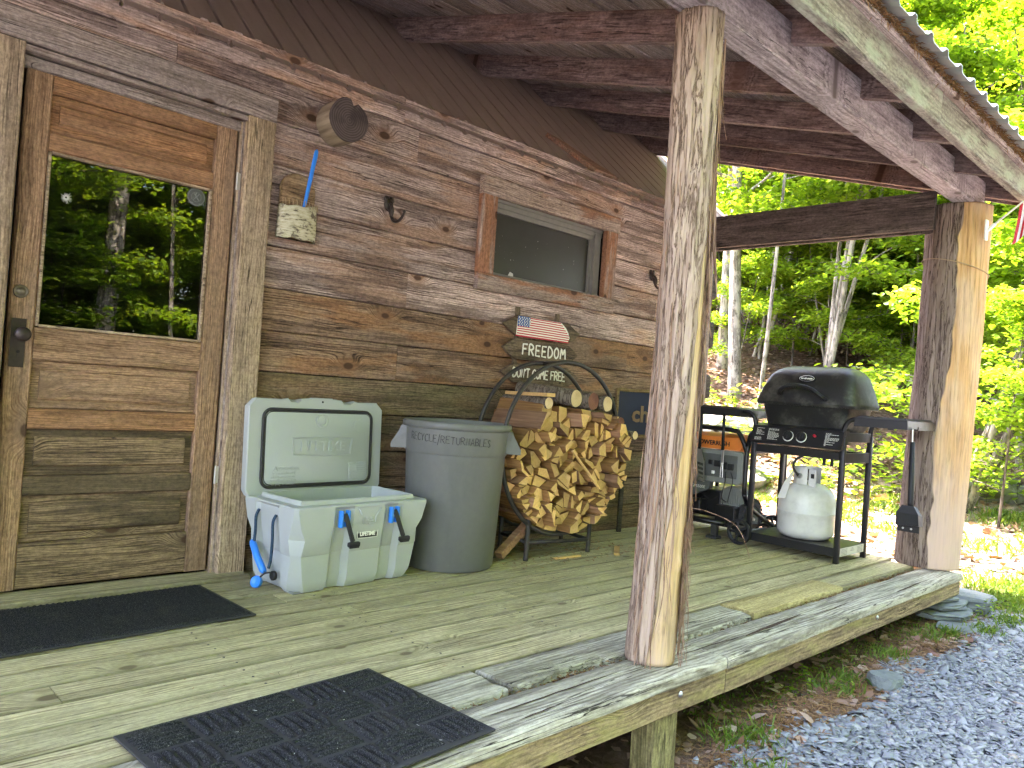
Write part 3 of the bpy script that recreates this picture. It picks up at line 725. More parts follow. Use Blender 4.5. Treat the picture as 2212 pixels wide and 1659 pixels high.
# ---- door: casing, jamb, leaf
cas = plank('door_casing', (0.037, -0.052, 0.0), (0.030, -0.052, 2.09), 0.132, 0.052, (0, -1, 0), 'trim', cab, bev=0.006, seg=8, jit=0.002)
plank('casing_head', (-1.16, -0.060, 2.165), (0.094, -0.060, 2.146), 0.112, 0.06, (0, -1, 0), 'trim_grey', cas, bev=0.006, seg=6, jit=0.002)
plank('casing_board', (-0.985, -0.052, 0.0), (-0.985, -0.052, 2.10), 0.155, 0.052, (0, -1, 0), 'trim', cas, bev=0.005, seg=6, jit=0.002)
plank('jamb', (-0.040, 0.02, 0.0), (-0.046, 0.02, 2.07), 0.072, 0.016, (-1, 0, 0), 'trim_grey', cas)
plank('jamb', (-0.046, 0.0, 0.0), (-0.052, 0.0, 2.06), 0.03, 0.012, (-1, 0, 0), 'trim', cas)
plank('jamb', (-0.9, 0.02, 0.0), (-0.9, 0.02, 2.07), 0.072, 0.016, (1, 0, 0), 'trim_grey', cas)
plank('jamb_head', (-0.91, 0.005, 2.075), (-0.03, 0.005, 2.065), 0.10, 0.02, (0, 0, -1), 'trim_grey', cas)
plank('jamb_head', (-0.91, -0.012, 2.045), (-0.05, -0.012, 2.04), 0.045, 0.03, (0, -1, 0), 'trim_grey', cas)
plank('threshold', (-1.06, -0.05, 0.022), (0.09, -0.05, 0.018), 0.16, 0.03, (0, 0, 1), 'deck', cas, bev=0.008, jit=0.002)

dl = B(); dl.box((-0.467, 0.040, 0.50), (0.82, 0.014, 0.90))
door = dl.out('door', 'door_low', cab)
door['label'] = 'old wooden half-glazed panel door with worn horizontal panels'
def dpart(nm, x0, x1, z0, z1, y, mat, vert=False, bev=0.006, th=0.03):
    if vert: return plank(nm, ((x0 + x1) / 2, y, z0), ((x0 + x1) / 2, y, z1), x1 - x0, th, (0, -1, 0), mat, door, bev, 4, 0.0005)
    return plank(nm, (x0, y, (z0 + z1) / 2), (x1, y, (z0 + z1) / 2), z1 - z0, th, (0, -1, 0), mat, door, bev, 4, 0.0005)
dpart('stile', -0.888, -0.797, 0.03, 2.032, 0.0, 'door', True)
dpart('stile', -0.155, -0.056, 0.03, 2.030, 0.0, 'door', True)
for z0, z1, mt in ((1.957, 2.032, 'door_top'), (1.732, 1.806, 'door_top'), (0.918, 1.046, 'door'), (0.652, 0.731, 'door_top'), (0.390, 0.468, 'door_low'), (0.03, 0.207, 'door_low')):
    dpart('rail', -0.7965, -0.1555, z0, z1, 0.001, mt)
for z0, z1, mt in ((1.808, 1.955, 'door_top'), (0.733, 0.916, 'door'), (0.470, 0.650, 'door_low'), (0.209, 0.388, 'door_low')):
    dpart('panel', -0.796, -0.156, z0, z1, 0.024, mt, False, 0.001, 0.008)
    dpart('raised_panel', -0.765, -0.187, z0 + 0.03, z1 - 0.03, 0.013, mt, False, 0.010, 0.012)
bead = B()
for (a, b) in (((-0.7905, 1.05), (-0.7905, 1.728)), ((-0.1615, 1.05), (-0.1615, 1.728))): bead.box((a[0], 0.006, (a[1] + b[1]) / 2), (0.011, 0.02, b[1] - a[1]), 0.003)
for zc in (1.7255, 1.0525): bead.box((-0.476, 0.006, zc), (0.618, 0.02, 0.011), 0.003)
bead.out('glazing_bead', 'trim', door)
mesh('pane', [(-0.797, 0.016, 1.046), (-0.155, 0.016, 1.046), (-0.155, 0.016, 1.732), (-0.797, 0.016, 1.732)], [(0, 1, 2, 3)], 'glass', door)
# round sticker and starburst decal on the glass
fy = Matrix.Rotation(R_(90), 4, 'X')
st = B(); st.lathe([(0.040, 0.0), (0.040, 0.0012)], 32)
sto = st.out('round_sticker', 'gengrey', door, mat4=Matrix.Translation((-0.218, 0.0155, 1.684)) @ fy)
ri = B(); ri.tube([(0.0355 * math.cos(a), 0.0355 * math.sin(a), 0) for a in [k * math.pi / 16 for k in range(32)]], 0.0009, 4, closed=True)
ri.tube([(0.021 * math.cos(a), 0.021 * math.sin(a), 0) for a in [k * math.pi / 16 for k in range(32)]], 0.0007, 4, closed=True)
for a in (R_(50), R_(130)): ri.tube([(-0.018 * math.cos(a), -0.018 * math.sin(a), 0), (0.018 * math.cos(a), 0.018 * math.sin(a), 0)], 0.0022, 5)
ri.tube([(0, 0.0, 0), (-0.004, 0.01, 0), (0.0, 0.018, 0)], 0.003, 5)
ri.out('sticker_print', 'gengrey2', sto, mat4=Matrix.Translation((-0.218, 0.0138, 1.684)) @ fy)
text('sticker_lettering', 'CAMP          SINCE', 0.0085, Matrix.Translation((-0.218, 0.0138, 1.656)) @ fy, 'gengrey2', sto, 0.0003)
sb = B()
for k in range(26):
    a = 2 * math.pi * k / 26; r1 = random.uniform(0.013, 0.026)
    sb.tube([(0.004 * math.cos(a), 0.004 * math.sin(a), 0), (r1 * math.cos(a), r1 * math.sin(a), 0)], [0.0013, 0.0004], 4)
sb.out('starburst_decal', 'paper', door, mat4=Matrix.Translation((-0.722, 0.0148, 1.567)) @ fy)
# lock, knob, hinges
pl = B(); pl.box((0, 0, 0), (0.050, 0.004, 0.186), 0.0015)
pl.box((0.003, -0.003, -0.043), (0.007, 0.003, 0.016)); pl.lathe([(0.006, 0), (0.006, 0.003)], 12, 1, Matrix.Translation((0.003, -0.002, -0.034)) @ fy)
lp = pl.out('lock_plate', ['darkiron', 'void'], door, mat4=Matrix.Translation((-0.851, -0.004, 0.98)))
kb = B(); kb.lathe([(0.017, 0.0), (0.016, 0.006), (0.009, 0.012), (0.009, 0.030), (0.016, 0.034), (0.026, 0.044), (0.0285, 0.054), (0.026, 0.064), (0.016, 0.071), (0.0, 0.073)], 24)
kb.out('knob', 'darkiron', lp, True, Matrix.Translation((-0.846, -0.005, 1.012)) @ fy)
db = B(); db.lathe([(0.026, 0), (0.0255, 0.004), (0.022, 0.007), (0.021, 0.004), (0.015, 0.004), (0.014, 0.007), (0.0, 0.008)], 24)
db.out('deadbolt', 'brass', door, True, Matrix.Translation((-0.853, -0.001, 1.176)) @ fy)
for z in (1.79, 0.46):
    hb = B(); hb.box((-0.047, -0.012, z), (0.016, 0.012, 0.075), 0.001).tube([(-0.054, -0.018, z - 0.04), (-0.054, -0.018, z + 0.04)], 0.005, 8)
    hb.out('hinge', 'hinge', door)

# ---- main roof (steep, ribbed) above the front wall
SL = 0.94
ribs = []; x = -4.7; 
while x < 4.30:
    ribs += [(x, 0.0), (x + 0.134, 0.0), (x + 0.138, -0.016), (x + 0.149, -0.016)]; x += 0.1525
nrm = Vector((0, -SL, 1)).normalized(); v = []; f = []
for j, yy in enumerate((-0.04, 1.0, 2.9)):
    for (xx, d_) in ribs:
        v.append(Vector((xx, yy, 2.415 + SL * yy)) + nrm * (d_ + 0.0))
k = len(ribs)
for j in range(2):
    for i in range(k - 1): f.append((j * k + i, j * k + i + 1, (j + 1) * k + i + 1, (j + 1) * k + i))
b0 = len(v)
v += [Vector((ribs[0][0], 2.9, 5.14)), Vector((ribs[-1][0], 2.9, 5.14)), Vector((ribs[-1][0], 5.9, 2.3)), Vector((ribs[0][0], 5.9, 2.3))]
f.append((b0, b0 + 1, b0 + 2, b0 + 3))
mr = mesh('main_roof', v, f, 'mainroof', cab); mr['label'] = 'steep brown ribbed roof slope rising behind the siding'
# loose wedge-shaped offcut lying in the roof valley
pw = B()
q = [on(1180, 262, 1, 0.30), on(1205, 268, 1, 0.28), on(1332, 384, 1, 0.06), on(1282, 374, 1, 0.06)]
q = [Vector((p.x, p.y, 2.415 + SL * p.y + 0.004)) for p in (q[0], q[1], q[2], q[3])]
pw.prism(q, nrm * 0.03); pw.out('board_offcut', 'eavetrim', mr)

# ================================================================== porch roof
RS, ZB = 0.288, 2.967                    # rafter slope; underside height where it passes the wall
RDIR = Vector((0, 1, RS)).normalized(); RUP = Vector((0, -RS, 1)).normalized()
RH = 0.150
def rpt(x, y, up=0.0): return Vector((x, y, ZB + RS * y)) + RUP * up
pr_ = B(); X0, X1 = -3.4, 4.24
def roofz(y, up): return rpt(0, y, up)
# corrugated sheet
L0, L1 = -2.205, 1.45
loopA = []; ncor = int((X1 + 0.05 - X0) / 0.0195)
vs = []; fs = []
for i in range(ncor + 1):
    xx = X0 + (X1 + 0.05 - X0) * i / ncor; c_ = 0.011 * (math.sin(i * 2 * math.pi / 10.0) if False else (1 if (i % 10) in (0, 1) else (0.3 if (i % 10) in (2, 9) else 0)))
    for yy in (L0, L1): vs.append(rpt(xx, yy, RH + 0.047 + c_ * 2.2))
for i in range(ncor): fs.append((2 * i, 2 * i + 1, 2 * i + 3, 2 * i + 2))
porch_roof = mesh('porch_roof', vs, fs, 'galv', cab, smooth=False)
porch_roof['label'] = 'shed roof over the porch on dark rafters'
mod = porch_roof.modifiers.new('thick', 'SOLIDIFY'); mod.thickness = 0.004
# sheathing boards
y = -2.14; 
while y < 1.30:
    wd = random.uniform(0.19, 0.235)
    for a, b in ((X0, 0.85), (0.853, X1)) if random.random() < .5 else ((X0, 2.2), (2.203, X1)):
        plank('roof_board', rpt(a, y + wd / 2, RH + 0.001), rpt(b, y + wd / 2, RH + 0.001), wd - 0.004, 0.022, -RUP, 'roofdeck', porch_roof, bev=0.002, seg=2)
    y += wd
for x in (-2.8, -2.1, -1.4, -0.7, 0.0, 0.70, 1.40, 2.10, 2.79, 3.48, 4.14):
    y0, y1 = -2.092, 1.15
    beam('rafter', rpt(x, y0, RH / 2), rpt(x, y1, RH / 2), 0.042, RH, RUP, 'rafter', porch_roof, bev=0.002)
header = beam('header_beam', (-3.3, -1.8425, 2.421), (4.10, -1.8425, 2.421), 0.115, 0.182, (0, 0, 1), 'header', porch_roof, bev=0.006, seg=14, jit=0.0018)
header['label'] = 'lilac grey weathered timber beam carried on the two log posts'
plank('fascia_board', (X0, -2.138, 2.466), (2.45, -2.138, 2.462), 0.212, 0.044, (0, -1, 0), 'fascia', porch_roof, bev=0.005, seg=10, jit=0.002)
plank('fascia_board', (2.454, -2.138, 2.462), (X1, -2.138, 2.466), 0.212, 0.044, (0, -1, 0), 'fascia', porch_roof, bev=0.005, seg=6, jit=0.002)
plank('eave_strip', (X0, -2.165, 2.600), (X1, -2.165, 2.603), 0.056, 0.05, (0, -1, 0), 'eavetrim', porch_roof, bev=0.004, seg=12, jit=0.003)
plank('gable_board', rpt(4.225, -2.13, RH / 2 + 0.01), rpt(4.225, 1.0, RH / 2 + 0.01), 0.19, 0.022, (1, 0, 0), 'rafter', porch_roof)
# tie beam from far post to the cabin corner (doubled joist)
beam('tie_beam', (3.80, -1.70, 2.285), (3.80, 0.02, 2.303), 0.040, 0.245, (0, 0, 1), 'tie', porch_roof, bev=0.002)
beam('tie_beam', (3.862, -1.68, 2.272), (3.862, 0.02, 2.288), 0.040, 0.235, (0, 0, 1), 'tie', porch_roof, bev=0.002)
# needles and moss caught on the eave
def scatter_blades(name, pts, nrms, mat, lw, parent=None, droop=0.3, flat=False):
    """one mesh of many small pointed leaves / blades: pts (n,3), dirs (n,3), lw (length, width) arrays"""
    n = len(pts); P = np.asarray(pts, float); D = np.asarray(nrms, float)
    D /= np.linalg.norm(D, axis=1)[:, None] + 1e-9
    L, Wd = lw
    rnd = rng.normal(size=(n, 3)); Sd = np.cross(D, rnd); Sd /= np.linalg.norm(Sd, axis=1)[:, None] + 1e-9
    if flat:
        Sd = np.cross(np.tile([0, 0, 1.0], (n, 1)) + 0.25 * rng.normal(size=(n, 3)), D); Sd /= np.linalg.norm(Sd, axis=1)[:, None] + 1e-9
    mid = P + D * (L[:, None] * 0.5); tip = P + D * L[:, None]
    tip[:, 2] -= droop * L
    a = P - Sd * (Wd[:, None] * 0.35); b = P + Sd * (Wd[:, None] * 0.35); c = mid + Sd * (Wd[:, None] * 0.5); d = mid - Sd * (Wd[:, None] * 0.5)
    V = np.stack([a, b, c, tip, d], 1).reshape(-1, 3)
    k = np.arange(n) * 5
    me = bpy.data.meshes.new(name)
    me.vertices.add(n * 5); me.vertices.foreach_set('co', V.ravel())
    me.loops.add(n * 5); me.polygons.add(n)
    me.loops.foreach_set('vertex_index', (k[:, None] + np.array([0, 1, 2, 3, 4])).ravel().astype(np.int32))
    me.polygons.foreach_set('loop_start', (np.arange(n) * 5).astype(np.int32)); me.polygons.foreach_set('loop_total', np.full(n, 5, np.int32))
    me.materials.append(MT[mat]); me.update(calc_edges=True)
    o = bpy.data.objects.new(name, me); link(o, parent); o['kind'] = 'stuff'
    return o
n = 2600
xs = rng.uniform(0.4, 4.25, n); ys = rng.uniform(-2.20, -2.165, n)
pts = np.stack([xs, ys, np.array([rpt(0, yv, RH + 0.040).z for yv in ys]) + rng.uniform(-0.012, 0.022, n)], 1)
scatter_blades('needle_litter', pts, np.stack([rng.normal(size=n), -0.6 + 0.6 * rng.normal(size=n), 0.4 * rng.normal(size=n)], 1), 'needle', (rng.uniform(0.02, 0.05, n), rng.uniform(0.002, 0.006, n)), porch_roof)

# ================================================================== log posts
def log_post(name, p0, p1, r0, r1, mat, peel_fn, seed, label, knots=()):
    p0, p1 = Vector(p0), Vector(p1); H = (p1 - p0).length; nr, nz = 84, 170
    vs = []; pe = []
    for j in range(nz + 1):
        t = j / nz; z = t * H; c = p0.lerp(p1, t) - p0
        c = c + Vector((0.010 * math.sin(3.1 * t + seed), 0.008 * math.sin(4.3 * t + 2 * seed), 0))
        for i in range(nr):
            a = 2 * math.pi * i / nr
            r = r0 + (r1 - r0) * t
            q = Vector((math.cos(a), math.sin(a), 0))
            r *= 1 + 0.035 * mnoise.noise(Vector((q.x * 1.2 + seed, q.y * 1.2, z * 1.6)))
            edge = peel_fn(a, z) + 0.22 * mnoise.noise(Vector((seed, z * 2.4, 0.5))) + 0.10 * mnoise.noise(Vector((seed + 4, z * 9, 0.5)))
            pl_ = min(1.0, max(0.0, 0.5 + edge * 4.0)); bkf = 1.0 - min(1.0, max(0.0, 0.5 + edge * 7.0))
            if bkf > 0:
                tw = a + 0.12 * math.sin(z * 1.1 + seed)
                rg = mnoise.noise(Vector((math.cos(tw) * 9, math.sin(tw) * 9, z * 1.1 + seed))) + 0.5 * mnoise.noise(Vector((math.cos(tw) * 22, math.sin(tw) * 22, z * 2.5 + seed)))
                r += bkf * (0.0070 + 0.009 * rg - 0.006 * max(0.0, 1 - abs(mnoise.noise(Vector((math.cos(tw) * 6 + 3, math.sin(tw) * 6, z * 1.6 + seed)))) * 9))
            for (ka, kz, kr, kh) in knots:
                da = (a - ka + math.pi) % (2 * math.pi) - math.pi
                d2 = ((da * r) ** 2 + ((z - kz) * 0.6) ** 2) / (kr * kr)
                r += kh * math.exp(-d2) - kh * 0.7 * math.exp(-d2 * 7)
            vs.append(c + q * r + Vector((0, 0, z)) - Vector((0, 0, c.z)))
            pe.append(pl_)
    fs = [(j * nr + i, j * nr + (i + 1) % nr, (j + 1) * nr + (i + 1) % nr, (j + 1) * nr + i) for j in range(nz) for i in range(nr)]
    fs += [tuple(range(nr - 1, -1, -1)), tuple(nz * nr + i for i in range(nr))]
    o = mesh(name, vs, fs, mat, cab, smooth=True, mat4=Matrix.Translation(p0))
    at = o.data.attributes.new('peel', 'FLOAT', 'POINT'); at.data.foreach_set('value', pe)
    o['label'] = label
    return o
def adiff(a, b): return (a - b + math.pi) % (2 * math.pi) - math.pi
P1 = (0.812, -1.812, 0.0)
def peel1(a, z):                       # opens low on the front right, a narrow yellow stripe higher up
    if z > 1.72: return -1
    c = -1.72 + 0.30 * z
    wdt = 1.08 - 0.70 * z if z < 1.0 else 0.38 - 0.36 * (z - 1.0)
    return wdt - abs(adiff(a, c))
post1 = log_post('log_post', P1, (0.835, -1.838, 2.331), 0.083, 0.0755, 'cedar1', peel1, 1.3, 'cedar log post with shaggy grey bark peeling from its lower side',
                 [(R_(205), 0.62, 0.022, 0.012), (R_(228), 0.93, 0.03, 0.016), (R_(200), 1.28, 0.02, 0.008), (R_(225), 1.72, 0.022, 0.014), (R_(215), 2.03, 0.022, 0.012), (R_(228), 0.15, 0.012, 0.012), (R_(268), 0.36, 0.012, 0.014), (R_(190), 1.50, 0.018, 0.01), (R_(240), 1.34, 0.03, 0.01)])
def peel2(a, z):
    c = -1.66
    return 1.30 - 0.07 * z - abs(adiff(a, c))
post2 = log_post('log_post', (3.975, -1.742, 0.0), (4.00, -1.785, 2.331), 0.186, 0.183, 'cedar2', peel2, 4.1, 'thick corner log post, dark bark on one side and peeled orange wood on the other', [(R_(300), 1.35, 0.02, 0.004)])
# loose bark strips hanging off the near post
bs = B()
def ribbon(b, pts, w0, th=0.002, side=None):
    P = crom(pts, 5); N = len(P); vs = []; fs = []
    for i, p in enumerate(P):
        t = (P[min(i + 1, N - 1)] - P[max(i - 1, 0)]).normalized()
        s_ = side if side is not None else Vector((0.7, -0.7, 0))
        s_ = (s_ - t * s_.dot(t)).normalized(); nn = t.cross(s_)
        w_ = w0 * (1 - 0.75 * abs(2 * i / (N - 1) - 0.8) ** 2 * 0.8)
        vs += [p - s_ * w_, p + nn * th, p + s_ * w_, p - nn * th]
    for i in range(N - 1):
        for k in range(4): fs.append((4 * i + k, 4 * i + (k + 1) % 4, 4 * i + 4 + (k + 1) % 4, 4 * i + 4 + k))
    b.add(vs, fs)
def pp(a, z, off=0.0):
    a = R_(a); r = 0.084 - 0.004 * z + 0.006 + off
    return Vector((P1[0] + 0.01 * z + r * math.cos(a), P1[1] - 0.011 * z + r * math.sin(a), z))
rb = random.Random(5)
for k in range(170):
    a = rb.choice([rb.uniform(284, 312), rb.uniform(292, 330), rb.uniform(150, 250)]); z1 = rb.uniform(0.25, 2.2); ln = rb.uniform(0.10, 0.55)
    z0 = max(0.02, z1 - ln); hang = rb.uniform(0.002, 0.020) if a > 260 else rb.uniform(0.0, 0.010)
    ribbon(bs, [pp(a, z1), pp(a + rb.uniform(-4, 4), z1 - ln * 0.35, hang * 0.4), pp(a + rb.uniform(-7, 7), z1 - ln * 0.7, hang), pp(a + rb.uniform(-9, 9), z0, hang * rb.uniform(0.6, 2.0))], rb.uniform(0.0014, 0.0075) if a > 260 else rb.uniform(0.001, 0.003), 0.0012,
           Vector((-math.sin(R_(a)), math.cos(R_(a)), 0)))
ribbon(bs, [pp(308, 1.98, .004), pp(308, 1.75, .006), pp(309, 1.60, .014), pp(310, 1.45, 0.028), pp(310, 1.33, 0.045)], 0.010, 0.003, Vector((0.1, 1, 0)))
ribbon(bs, [pp(306, 2.25, .004), pp(305, 2.1, .006), pp(306, 1.95, .008), pp(304, 1.8, 0.008)], 0.006, 0.002, Vector((0.1, 1, 0)))
for k in range(1):
    s0 = pp(330 + 3 * k, 0.55 - 0.02 * k, 0.01)
    bs.tube(crom([s0, s0 + Vector((0.06, -0.05, -0.01)), s0 + Vector((0.15, -0.12, -0.06 - 0.02 * k)), s0 + Vector((0.20, -0.15, -0.17 - 0.03 * k))][: 4 if k < 2 else 2], 5), 0.0012, 4)
for k in range(26):
    s0 = pp(rb.uniform(300, 325), rb.uniform(0.2, 0.7), 0.01)
    bs.tube([s0, s0 + Vector((rb.uniform(0, .015), rb.uniform(-.02, .01), -rb.uniform(.05, .12))), s0 + Vector((rb.uniform(-.01, .02), rb.uniform(-.03, .01), -rb.uniform(.14, .30)))], 0.0009, 3)
o = bs.out('bark_strips', 'strip', post1); o['kind'] = 'stuff'
tw = B(); tw.tube([(3.996 + 0.193 * math.cos(a), -1.778 + 0.193 * math.sin(a), 1.93 + 0.055 * math.cos(a - 2.2)) for a in [k * 2 * math.pi / 40 for k in range(40)]], 0.003, 5, closed=True)
tw.out('twine', 'twine', post2)

# ================================================================== deck
bb = B()
for x in (-2.2, -1.6, -1.0, -0.4, 0.2, 0.8, 1.4, 2.0, 2.6, 3.2, 3.75): bb.box((x, -0.95, -0.1), (0.04, 1.85, 0.13))
deck = bb.out('porch_deck', 'void', cab); deck['label'] = 'worn greenish plank porch floor with a bleached rotten front edge'
ys = [0.02]
for wd in (0.142, 0.141, 0.143, 0.14, 0.142, 0.14, 0.143, 0.141, 0.142, 0.14, 0.141): ys.append(ys[-1] - wd)
XE = 3.93
for i in range(len(ys) - 1):
    y0, y1 = ys[i], ys[i + 1]
    js = {2: [-0.55, 2.3], 3: [0.06, 2.9], 4: [-0.28], 5: [0.25, 1.15], 6: [0.98, 3.0], 7: [-0.9, 2.2], 8: [1.7], 9: [0.72, 3.1], 10: [-0.35, 2.0]}.get(i, [1.2 if i else 0.3])
    cuts = [-2.6] + js + [XE + random.uniform(-0.012, 0.012)]
    for a, b in zip(cuts[:-1], cuts[1:]):
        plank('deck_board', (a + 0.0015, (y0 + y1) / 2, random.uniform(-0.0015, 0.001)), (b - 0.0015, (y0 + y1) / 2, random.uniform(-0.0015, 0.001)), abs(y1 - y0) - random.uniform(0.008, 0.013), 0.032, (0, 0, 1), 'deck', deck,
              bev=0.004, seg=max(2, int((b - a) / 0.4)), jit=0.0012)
sc_ = B()
for xj in (-0.4, 0.2, 0.8, 1.4, 2.0, 2.6, 3.2, 3.75):
    for i in range(len(ys) - 1):
        for q in (0.28, 0.74): sc_.lathe([(0.0042, 0), (0.0042, 0.0012)], 7, 0, Matrix.Translation((xj + random.uniform(-.012, .012), ys[i] - 0.142 * q + random.uniform(-.008, .008), 0.0006)))
o = sc_.out('screw_heads', 'darkiron', deck); o['kind'] = 'stuff'
# last row before the edge: broken, with one new patch board
def ragged(name, x0, x1, y0, y1, z, mat, seed, front=0.0, endl=0.0, endr=0.0, th=0.034, back=0.0, round_=0.007, st=0.016):
    """board with rotten uneven edges: front / back / end raggedness in metres"""
    n = max(4, int((x1 - x0) / st)); cx, cy = (x0 + x1) / 2, (y0 + y1) / 2
    N = lambda a, b: mnoise.noise(Vector((a * 1.0 + seed * 7.7, b, seed))) 
    rowsv = []
    for i in range(n + 1):
        x = x0 + (x1 - x0) * i / n
        f_ = front * (max(0, N(x * 2.2, 1.0)) * 1.2 + 0.35 * max(0, N(x * 9, 2.0)) + 0.5 * max(0, N(x * 43, 5)))
        b_ = back * (max(0, N(x * 2.6, 3.0)) * 1.2 + 0.35 * max(0, N(x * 11, 4.0)) + 0.5 * max(0, N(x * 47, 6)))
        ya, yb = y0 - b_, y1 + f_          # y0 > y1
        dx = 0
        rr = round_ * (1 + 0.5 * N(x * 9, 9) + 0.4 * N(x * 40, 8))
        zz = z + 0.002 * N(x * 5, 7)
        prof = [(ya, zz - th), (ya, zz - 0.006), (ya - 0.006, zz), (ya * .67 + yb * .33, zz + .001), (ya * .33 + yb * .67, zz), (yb + rr * 1.6, zz - 0.001), (yb + rr * 0.5, zz - rr * 0.45), (yb, zz - rr * 1.3), (yb, zz - th)]
        row = []
        for k, (yy, z_) in enumerate(prof):
            xx = x
            if i == 0: xx += endl * abs(N(yy * 18, 11)) 
            if i == n: xx -= endr * abs(N(yy * 18, 12))
            row.append((xx - cx, yy - cy, z_ - z))
        rowsv.append(row)
    b = B(); b.loft(rowsv)
    o = b.out(name, mat, deck, auto=50, mat4=Matrix.Translation((cx, cy, z)))
    return o
yl = ys[-1]
ragged('deck_board', -2.6, 0.195, yl - 0.004, yl - 0.192, -0.002, 'deck_edge', 1, 0.05, 0, 0.06)
ragged('deck_board', 0.215, 1.735, yl - 0.004, yl - 0.190, -0.001, 'deck_edge', 2, 0.065, 0.02, 0.09)
ragged('deck_board', 1.745, 2.70, yl - 0.006, yl - 0.180, 0.005, 'deck_new', 3, 0.0, 0, 0, round_=0.004)
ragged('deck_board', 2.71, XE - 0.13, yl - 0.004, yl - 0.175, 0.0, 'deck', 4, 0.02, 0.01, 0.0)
YF = -1.958
ragged('edge_board', -2.6, 1.10, yl - 0.215, YF, -0.004, 'deck_edge', 5, 0.006, 0, 0, 0.042, 0.022, 0.008)
ragged('edge_board', 1.103, 3.90, yl - 0.215, YF - 0.004, -0.004, 'deck_edge', 6, 0.009, 0, 0.03, 0.042, 0.026, 0.008)
mesh('gap_shadow', [(-2.6, yl - .1, -0.036), (3.9, yl - .1, -0.036), (3.9, yl - .25, -0.036), (-2.6, yl - .25, -0.036)], [(0, 1, 2, 3)], 'debris', deck)
# long splits in the edge board
def split(pts, w_):
    P = crom(pts, 6); N = len(P)
    vs = []; fs = []
    for i, p in enumerate(P):
        ww = w_ * (0.15 + math.sin(math.pi * i / (N - 1))) * (0.8 + 0.5 * abs(mnoise.noise(p * 14)))
        dy = 0.004 * mnoise.noise(p * 25)
        vs += [p + Vector((0, dy - ww, 0)), p + Vector((0, dy + ww, 0))]
    for i in range(N - 1): fs.append((2 * i, 2 * i + 1, 2 * i + 3, 2 * i + 2))
    mesh('crack', vs, fs, 'debris', deck)
zc = -0.0008
split([(-0.02, -1.835, zc), (0.3, -1.83, zc), (0.62, -1.825, zc)], 0.0035)
split([(1.40, -1.862, zc), (1.65, -1.850, zc), (1.95, -1.836, zc)], 0.010)
split([(0.90, -1.850, zc), (1.15, -1.846, zc), (1.42, -1.858, zc)], 0.0028)
split([(2.9, -1.92, zc), (3.1, -1.915, zc), (3.35, -1.905, zc)], 0.006)
split([(2.05, -1.88, zc), (2.25, -1.875, zc), (2.4, -1.868, zc)], 0.004)
split([(0.05, -1.905, zc), (0.16, -1.90, zc), (0.25, -1.893, zc)], 0.0025)
n = 2600
xs = rng.uniform(-0.1, 3.7, n); pts = np.stack([xs, rng.uniform(yl - 0.22, yl - 0.14, n), rng.uniform(-0.034, -0.012, n)], 1)
scatter_blades('gap_debris', pts, np.stack([rng.normal(size=n), rng.normal(size=n), 0.2 * rng.normal(size=n)], 1), 'needle', (rng.uniform(0.006, 0.03, n), rng.uniform(0.002, 0.006, n)), deck)
plank('rim_joist', (-2.6, YF + 0.006, -0.087), (1.10, YF + 0.006, -0.082), 0.112, 0.045, (0, -1, 0), 'rim', deck, bev=0.004, seg=10, jit=0.002)
plank('rim_joist', (1.104, YF + 0.004, -0.084), (3.88, YF + 0.004, -0.078), 0.112, 0.045, (0, -1, 0), 'rim', deck, bev=0.004, seg=10, jit=0.002)
plank('end_joist', (3.88, YF + 0.02, -0.087), (3.88, 0.0, -0.087), 0.11, 0.04, (1, 0, 0), 'rim', deck)
sp2 = beam('support_post', (0.775, -1.875, -0.46), (0.775, -1.875, -0.145), 0.095, 0.14, (1, 0, 0), 'support', deck, bev=0.004)
bolt = B(); bolt.lathe([(0.011, 0), (0.011, 0.003), (0.006, 0.004), (0.006, 0.007), (0, 0.007)], 12)
for bx in (0.80, 2.55): bolt_o = mesh('bolt', [v + Vector((0, 0, 0)) for v in bolt.v], bolt.f, 'steel', deck, True, mat4=Matrix.Translation((bx, YF + 0.003, -0.075)) @ fy)
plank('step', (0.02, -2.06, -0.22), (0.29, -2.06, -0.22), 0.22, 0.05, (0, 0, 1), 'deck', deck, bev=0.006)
plank('step_riser', (0.02, -2.12, -0.33), (0.28, -2.12, -0.33), 0.16, 0.04, (0, -1, 0), 'rim', deck)

# small grit and needles on the boards
n = 420
pts = np.stack([rng.uniform(-0.6, 3.9, n), rng.uniform(-1.7, -0.02, n), np.full(n, 0.0035)], 1)
scatter_blades('porch_grit', pts, np.stack([rng.normal(size=n), rng.normal(size=n), 0.03 * rng.normal(size=n)], 1), 'needle', (rng.uniform(0.005, 0.02, n), rng.uniform(0.0015, 0.003, n)), None, 0.0, True)

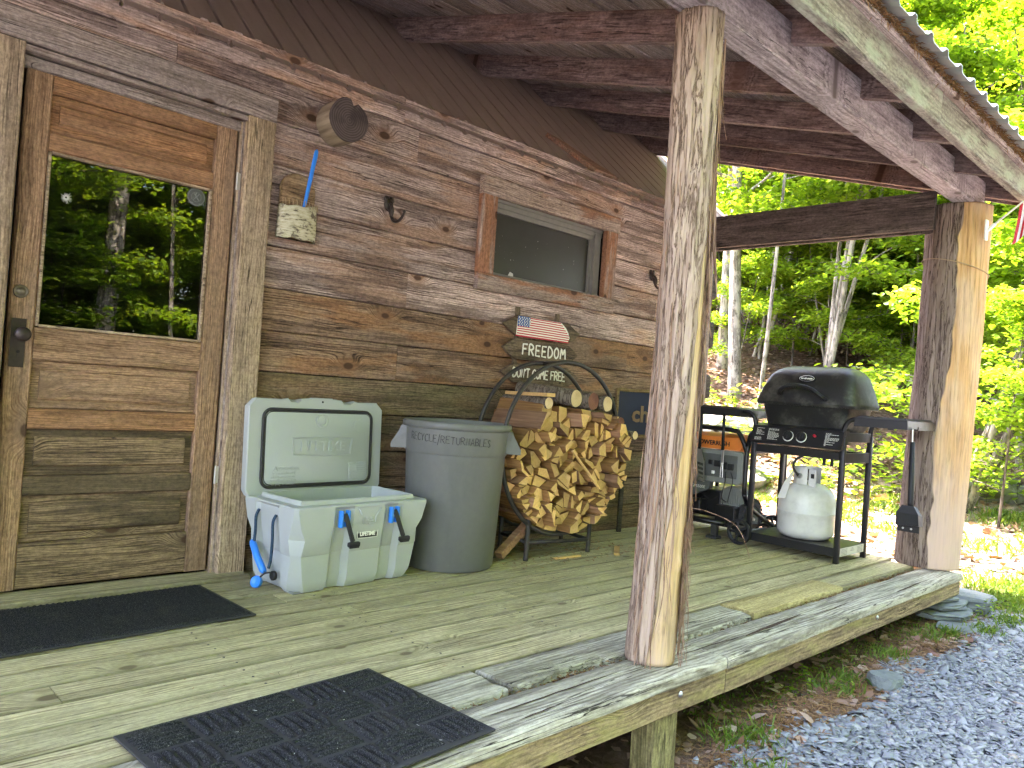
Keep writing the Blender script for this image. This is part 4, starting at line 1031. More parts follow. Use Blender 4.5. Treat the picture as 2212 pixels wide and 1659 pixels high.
# ================================================================== objects on the wall
# ---- three-plaque sign
sg = thing('plaque_sign', 'three pointed wooden plaques with painted flag and FREEDOM DON\'T COME FREE, hung under window', 'sign', (1.99, -0.01, 1.0))
for x in (1.775, 2.135): plank('batten', (x, -0.014, 0.99), (x, -0.014, 1.455), 0.034, 0.014, (0, -1, 0), 'sign', sg)
def plaque(zc, x0, x1, hh, s):
    b = B(); r2 = random.Random(s); t = 0.11
    P = [(x0, zc), (x0 + t * 0.5, zc + hh * .55), (x0 + t, zc + hh), (x1 - t, zc + hh), (x1 - t * .45, zc + hh * .6), (x1, zc + 0.006), (x1 - t * .5, zc - hh * .6), (x1 - t, zc - hh), (x0 + t, zc - hh), (x0 + t * .5, zc - hh * .5)]
    P = [(x + r2.uniform(-.006, .006), z + r2.uniform(-.004, .004)) for x, z in P]
    cx = (x0 + x1) / 2
    sc = lambda k: [(cx + (x - cx) * (1 - (1 - k) * .15), zc + (z - zc) * k) for x, z in P]
    b.loft([[(x - cx, 0.0, z - zc) for x, z in P], [(x - cx, -0.016, z - zc) for x, z in P], [(x - cx, -0.020, z - zc) for x, z in sc(0.93)]])
    o = b.out('plaque', 'sign', sg, mat4=Matrix.Translation((cx, -0.0145, zc)))
    return o
pq1 = plaque(1.337, 1.640, 2.335, 0.062, 1); pq2 = plaque(1.195, 1.640, 2.332, 0.064, 2); pq3 = plaque(1.047, 1.642, 2.348, 0.062, 3)
FY = -0.0362
# painted flag on the top plaque
fx0, fx1, fz0, fz1 = 1.752, 2.215, 1.277, 1.398
wf = B(); 
rpts = [(fx0 - .008, fz0), (fx1 + 0.005, fz0), (fx1 + 0.02, fz0 + 0.03), (fx1 + 0.005, fz0 + 0.06), (fx1 - 0.02, fz0 + 0.09), (fx1 - 0.07, fz1), (fx0, fz1)]
wf.add([(x, FY, z) for x, z in rpts], [tuple(range(len(rpts)))]); wf.out('flag_paint', 'cream', pq1)
rs = B(); nst = 9
for k in range(nst):
    zc_ = fz1 - 0.004 - k * (fz1 - fz0 - 0.004) / (nst - 1)
    xr = fx1 + (0.012 if k > 4 else -0.07 + 0.016 * k)
    xl = (1.862 if k < 4 and k > 0 else fx0 - (0.01 if k == nst - 1 else 0)) if k else fx0
    rs.tube([(xl, FY - .0003, zc_ + random.uniform(-.001, .001)), ((xl + xr) / 2, FY - .0003, zc_ + random.uniform(-.0015, .0015)), (xr, FY - .0003, zc_ - 0.001)], 0.0034 if k < nst - 1 else 0.0045, 6, squash=(Vector((0, 1, 0)), 0.2))
rs.out('flag_stripes', 'red', pq1)
cb = B(); cb.box(((fx0 + 1.86) / 2, FY - 0.0004, fz1 - 0.031), (1.86 - fx0, 0.001, 0.062)); cb.out('flag_canton', 'navy', pq1)
ss = B()
for r_i in range(6):
    for c_i in range(5 if r_i % 2 == 0 else 5):
        ss.lathe([(0.0042, 0), (0.0042, 0.0008)], 7, 0, Matrix.Translation((fx0 + 0.012 + c_i * 0.0215 + (0.008 if r_i % 2 else 0) + random.uniform(-.001, .001), FY - 0.001, fz1 - 0.008 - r_i * 0.0098)) @ fy)
ss.out('flag_stars', 'cream', pq1)
def paint_text(nm, s, x0, x1, z0, h_, plq, lw, sp=0.24, asp=1.0):
    st, wd = strokes(s, h_, sp, asp); k = (x1 - x0) / wd; b = B()
    for pl_ in st: b.tube([(x0 + p[0] * k, FY - 0.0002, z0 + p[1]) for p in pl_], lw, 7, squash=(Vector((0, 1, 0)), 0.22))
    return b.out(nm, 'cream', plq)
paint_text('lettering', 'FREEDOM', 1.812, 2.205, 1.164, 0.066, pq2, 0.0062, 0.30)
paint_text('lettering', "DON'T COME FREE", 1.742, 2.215, 1.022, 0.054, pq3, 0.0052, 0.16)

# ---- birch-bark pocket with a blue swatter handle
ho = thing('birch_pocket', 'birch bark pocket on a rounded board, hung beside the door casing', 'wall pocket', (0.24, -0.01, 1.57))
def bp(px, py, y): return on(px, py, 1, y)
pr = [(0.158 + 0.0, 1.60), (0.332, 1.60), (0.338, 1.80)] + [(0.247 + 0.091 * math.cos(a), 1.815 + 0.082 * math.sin(a)) for a in [math.pi * k / 14 for k in range(15)]] + [(0.157, 1.80)]
b = B(); b.loft([[(x - .247, 0.0, z - 1.7) for x, z in pr], [(x - .247, -0.013, z - 1.7) for x, z in pr], [((x - .247) * .95, -0.018, (z - 1.72) * .97 + .02) for x, z in pr]])
b.out('back_board', 'holder', ho, mat4=Matrix.Translation((0.247, -0.006, 1.7)))
b = B(); loops = []; N = 16
for zz, sc, zt in ((1.575, 1.03, 0), (1.60, 1.03, 0), (1.68, 1.0, 0), (1.735, 0.97, 0.02), (1.745, 0.97, 0.02)):
    loops.append([(0.098 * sc * math.cos(a), -0.020 - 0.062 * sc * abs(math.sin(a)) ** .8 + 0.0015 * math.sin(9 * a), zz - 1.66 - zt * math.cos(a) * -0.6 - 0.012 * math.sin(a) * (1 if zt else 0) + 0.004 * math.sin(7 * a + zz * 40)) for a in [math.pi * k / N for k in range(N + 1)]])
inn = [[(p[0] * 0.93, -0.020 + (p[1] + 0.020) * 0.9, p[2]) for p in L] for L in loops[::-1]]
b.loft(loops + inn, cap0=False, cap1=False)
b.out('bark_sleeve', 'birch', ho, True, Matrix.Translation((0.245, -0.002, 1.66)))
b = B(); b.add([(0.098 * math.cos(a), -0.020 - 0.060 * math.sin(a) ** .8, 0) for a in [math.pi * k / N for k in range(N + 1)]], [tuple(range(N + 1))])
b.out('pocket_base', 'holder', ho, mat4=Matrix.Translation((0.245, -0.003, 1.582)))
b = B()
for k in range(13):
    a = math.pi * (k + .7) / 14; x = 0.098 * .97 * math.cos(a); yy = -0.022 - 0.061 * math.sin(a) ** .8
    b.tube([(x, yy - 0.002, 1.752), (x + .003, yy - .004, 1.738), (x + .004, yy - .003, 1.722)], 0.0016, 5)
b.out('stitching', 'twine', ho, mat4=Matrix.Translation((0.245, -0.002, 0.006)))
b = B(); b.add([], [])
p0, p1 = Vector((0.262, -0.045, 1.69)), Vector((0.318, -0.040, 2.030))
b.tube([p0, p0.lerp(p1, .3), p0.lerp(p1, .9), p0.lerp(p1, .97), p1], [0.008, 0.010, 0.0115, 0.010, 0.004], 10, squash=(Vector((0, 1, 0)), 0.5))
swh = b.out('swatter_handle', 'blue', None, True); tag(swh, 'bright blue plastic handle sticking up out of the birch pocket', 'handle')

# ---- coat hooks
def coat_hook(x, z, label):
    t = thing('coat_hook', label, 'hook', (x, 0, z))
    b = B(); b.lathe([(0.0, 0), (0.026, 0.0), (0.030, 0.004), (0.024, 0.012), (0.012, 0.018), (0, 0.020)], 12, 0, Matrix.Translation((x, -0.001, z + 0.0)) @ fy @ Matrix.Diagonal((1.0, 1.25, 1, 1)))
    b.lathe([(0.0, 0), (0.016, 0.0), (0.018, 0.006), (0.0, 0.012)], 10, 0, Matrix.Translation((x - .016, -0.001, z + 0.027)) @ fy)
    b.lathe([(0.0, 0), (0.016, 0.0), (0.018, 0.006), (0.0, 0.012)], 10, 0, Matrix.Translation((x + .016, -0.001, z + 0.026)) @ fy)
    b.out('back_plate', 'darkiron', t, True)
    b = B(); pts = crom([(x, -0.012, z - 0.005), (x, -0.030, z - 0.045), (x, -0.055, z - 0.088), (x + .002, -0.095, z - 0.098), (x + .004, -0.128, z - 0.080), (x + .005, -0.142, z - 0.058)], 5)
    b.tube(pts, [0.011 - 0.005 * i / len(pts) for i in range(len(pts))], 8)
    b.lathe([(0.0, -.009), (.006, -.007), (.009, 0), (.006, .007), (0, .009)], 10, 0, Matrix.Translation((x + .005, -0.143, z - 0.052)))
    b.out('long_hook', 'darkiron', t, True)
    b = B(); b.tube(crom([(x - .004, -0.018, z + 0.0), (x - .006, -0.040, z - 0.012), (x - .006, -0.052, z - .04), (x - .005, -0.044, z - .07)], 5), 0.009, 8)
    b.out('short_hook', 'darkiron', t, True)
    return t
coat_hook(0.775, 1.868, 'dark iron coat hook between the birch pocket and the window')
coat_hook(3.13, 1.86, 'dark iron coat hook past the window, half behind the near log post')

# ================================================================== doormats
def mat_base(name, corners, label):
    t = thing(name, label, 'doormat', (sum(c[0] for c in corners) / 4, sum(c[1] for c in corners) / 4, 0.003)); return t
t = thing('doormat', 'plain charcoal ribbed doormat lying against the door sill', 'doormat', (-0.6, -0.43, 0.003))
b = B(); b.box((0, 0, 0.004), (0.92, 0.505, 0.006), 0.002); b.out('backing', 'rubber', t, mat4=Matrix.Translation((-0.60, -0.428, 0.0035)) @ Matrix.Rotation(R_(1.8), 4, 'Z'))
b = B()
nr_ = 44
vs = []; fs = []; W_, D_ = 0.90, 0.488
ny = 66
for i in range(nr_ * 2 + 1):
    for j in range(ny + 1):
        x = -W_ / 2 + W_ * i / (nr_ * 2); y = -D_ / 2 + D_ * j / ny
        z = 0.010 + (0.0035 if i % 2 == 0 else 0) + (0.0018 if j % 2 == 0 else 0) + random.uniform(-.0006, .0006)
        if i in (0, nr_ * 2) or j in (0, ny): z = 0.0055
        vs.append((x, y, z))
for i in range(nr_ * 2):
    for j in range(ny): a = i * (ny + 1) + j; fs.append((a, a + ny + 1, a + ny + 2, a + 1))
mesh('pile', vs, fs, 'carpet', t, True, mat4=Matrix.Translation((-0.60, -0.428, 0.0035)) @ Matrix.Rotation(R_(1.8), 4, 'Z'))

t = thing('doormat', 'charcoal doormat with basket-weave blocks of ribs, hanging over the deck edge', 'doormat', (-0.4, -1.68, 0.003))
MM = Matrix.Translation((-0.458, -1.672, 0.0045)) @ Matrix.Rotation(R_(3.6), 4, 'Z')
b = B(); b.box((0, 0, 0.0035), (0.775, 0.565, 0.006), 0.002); bo = b.out('backing', 'rubber', t, mat4=MM)
NB, MB_ = 5, 4
bw, bd = 0.755 / NB, 0.545 / MB_
def rib(b, x0, x1, y0, y1):
    # softly crowned carpet rib
    n = 4; L = []
    horiz = (x1 - x0) > (y1 - y0)
    N = 6
    for i in range(N + 1):
        s = i / N; row = []
        e = 0.0 if 0 < i < N else 1.0
        for k in range(n + 1):
            u = k / n; hgt = 0.0058 + 0.0125 * math.sin(math.pi * u) ** .55 * (0.25 if e else 1) + random.uniform(-.0006, .0006)
            row.append((x0 + (x1 - x0) * s, y0 + (y1 - y0) * u, hgt) if horiz else (x0 + (x1 - x0) * u, y0 + (y1 - y0) * s, hgt))
        L.append(row)
    vs = [p for r in L for p in r]; fs = []
    for i in range(N):
        for k in range(n): a = i * (n + 1) + k; fs.append((a, a + 1, a + n + 2, a + n + 1))
    b.add(vs, fs)
for i in range(NB):
    for j in range(MB_):
        x0 = -0.3775 + i * bw + 0.005; y0 = -0.2725 + j * bd + 0.005; b = B(); k = 5
        for q in range(k):
            if (i + j) % 2 == 0: rib(b, x0 + q * (bw - .01) / k + .0035, x0 + (q + 1) * (bw - .01) / k - .0035, y0, y0 + bd - .01)
            else: rib(b, x0, x0 + bw - .01, y0 + q * (bd - .01) / k + .0035, y0 + (q + 1) * (bd - .01) / k - .0035)
        b.out('rib_block', 'carpet', t, True, MM)
n = 45
pts = np.stack([rng.uniform(-.37, .37, n), rng.uniform(-.27, .27, n), np.full(n, 0.0145)], 1)
lint = scatter_blades('lint', pts, np.stack([rng.normal(size=n), rng.normal(size=n), np.full(n, .05)], 1), 'paper', (rng.uniform(.004, .014, n), rng.uniform(.0008, .0018, n)), t, 0.0, True)
lint.matrix_basis = MM

# ================================================================== cooler
co = thing('cooler', 'open grey hard plastic cooler with blue latches beside the door', 'cooler', (0.43, -0.27, 0))
CM = Matrix.Translation((0.082, -0.523, 0.0)) @ Matrix.Rotation(R_(4.2), 4, 'Z')
CW, CD, CH = 0.735, 0.425, 0.385
def cplan(z, inset, ch, dep, zoff=0.0):
    """plan of the body: chamfered rectangle with two latch channels in the front and a handle bay in each end"""
    i = inset; w_, d_ = CW, CD
    P = [(i + ch, i), (0.195, i), (0.215, i + dep), (0.275, i + dep), (0.300, i), (w_ / 2, i), (0.470, i), (0.495, i + dep), (0.555, i + dep), (0.578, i), (w_ - i - ch, i),
         (w_ - i, i + ch), (w_ - i, 0.13), (w_ - i - dep * .8, 0.15), (w_ - i - dep * .8, 0.30), (w_ - i, 0.32), (w_ - i, d_ - i - ch), (w_ - i - ch, d_ - i), (w_ / 2, d_ - i), (i + ch, d_ - i),
         (i, d_ - i - ch), (i, 0.32), (i + dep * .8, 0.30), (i + dep * .8, 0.15), (i, 0.13), (i, i + ch)]
    return [(x, y, z + zoff) for x, y in P]
def rrect(x0, x1, y0, y1, z, r, n):
    """rounded rectangle sampled to match a plan's points by angle"""
    out = []
    cx, cy = (x0 + x1) / 2, (y0 + y1) / 2
    return cx, cy
base_pl = cplan(0, 0, 0.03, 0.0)
def match_inner(x0, x1, y0, y1, z, r):
    out = []
    for (x, y, _) in base_pl:
        u = min(max(x, x0), x1); v_ = min(max(y, y0), y1)
        # push corners round
        for (sx, ex) in ((x0, 1), (x1, -1)):
            for (sy, ey) in ((y0, 1), (y1, -1)):
                if (u - sx) * ex < r and (v_ - sy) * ey < r:
                    ccx, ccy = sx + ex * r, sy + ey * r; d = Vector((u - ccx, v_ - ccy))
                    if d.length > 1e-6:
                        d = d.normalized() * r; u, v_ = ccx + d.x, ccy + d.y
        out.append((u, v_, z))
    return out
b = B()
b.loft([cplan(0.004, 0.050, 0.045, 0.022), cplan(0.016, 0.040, 0.050, 0.024), cplan(0.050, 0.028, 0.046, 0.024), cplan(0.165, 0.024, 0.030, 0.024), cplan(0.172, 0.020, 0.034, 0.024), cplan(0.235, 0.012, 0.050, 0.022), cplan(0.285, 0.004, 0.030, 0.020), cplan(0.36, 0.0, 0.014, 0.016), cplan(0.372, 0.0, 0.014, 0.0), cplan(0.378, 0.004, 0.014, 0.0),
        match_inner(0.045, CW - .045, 0.04, CD - .045, 0.379, 0.03), match_inner(0.047, CW - .047, 0.042, CD - .047, 0.395, 0.03), match_inner(0.052, CW - .052, 0.047, CD - .052, 0.399, 0.03), match_inner(0.060, CW - .06, 0.055, CD - .06, 0.396, 0.03),
        match_inner(0.065, CW - .065, 0.06, CD - .065, 0.30, 0.03), match_inner(0.085, CW - .085, 0.08, CD - .085, 0.07, 0.03)])
body = b.out('body', 'cooler', co, auto=24, mat4=CM)
b = B()
for fx in (0.10, 0.63):
    for fyy in (0.09, 0.35): b.box((fx, fyy, 0.0045), (0.10, 0.07, 0.009), 0.002)
b.out('foot', 'gengrey2', body, mat4=CM)
# front details
b = B(); b.add([(0.312, -0.0015, 0.358), (0.462, -0.0015, 0.358), (0.44, -0.0015, 0.345), (0.334, -0.0015, 0.345)], [(0, 1, 2, 3)])
b = B(); b.box((0.387, -0.001, 0.366), (0.14, 0.008, 0.008), 0.002); b.out('ledge', 'cooler', body, mat4=CM)
b = B()
for s in (-1, 1): b.tube([(0.387 + s * .062, -.001, 0.355), (0.387 + s * .036, 0.001, 0.318), (0.387 + s * .034, .003, 0.288), (0.387, .004, .286)], 0.0042, 6)
b.out('ledge_moulding', 'cooler', body, True, CM)
fr_ = Matrix.Rotation(R_(90), 4, 'X')
text('embossed_number', '55', 0.034, CM @ Matrix.Translation((0.387, 0.0015, 0.305)) @ fr_, 'cooler', body, 0.003, 0.0, 1.35)
def badge(parent, cx, cz, w_, h_, y, m1, m2, MM_, raise_=0.002, bow=0.10):
    def pl_(k, yy):
        a = []
        for i in range(9): t = i / 8; a.append((cx + (t - .5) * w_ * k, yy, cz + h_ / 2 * (1 + bow * math.sin(math.pi * t)) * (1 - (1 - k) * w_ / h_ * .35)))
        for i in range(9): t = 1 - i / 8; a.append((cx + (t - .5) * w_ * k * .94, yy, cz - h_ / 2 * (1 + bow * math.sin(math.pi * t)) * (1 - (1 - k) * w_ / h_ * .35)))
        return a
    b1 = B(); b1.loft([pl_(1.0, y), pl_(1.0, y - raise_)]); o1 = b1.out('badge', m1, parent, mat4=MM_)
    L = pl_(0.955, y - raise_ - .0003); b2 = B(); b2.tube(L, 0.0016, 5, closed=True); b2.out('badge_border', m2, o1, mat4=MM_)
    return o1
bd_ = badge(body, 0.387, 0.240, 0.122, 0.036, -0.0005 + 0.013, 'blackmatte', 'white', CM)
text('badge_lettering', 'LIFETIME', 0.0245, CM @ Matrix.Translation((0.387, 0.0098, 0.2395)) @ fr_, 'white', bd_, 0.0004, 0.0011, 0.90)
# latches hanging open
for k, lx in enumerate((0.245, 0.525)):
    b = B()
    for s in (-1, 1): b.box((lx + s * .0175, -0.002, 0.318), (0.0135, 0.024, 0.075), 0.003)
    b.box((lx, 0.010, 0.292), (0.03, 0.008, 0.022), .002)
    lt = b.out('latch', 'blue', co, mat4=CM)
    b = B(); dx = 0.024 if k == 0 else 0.03
    b.tube([(lx, -0.006, 0.340), (lx + .002, -0.014, 0.325), (lx + dx * .45, -0.030, 0.275), (lx + dx, -0.042, 0.222)], [0.010, 0.012, 0.0115, 0.012], 8, squash=(Vector((0, 1, 0)), 0.6))
    b.box((lx + dx + .003, -0.046, 0.212), (0.062, 0.018, 0.022), 0.006); b.box((lx + dx + .003, -0.049, 0.200), (0.05, 0.014, 0.008), 0.003)
    b.out('strap', 'blackmatte', lt, auto=40, mat4=CM)
# rope handle and drain plug on the near end
b = B()
b.tube(crom([(0.010, 0.305, 0.330), (-0.006, 0.300, 0.30), (-0.004, 0.300, 0.24), (-0.008, 0.298, 0.185)], 4), 0.0065, 8)
rp = b.out('rope', 'rope', co, True, CM); b = B()
b.tube(crom([(0.010, 0.165, 0.325), (-0.006, 0.160, 0.295), (-0.004, 0.158, 0.22), (-0.006, 0.157, 0.14), (-0.012, 0.16, 0.10)], 4), 0.0065, 8)
rp = b.out('rope', 'rope', co, True, CM)
b = B(); b.tube([(-0.008, 0.312, 0.190), (-0.010, 0.300, 0.180), (-0.014, 0.25, 0.130), (-0.014, 0.20, 0.086), (-0.012, 0.188, 0.078)], [0.012, 0.0155, 0.0155, 0.0155, 0.011], 12); b.out('grip', 'blue', rp, True, CM)
b = B(); b.lathe([(0.0, 0.0), (0.024, 0.0), (0.026, 0.003), (0.026, 0.018), (0.022, 0.022), (0.017, 0.018), (0, 0.018)], 18, 0, Matrix.Translation((-0.030, 0.205, 0.034)) @ Matrix.Rotation(R_(-70), 4, 'Y') @ Matrix.Rotation(R_(20), 4, 'X'))
dp = b.out('drain_cap', 'blue', co, auto=40, mat4=CM)
b = B(); b.tube(crom([(-0.034, 0.195, 0.052), (-0.015, 0.18, 0.075), (0.01, 0.16, 0.078), (0.012, 0.15, 0.06)], 4), 0.004, 6)
b.lathe([(0.020, 0), (0.020, 0.014), (0.012, 0.016), (0, 0.016)], 16, 0, Matrix.Translation((0.012, 0.145, 0.07)) @ Matrix.Rotation(R_(-90), 4, 'Y')); b.out('drain_tether', 'blackmatte', dp, True, CM)
# lid standing open
LM = CM @ Matrix.Translation((0.0, 0.395, 0.372)) @ Matrix.Rotation(R_(-3.0), 4, 'X')
LH = 0.452
def lid_pl(y, k=0.0, notch=0.0):
    a = 0.040 - k * .3
    P = [(-0.012 + k, 0.03), (0.004 + k, k)] + [(CW - 0.004 - k, k), (CW + 0.012 - k, 0.03), (CW + 0.012 - k, LH - a - k), (CW - 0.026 - k, LH - k - .004), (0.590, LH - k - .006), (0.565, LH - k), (0.545, LH - k - notch), (0.505, LH - k - notch), (0.490, LH - k), (0.450, LH - k + .004), (0.300, LH - k + .004), (0.262, LH - k), (0.245, LH - k - notch), (0.205, LH - k - notch), (0.188, LH - k), (0.16, LH - k - .006), (0.022 + k, LH - k - .004), (-0.012 + k, LH - a - k)]
    return [(x, y, z) for x, z in P]
b = B(); b.loft([lid_pl(0.052, 0.014), lid_pl(0.044, 0.003, 0.003), lid_pl(0.006, 0.0, 0.016), lid_pl(0.0, 0.004, 0.016)])
lid = b.out('lid', 'cooler', co, auto=30, mat4=LM)
def rr(x0, x1, z0, z1, r, y, n=6):
    P = []
    for (cx, cz, a0) in ((x1 - r, z1 - r, 0), (x0 + r, z1 - r, 90), (x0 + r, z0 + r, 180), (x1 - r, z0 + r, 270)):
        for k in range(n + 1): a = R_(a0 + 90 * k / n); P.append((cx + r * math.cos(a), y, cz + r * math.sin(a)))
    return P
b = B(); b.loft([rr(0.068, CW - .068, 0.046, LH - .062, 0.035, 0.002), rr(0.068, CW - .068, 0.046, LH - .062, 0.035, -0.006), rr(0.076, CW - .076, 0.054, LH - .070, 0.03, -0.010)])
ip = b.out('inner_panel', 'cooler_in', lid, auto=30, mat4=LM)
b = B(); b.tube(rr(0.060, CW - .060, 0.038, LH - .054, 0.042, -0.003), 0.0075, 8, closed=True); b.tube(rr(0.071, CW - .071, 0.049, LH - .065, 0.035, -0.006), 0.003, 6, closed=True)
b.out('gasket', 'rubber', lid, True, LM)
zt = -0.0105
rot = LM @ Matrix.Translation((0.383, zt, 0.225)) @ fr_
text('embossed_name', 'LIFETIME', 0.066, rot, 'cooler_in', ip, 0.0045, 0.0012, 1.0)
eb = B()
def arcs(k): 
    w_, h_ = 0.345 * k, 0.098 * (1 - (1 - k) * 2.4); L = []
    for i in range(13): t = i / 12; L.append(((t - .5) * w_, h_ / 2 * (1 + .22 * math.sin(math.pi * t)) * .8, 0))
    for i in range(13): t = 1 - i / 12; L.append(((t - .5) * w_ * .94, -h_ / 2 * (1 + .16 * math.sin(math.pi * t)) * .8, 0))
    return L
eb.tube(arcs(1.0), 0.0022, 5, closed=True); eb.tube(arcs(0.96), 0.0015, 5, closed=True); eb.out('embossed_border', 'cooler_in', ip, mat4=rot)
b = B(); b.lathe([(0.034, 0), (0.034, 0.003), (0.029, 0.004), (0.027, 0.001), (0.023, 0.001), (0.020, 0.0035), (0, 0.0035)], 28); b.out('embossed_disc', 'cooler_in', ip, True, LM @ Matrix.Translation((0.372, zt + 0.001, 0.350)) @ fr_)
text('embossed_warning', 'WARNING', 0.026, LM @ Matrix.Translation((0.195, zt, 0.122)) @ fr_, 'cooler_in', ip, 0.0012)
for k, s in enumerate(('To avoid the risk', 'of suffocation do', 'not allow children', 'to play in cooler.')):
    text('embossed_line', s, 0.0185, LM @ Matrix.Translation((0.172, zt, 0.102 - 0.0165 * k)) @ fr_, 'cooler_in', ip, 0.0010)
b = B(); b.tube([(-.011, -.009, 0), (.011, -.009, 0), (0, .011, 0)], 0.0013, 4, closed=True); b.tube([(0, -.002, 0), (0, .006, 0)], .0012, 4); b.out('embossed_triangle', 'cooler_in', ip, mat4=LM @ Matrix.Translation((0.128, zt, 0.122)) @ fr_)
text('embossed_line', 'MADE IN THE USA', 0.014, LM @ Matrix.Translation((0.592, zt, 0.142)) @ fr_, 'cooler_in', ip, 0.0010)
b = B()
for k in range(7):
    xl = -0.047 if k >= 4 else -0.005
    b.box(((xl + 0.052) / 2, 0.034 - k * 0.0105, 0), (0.052 - xl, 0.0038, 0.0022))
b.box((-0.028, 0.0195, 0), (0.04, 0.034, 0.0012)); b.tube([(-.052, -.036, 0), (.054, -.036, 0), (.054, .04, 0), (-.052, .04, 0)], .0011, 4, closed=True)
b.out('embossed_flag', 'cooler_in', ip, mat4=LM @ Matrix.Translation((0.592, zt, 0.098)) @ fr_)
b = B(); b.tube([(0.030 * math.cos(a), 0.030 * math.sin(a), 0) for a in [R_(40 + 250 * k / 20) for k in range(21)]], .0011, 4)
b.out('embossed_seal', 'cooler_in', ip, mat4=LM @ Matrix.Translation((0.595, zt, 0.330)) @ fr_)
b = B(); b.box((0.375, 0.012, LH + .003), (0.12, 0.028, 0.008), .003); b.lathe([(0.005, 0), (0.005, .002)], 10, 1, Matrix.Translation((0.375, -0.0025, LH - .012)) @ fr_)
b.out('lid_lip', ['cooler', 'void'], lid, mat4=LM)

# ================================================================== bin
bi = thing('recycling_bin', 'tall round grey plastic bin marked RECYCLE / RETURNABLES between cooler and firewood', 'bin', (1.108, -0.302, 0))
BX, BY, BH = 1.108, -0.302, 0.752
BM = Matrix.Translation((BX, BY, 0.0))
b = B(); b.lathe([(0.210, 0.003), (0.228, 0.004), (0.234, 0.012), (0.262, 0.585), (0.263, 0.590), (0.268, 0.5905), (0.270, 0.596), (0.275, 0.715), (0.284, 0.718), (0.288, 0.724), (0.288, 0.742), (0.283, 0.750), (0.277, 0.752), (0.271, 0.745), (0.265, 0.70), (0.254, 0.58), (0.226, 0.04), (0.0, 0.035)], 72)
bbody = b.out('body', 'bin', bi, auto=35, mat4=BM)
for ang in (140, 320):
    Mh = BM @ Matrix.Rotation(R_(ang), 4, 'Z')
    b = B(); hw = 0.085
    b.loft([[(0.245, -hw, 0.718), (0.245, hw, 0.718), (0.290, hw * .9, 0.718), (0.290, -hw * .9, 0.718)],
            [(0.245, -hw, 0.70), (0.245, hw, 0.70), (0.300, hw * .9, 0.69), (0.300, -hw * .9, 0.69)],
            [(0.243, -hw, 0.622), (0.243, hw, 0.622), (0.338, hw * .92, 0.625), (0.338, -hw * .92, 0.625)],
            [(0.245, -hw, 0.602), (0.245, hw, 0.602), (0.338, hw * .92, 0.600), (0.338, -hw * .92, 0.600)]])
    b.out('handle', 'bin', bbody, mat4=Mh)
st, wd = strokes('RECYCLE/RETURNABLES', 0.036, 0.22, 1.0, 0.06); b = B()
a0, a1 = R_(174.0), R_(268.0)
for pl_ in st:
    pts = []
    for (u, v_) in pl_:
        a = a0 + (a1 - a0) * u / wd; z = 0.656 + v_ - 0.014 * (u / wd); r = 0.2705 + (z - 0.6) * 0.042 + 0.0008
        pts.append((r * math.cos(a), r * math.sin(a), z))
    b.tube(pts, 0.00135, 5)
b.out('marker_lettering', 'marker', bbody, mat4=BM)

# ================================================================== firewood ring rack
rk = thing('firewood_rack', 'round black tube-hoop firewood rack standing by the wall', 'firewood rack', (1.80, -0.31, 0))
RC, RR_ = Vector((1.805, 0, 0.625)), 0.497
YFR, YRR = -0.445, -0.175
def ringpts(y, dx=0.0, dz=0.0, R=RR_): return [(RC.x + dx + R * math.cos(a), y, RC.z + dz + R * math.sin(a)) for a in [2 * math.pi * k / 64 for k in range(64)]]
b = B(); b.tube(ringpts(YFR), 0.0125, 10, closed=True); b.out('hoop', 'rack', rk, True)
b = B(); b.tube(ringpts(YRR, 0.055, -0.005), 0.0125, 10, closed=True); b.out('hoop', 'rack', rk, True)
for s, xx in ((-1, 1.545), (1, 2.075)):
    for yy, dx in ((YFR, 0), (YRR, 0.055)):
        zt_ = RC.z - math.sqrt(RR_ ** 2 - (xx + s * -0.03 - RC.x) ** 2) 
        b = B(); b.tube(crom([(xx + dx, yy, 0.0), (xx + dx + .002, yy, 0.14), (xx + dx - s * 0.0, yy, zt_ + 0.10)], 4), 0.0135, 10); b.lathe([(.015, 0), (.015, .02)], 10, 0, Matrix.Translation((xx + dx, yy, 0.0)))
        b.out('leg', 'rack', rk, True)
b = B(); b.tube([(1.545, YFR, 0.10), (2.075, YFR, 0.075)], 0.011, 8); b.tube([(1.60, YRR, 0.10), (2.13, YRR, 0.075)], 0.011, 8)
b.tube([(1.545, YFR, 0.10), (1.60, YRR, 0.10)], 0.011, 8); b.tube([(2.075, YFR, 0.075), (2.13, YRR, 0.075)], 0.011, 8)
b.out('brace', 'rack', rk, True)
b = B(); b.tube([(RC.x, YFR, RC.z + RR_), (RC.x + .055, YRR, RC.z + RR_ - .005)], 0.010, 8); b.out('hoop_tie', 'rack', rk, True)

# ---- split firewood: convex cells that fill the hoop
def clip(poly, a, b_, c):
    out = []
    for i in range(len(poly)):
        p, q = poly[i], poly[(i + 1) % len(poly)]
        dp, dq = a * p[0] + b_ * p[1] - c, a * q[0] + b_ * q[1] - c
        if dp <= 0: out.append(p)
        if (dp < 0 < dq) or (dq < 0 < dp):
            t_ = dp / (dp - dq); out.append((p[0] + (q[0] - p[0]) * t_, p[1] + (q[1] - p[1]) * t_))
    return out
rf = random.Random(21)
RI = RR_ - 0.018
def in_pile(x, z): return math.hypot(x, z) < RI and z < 0.19 + 0.04 * math.sin(x * 9) and not (x < -.34 and z > .02)
sites = []
tries = 0
while len(sites) < 100 and tries < 20000:
    tries += 1
    x, z = rf.uniform(-RI, RI), rf.uniform(-RI, 0.30)
    if in_pile(x, z) and all((x - a) ** 2 + ((z - c) * 1.35) ** 2 > 0.056 ** 2 for a, c in sites): sites.append((x, z))
cells = []
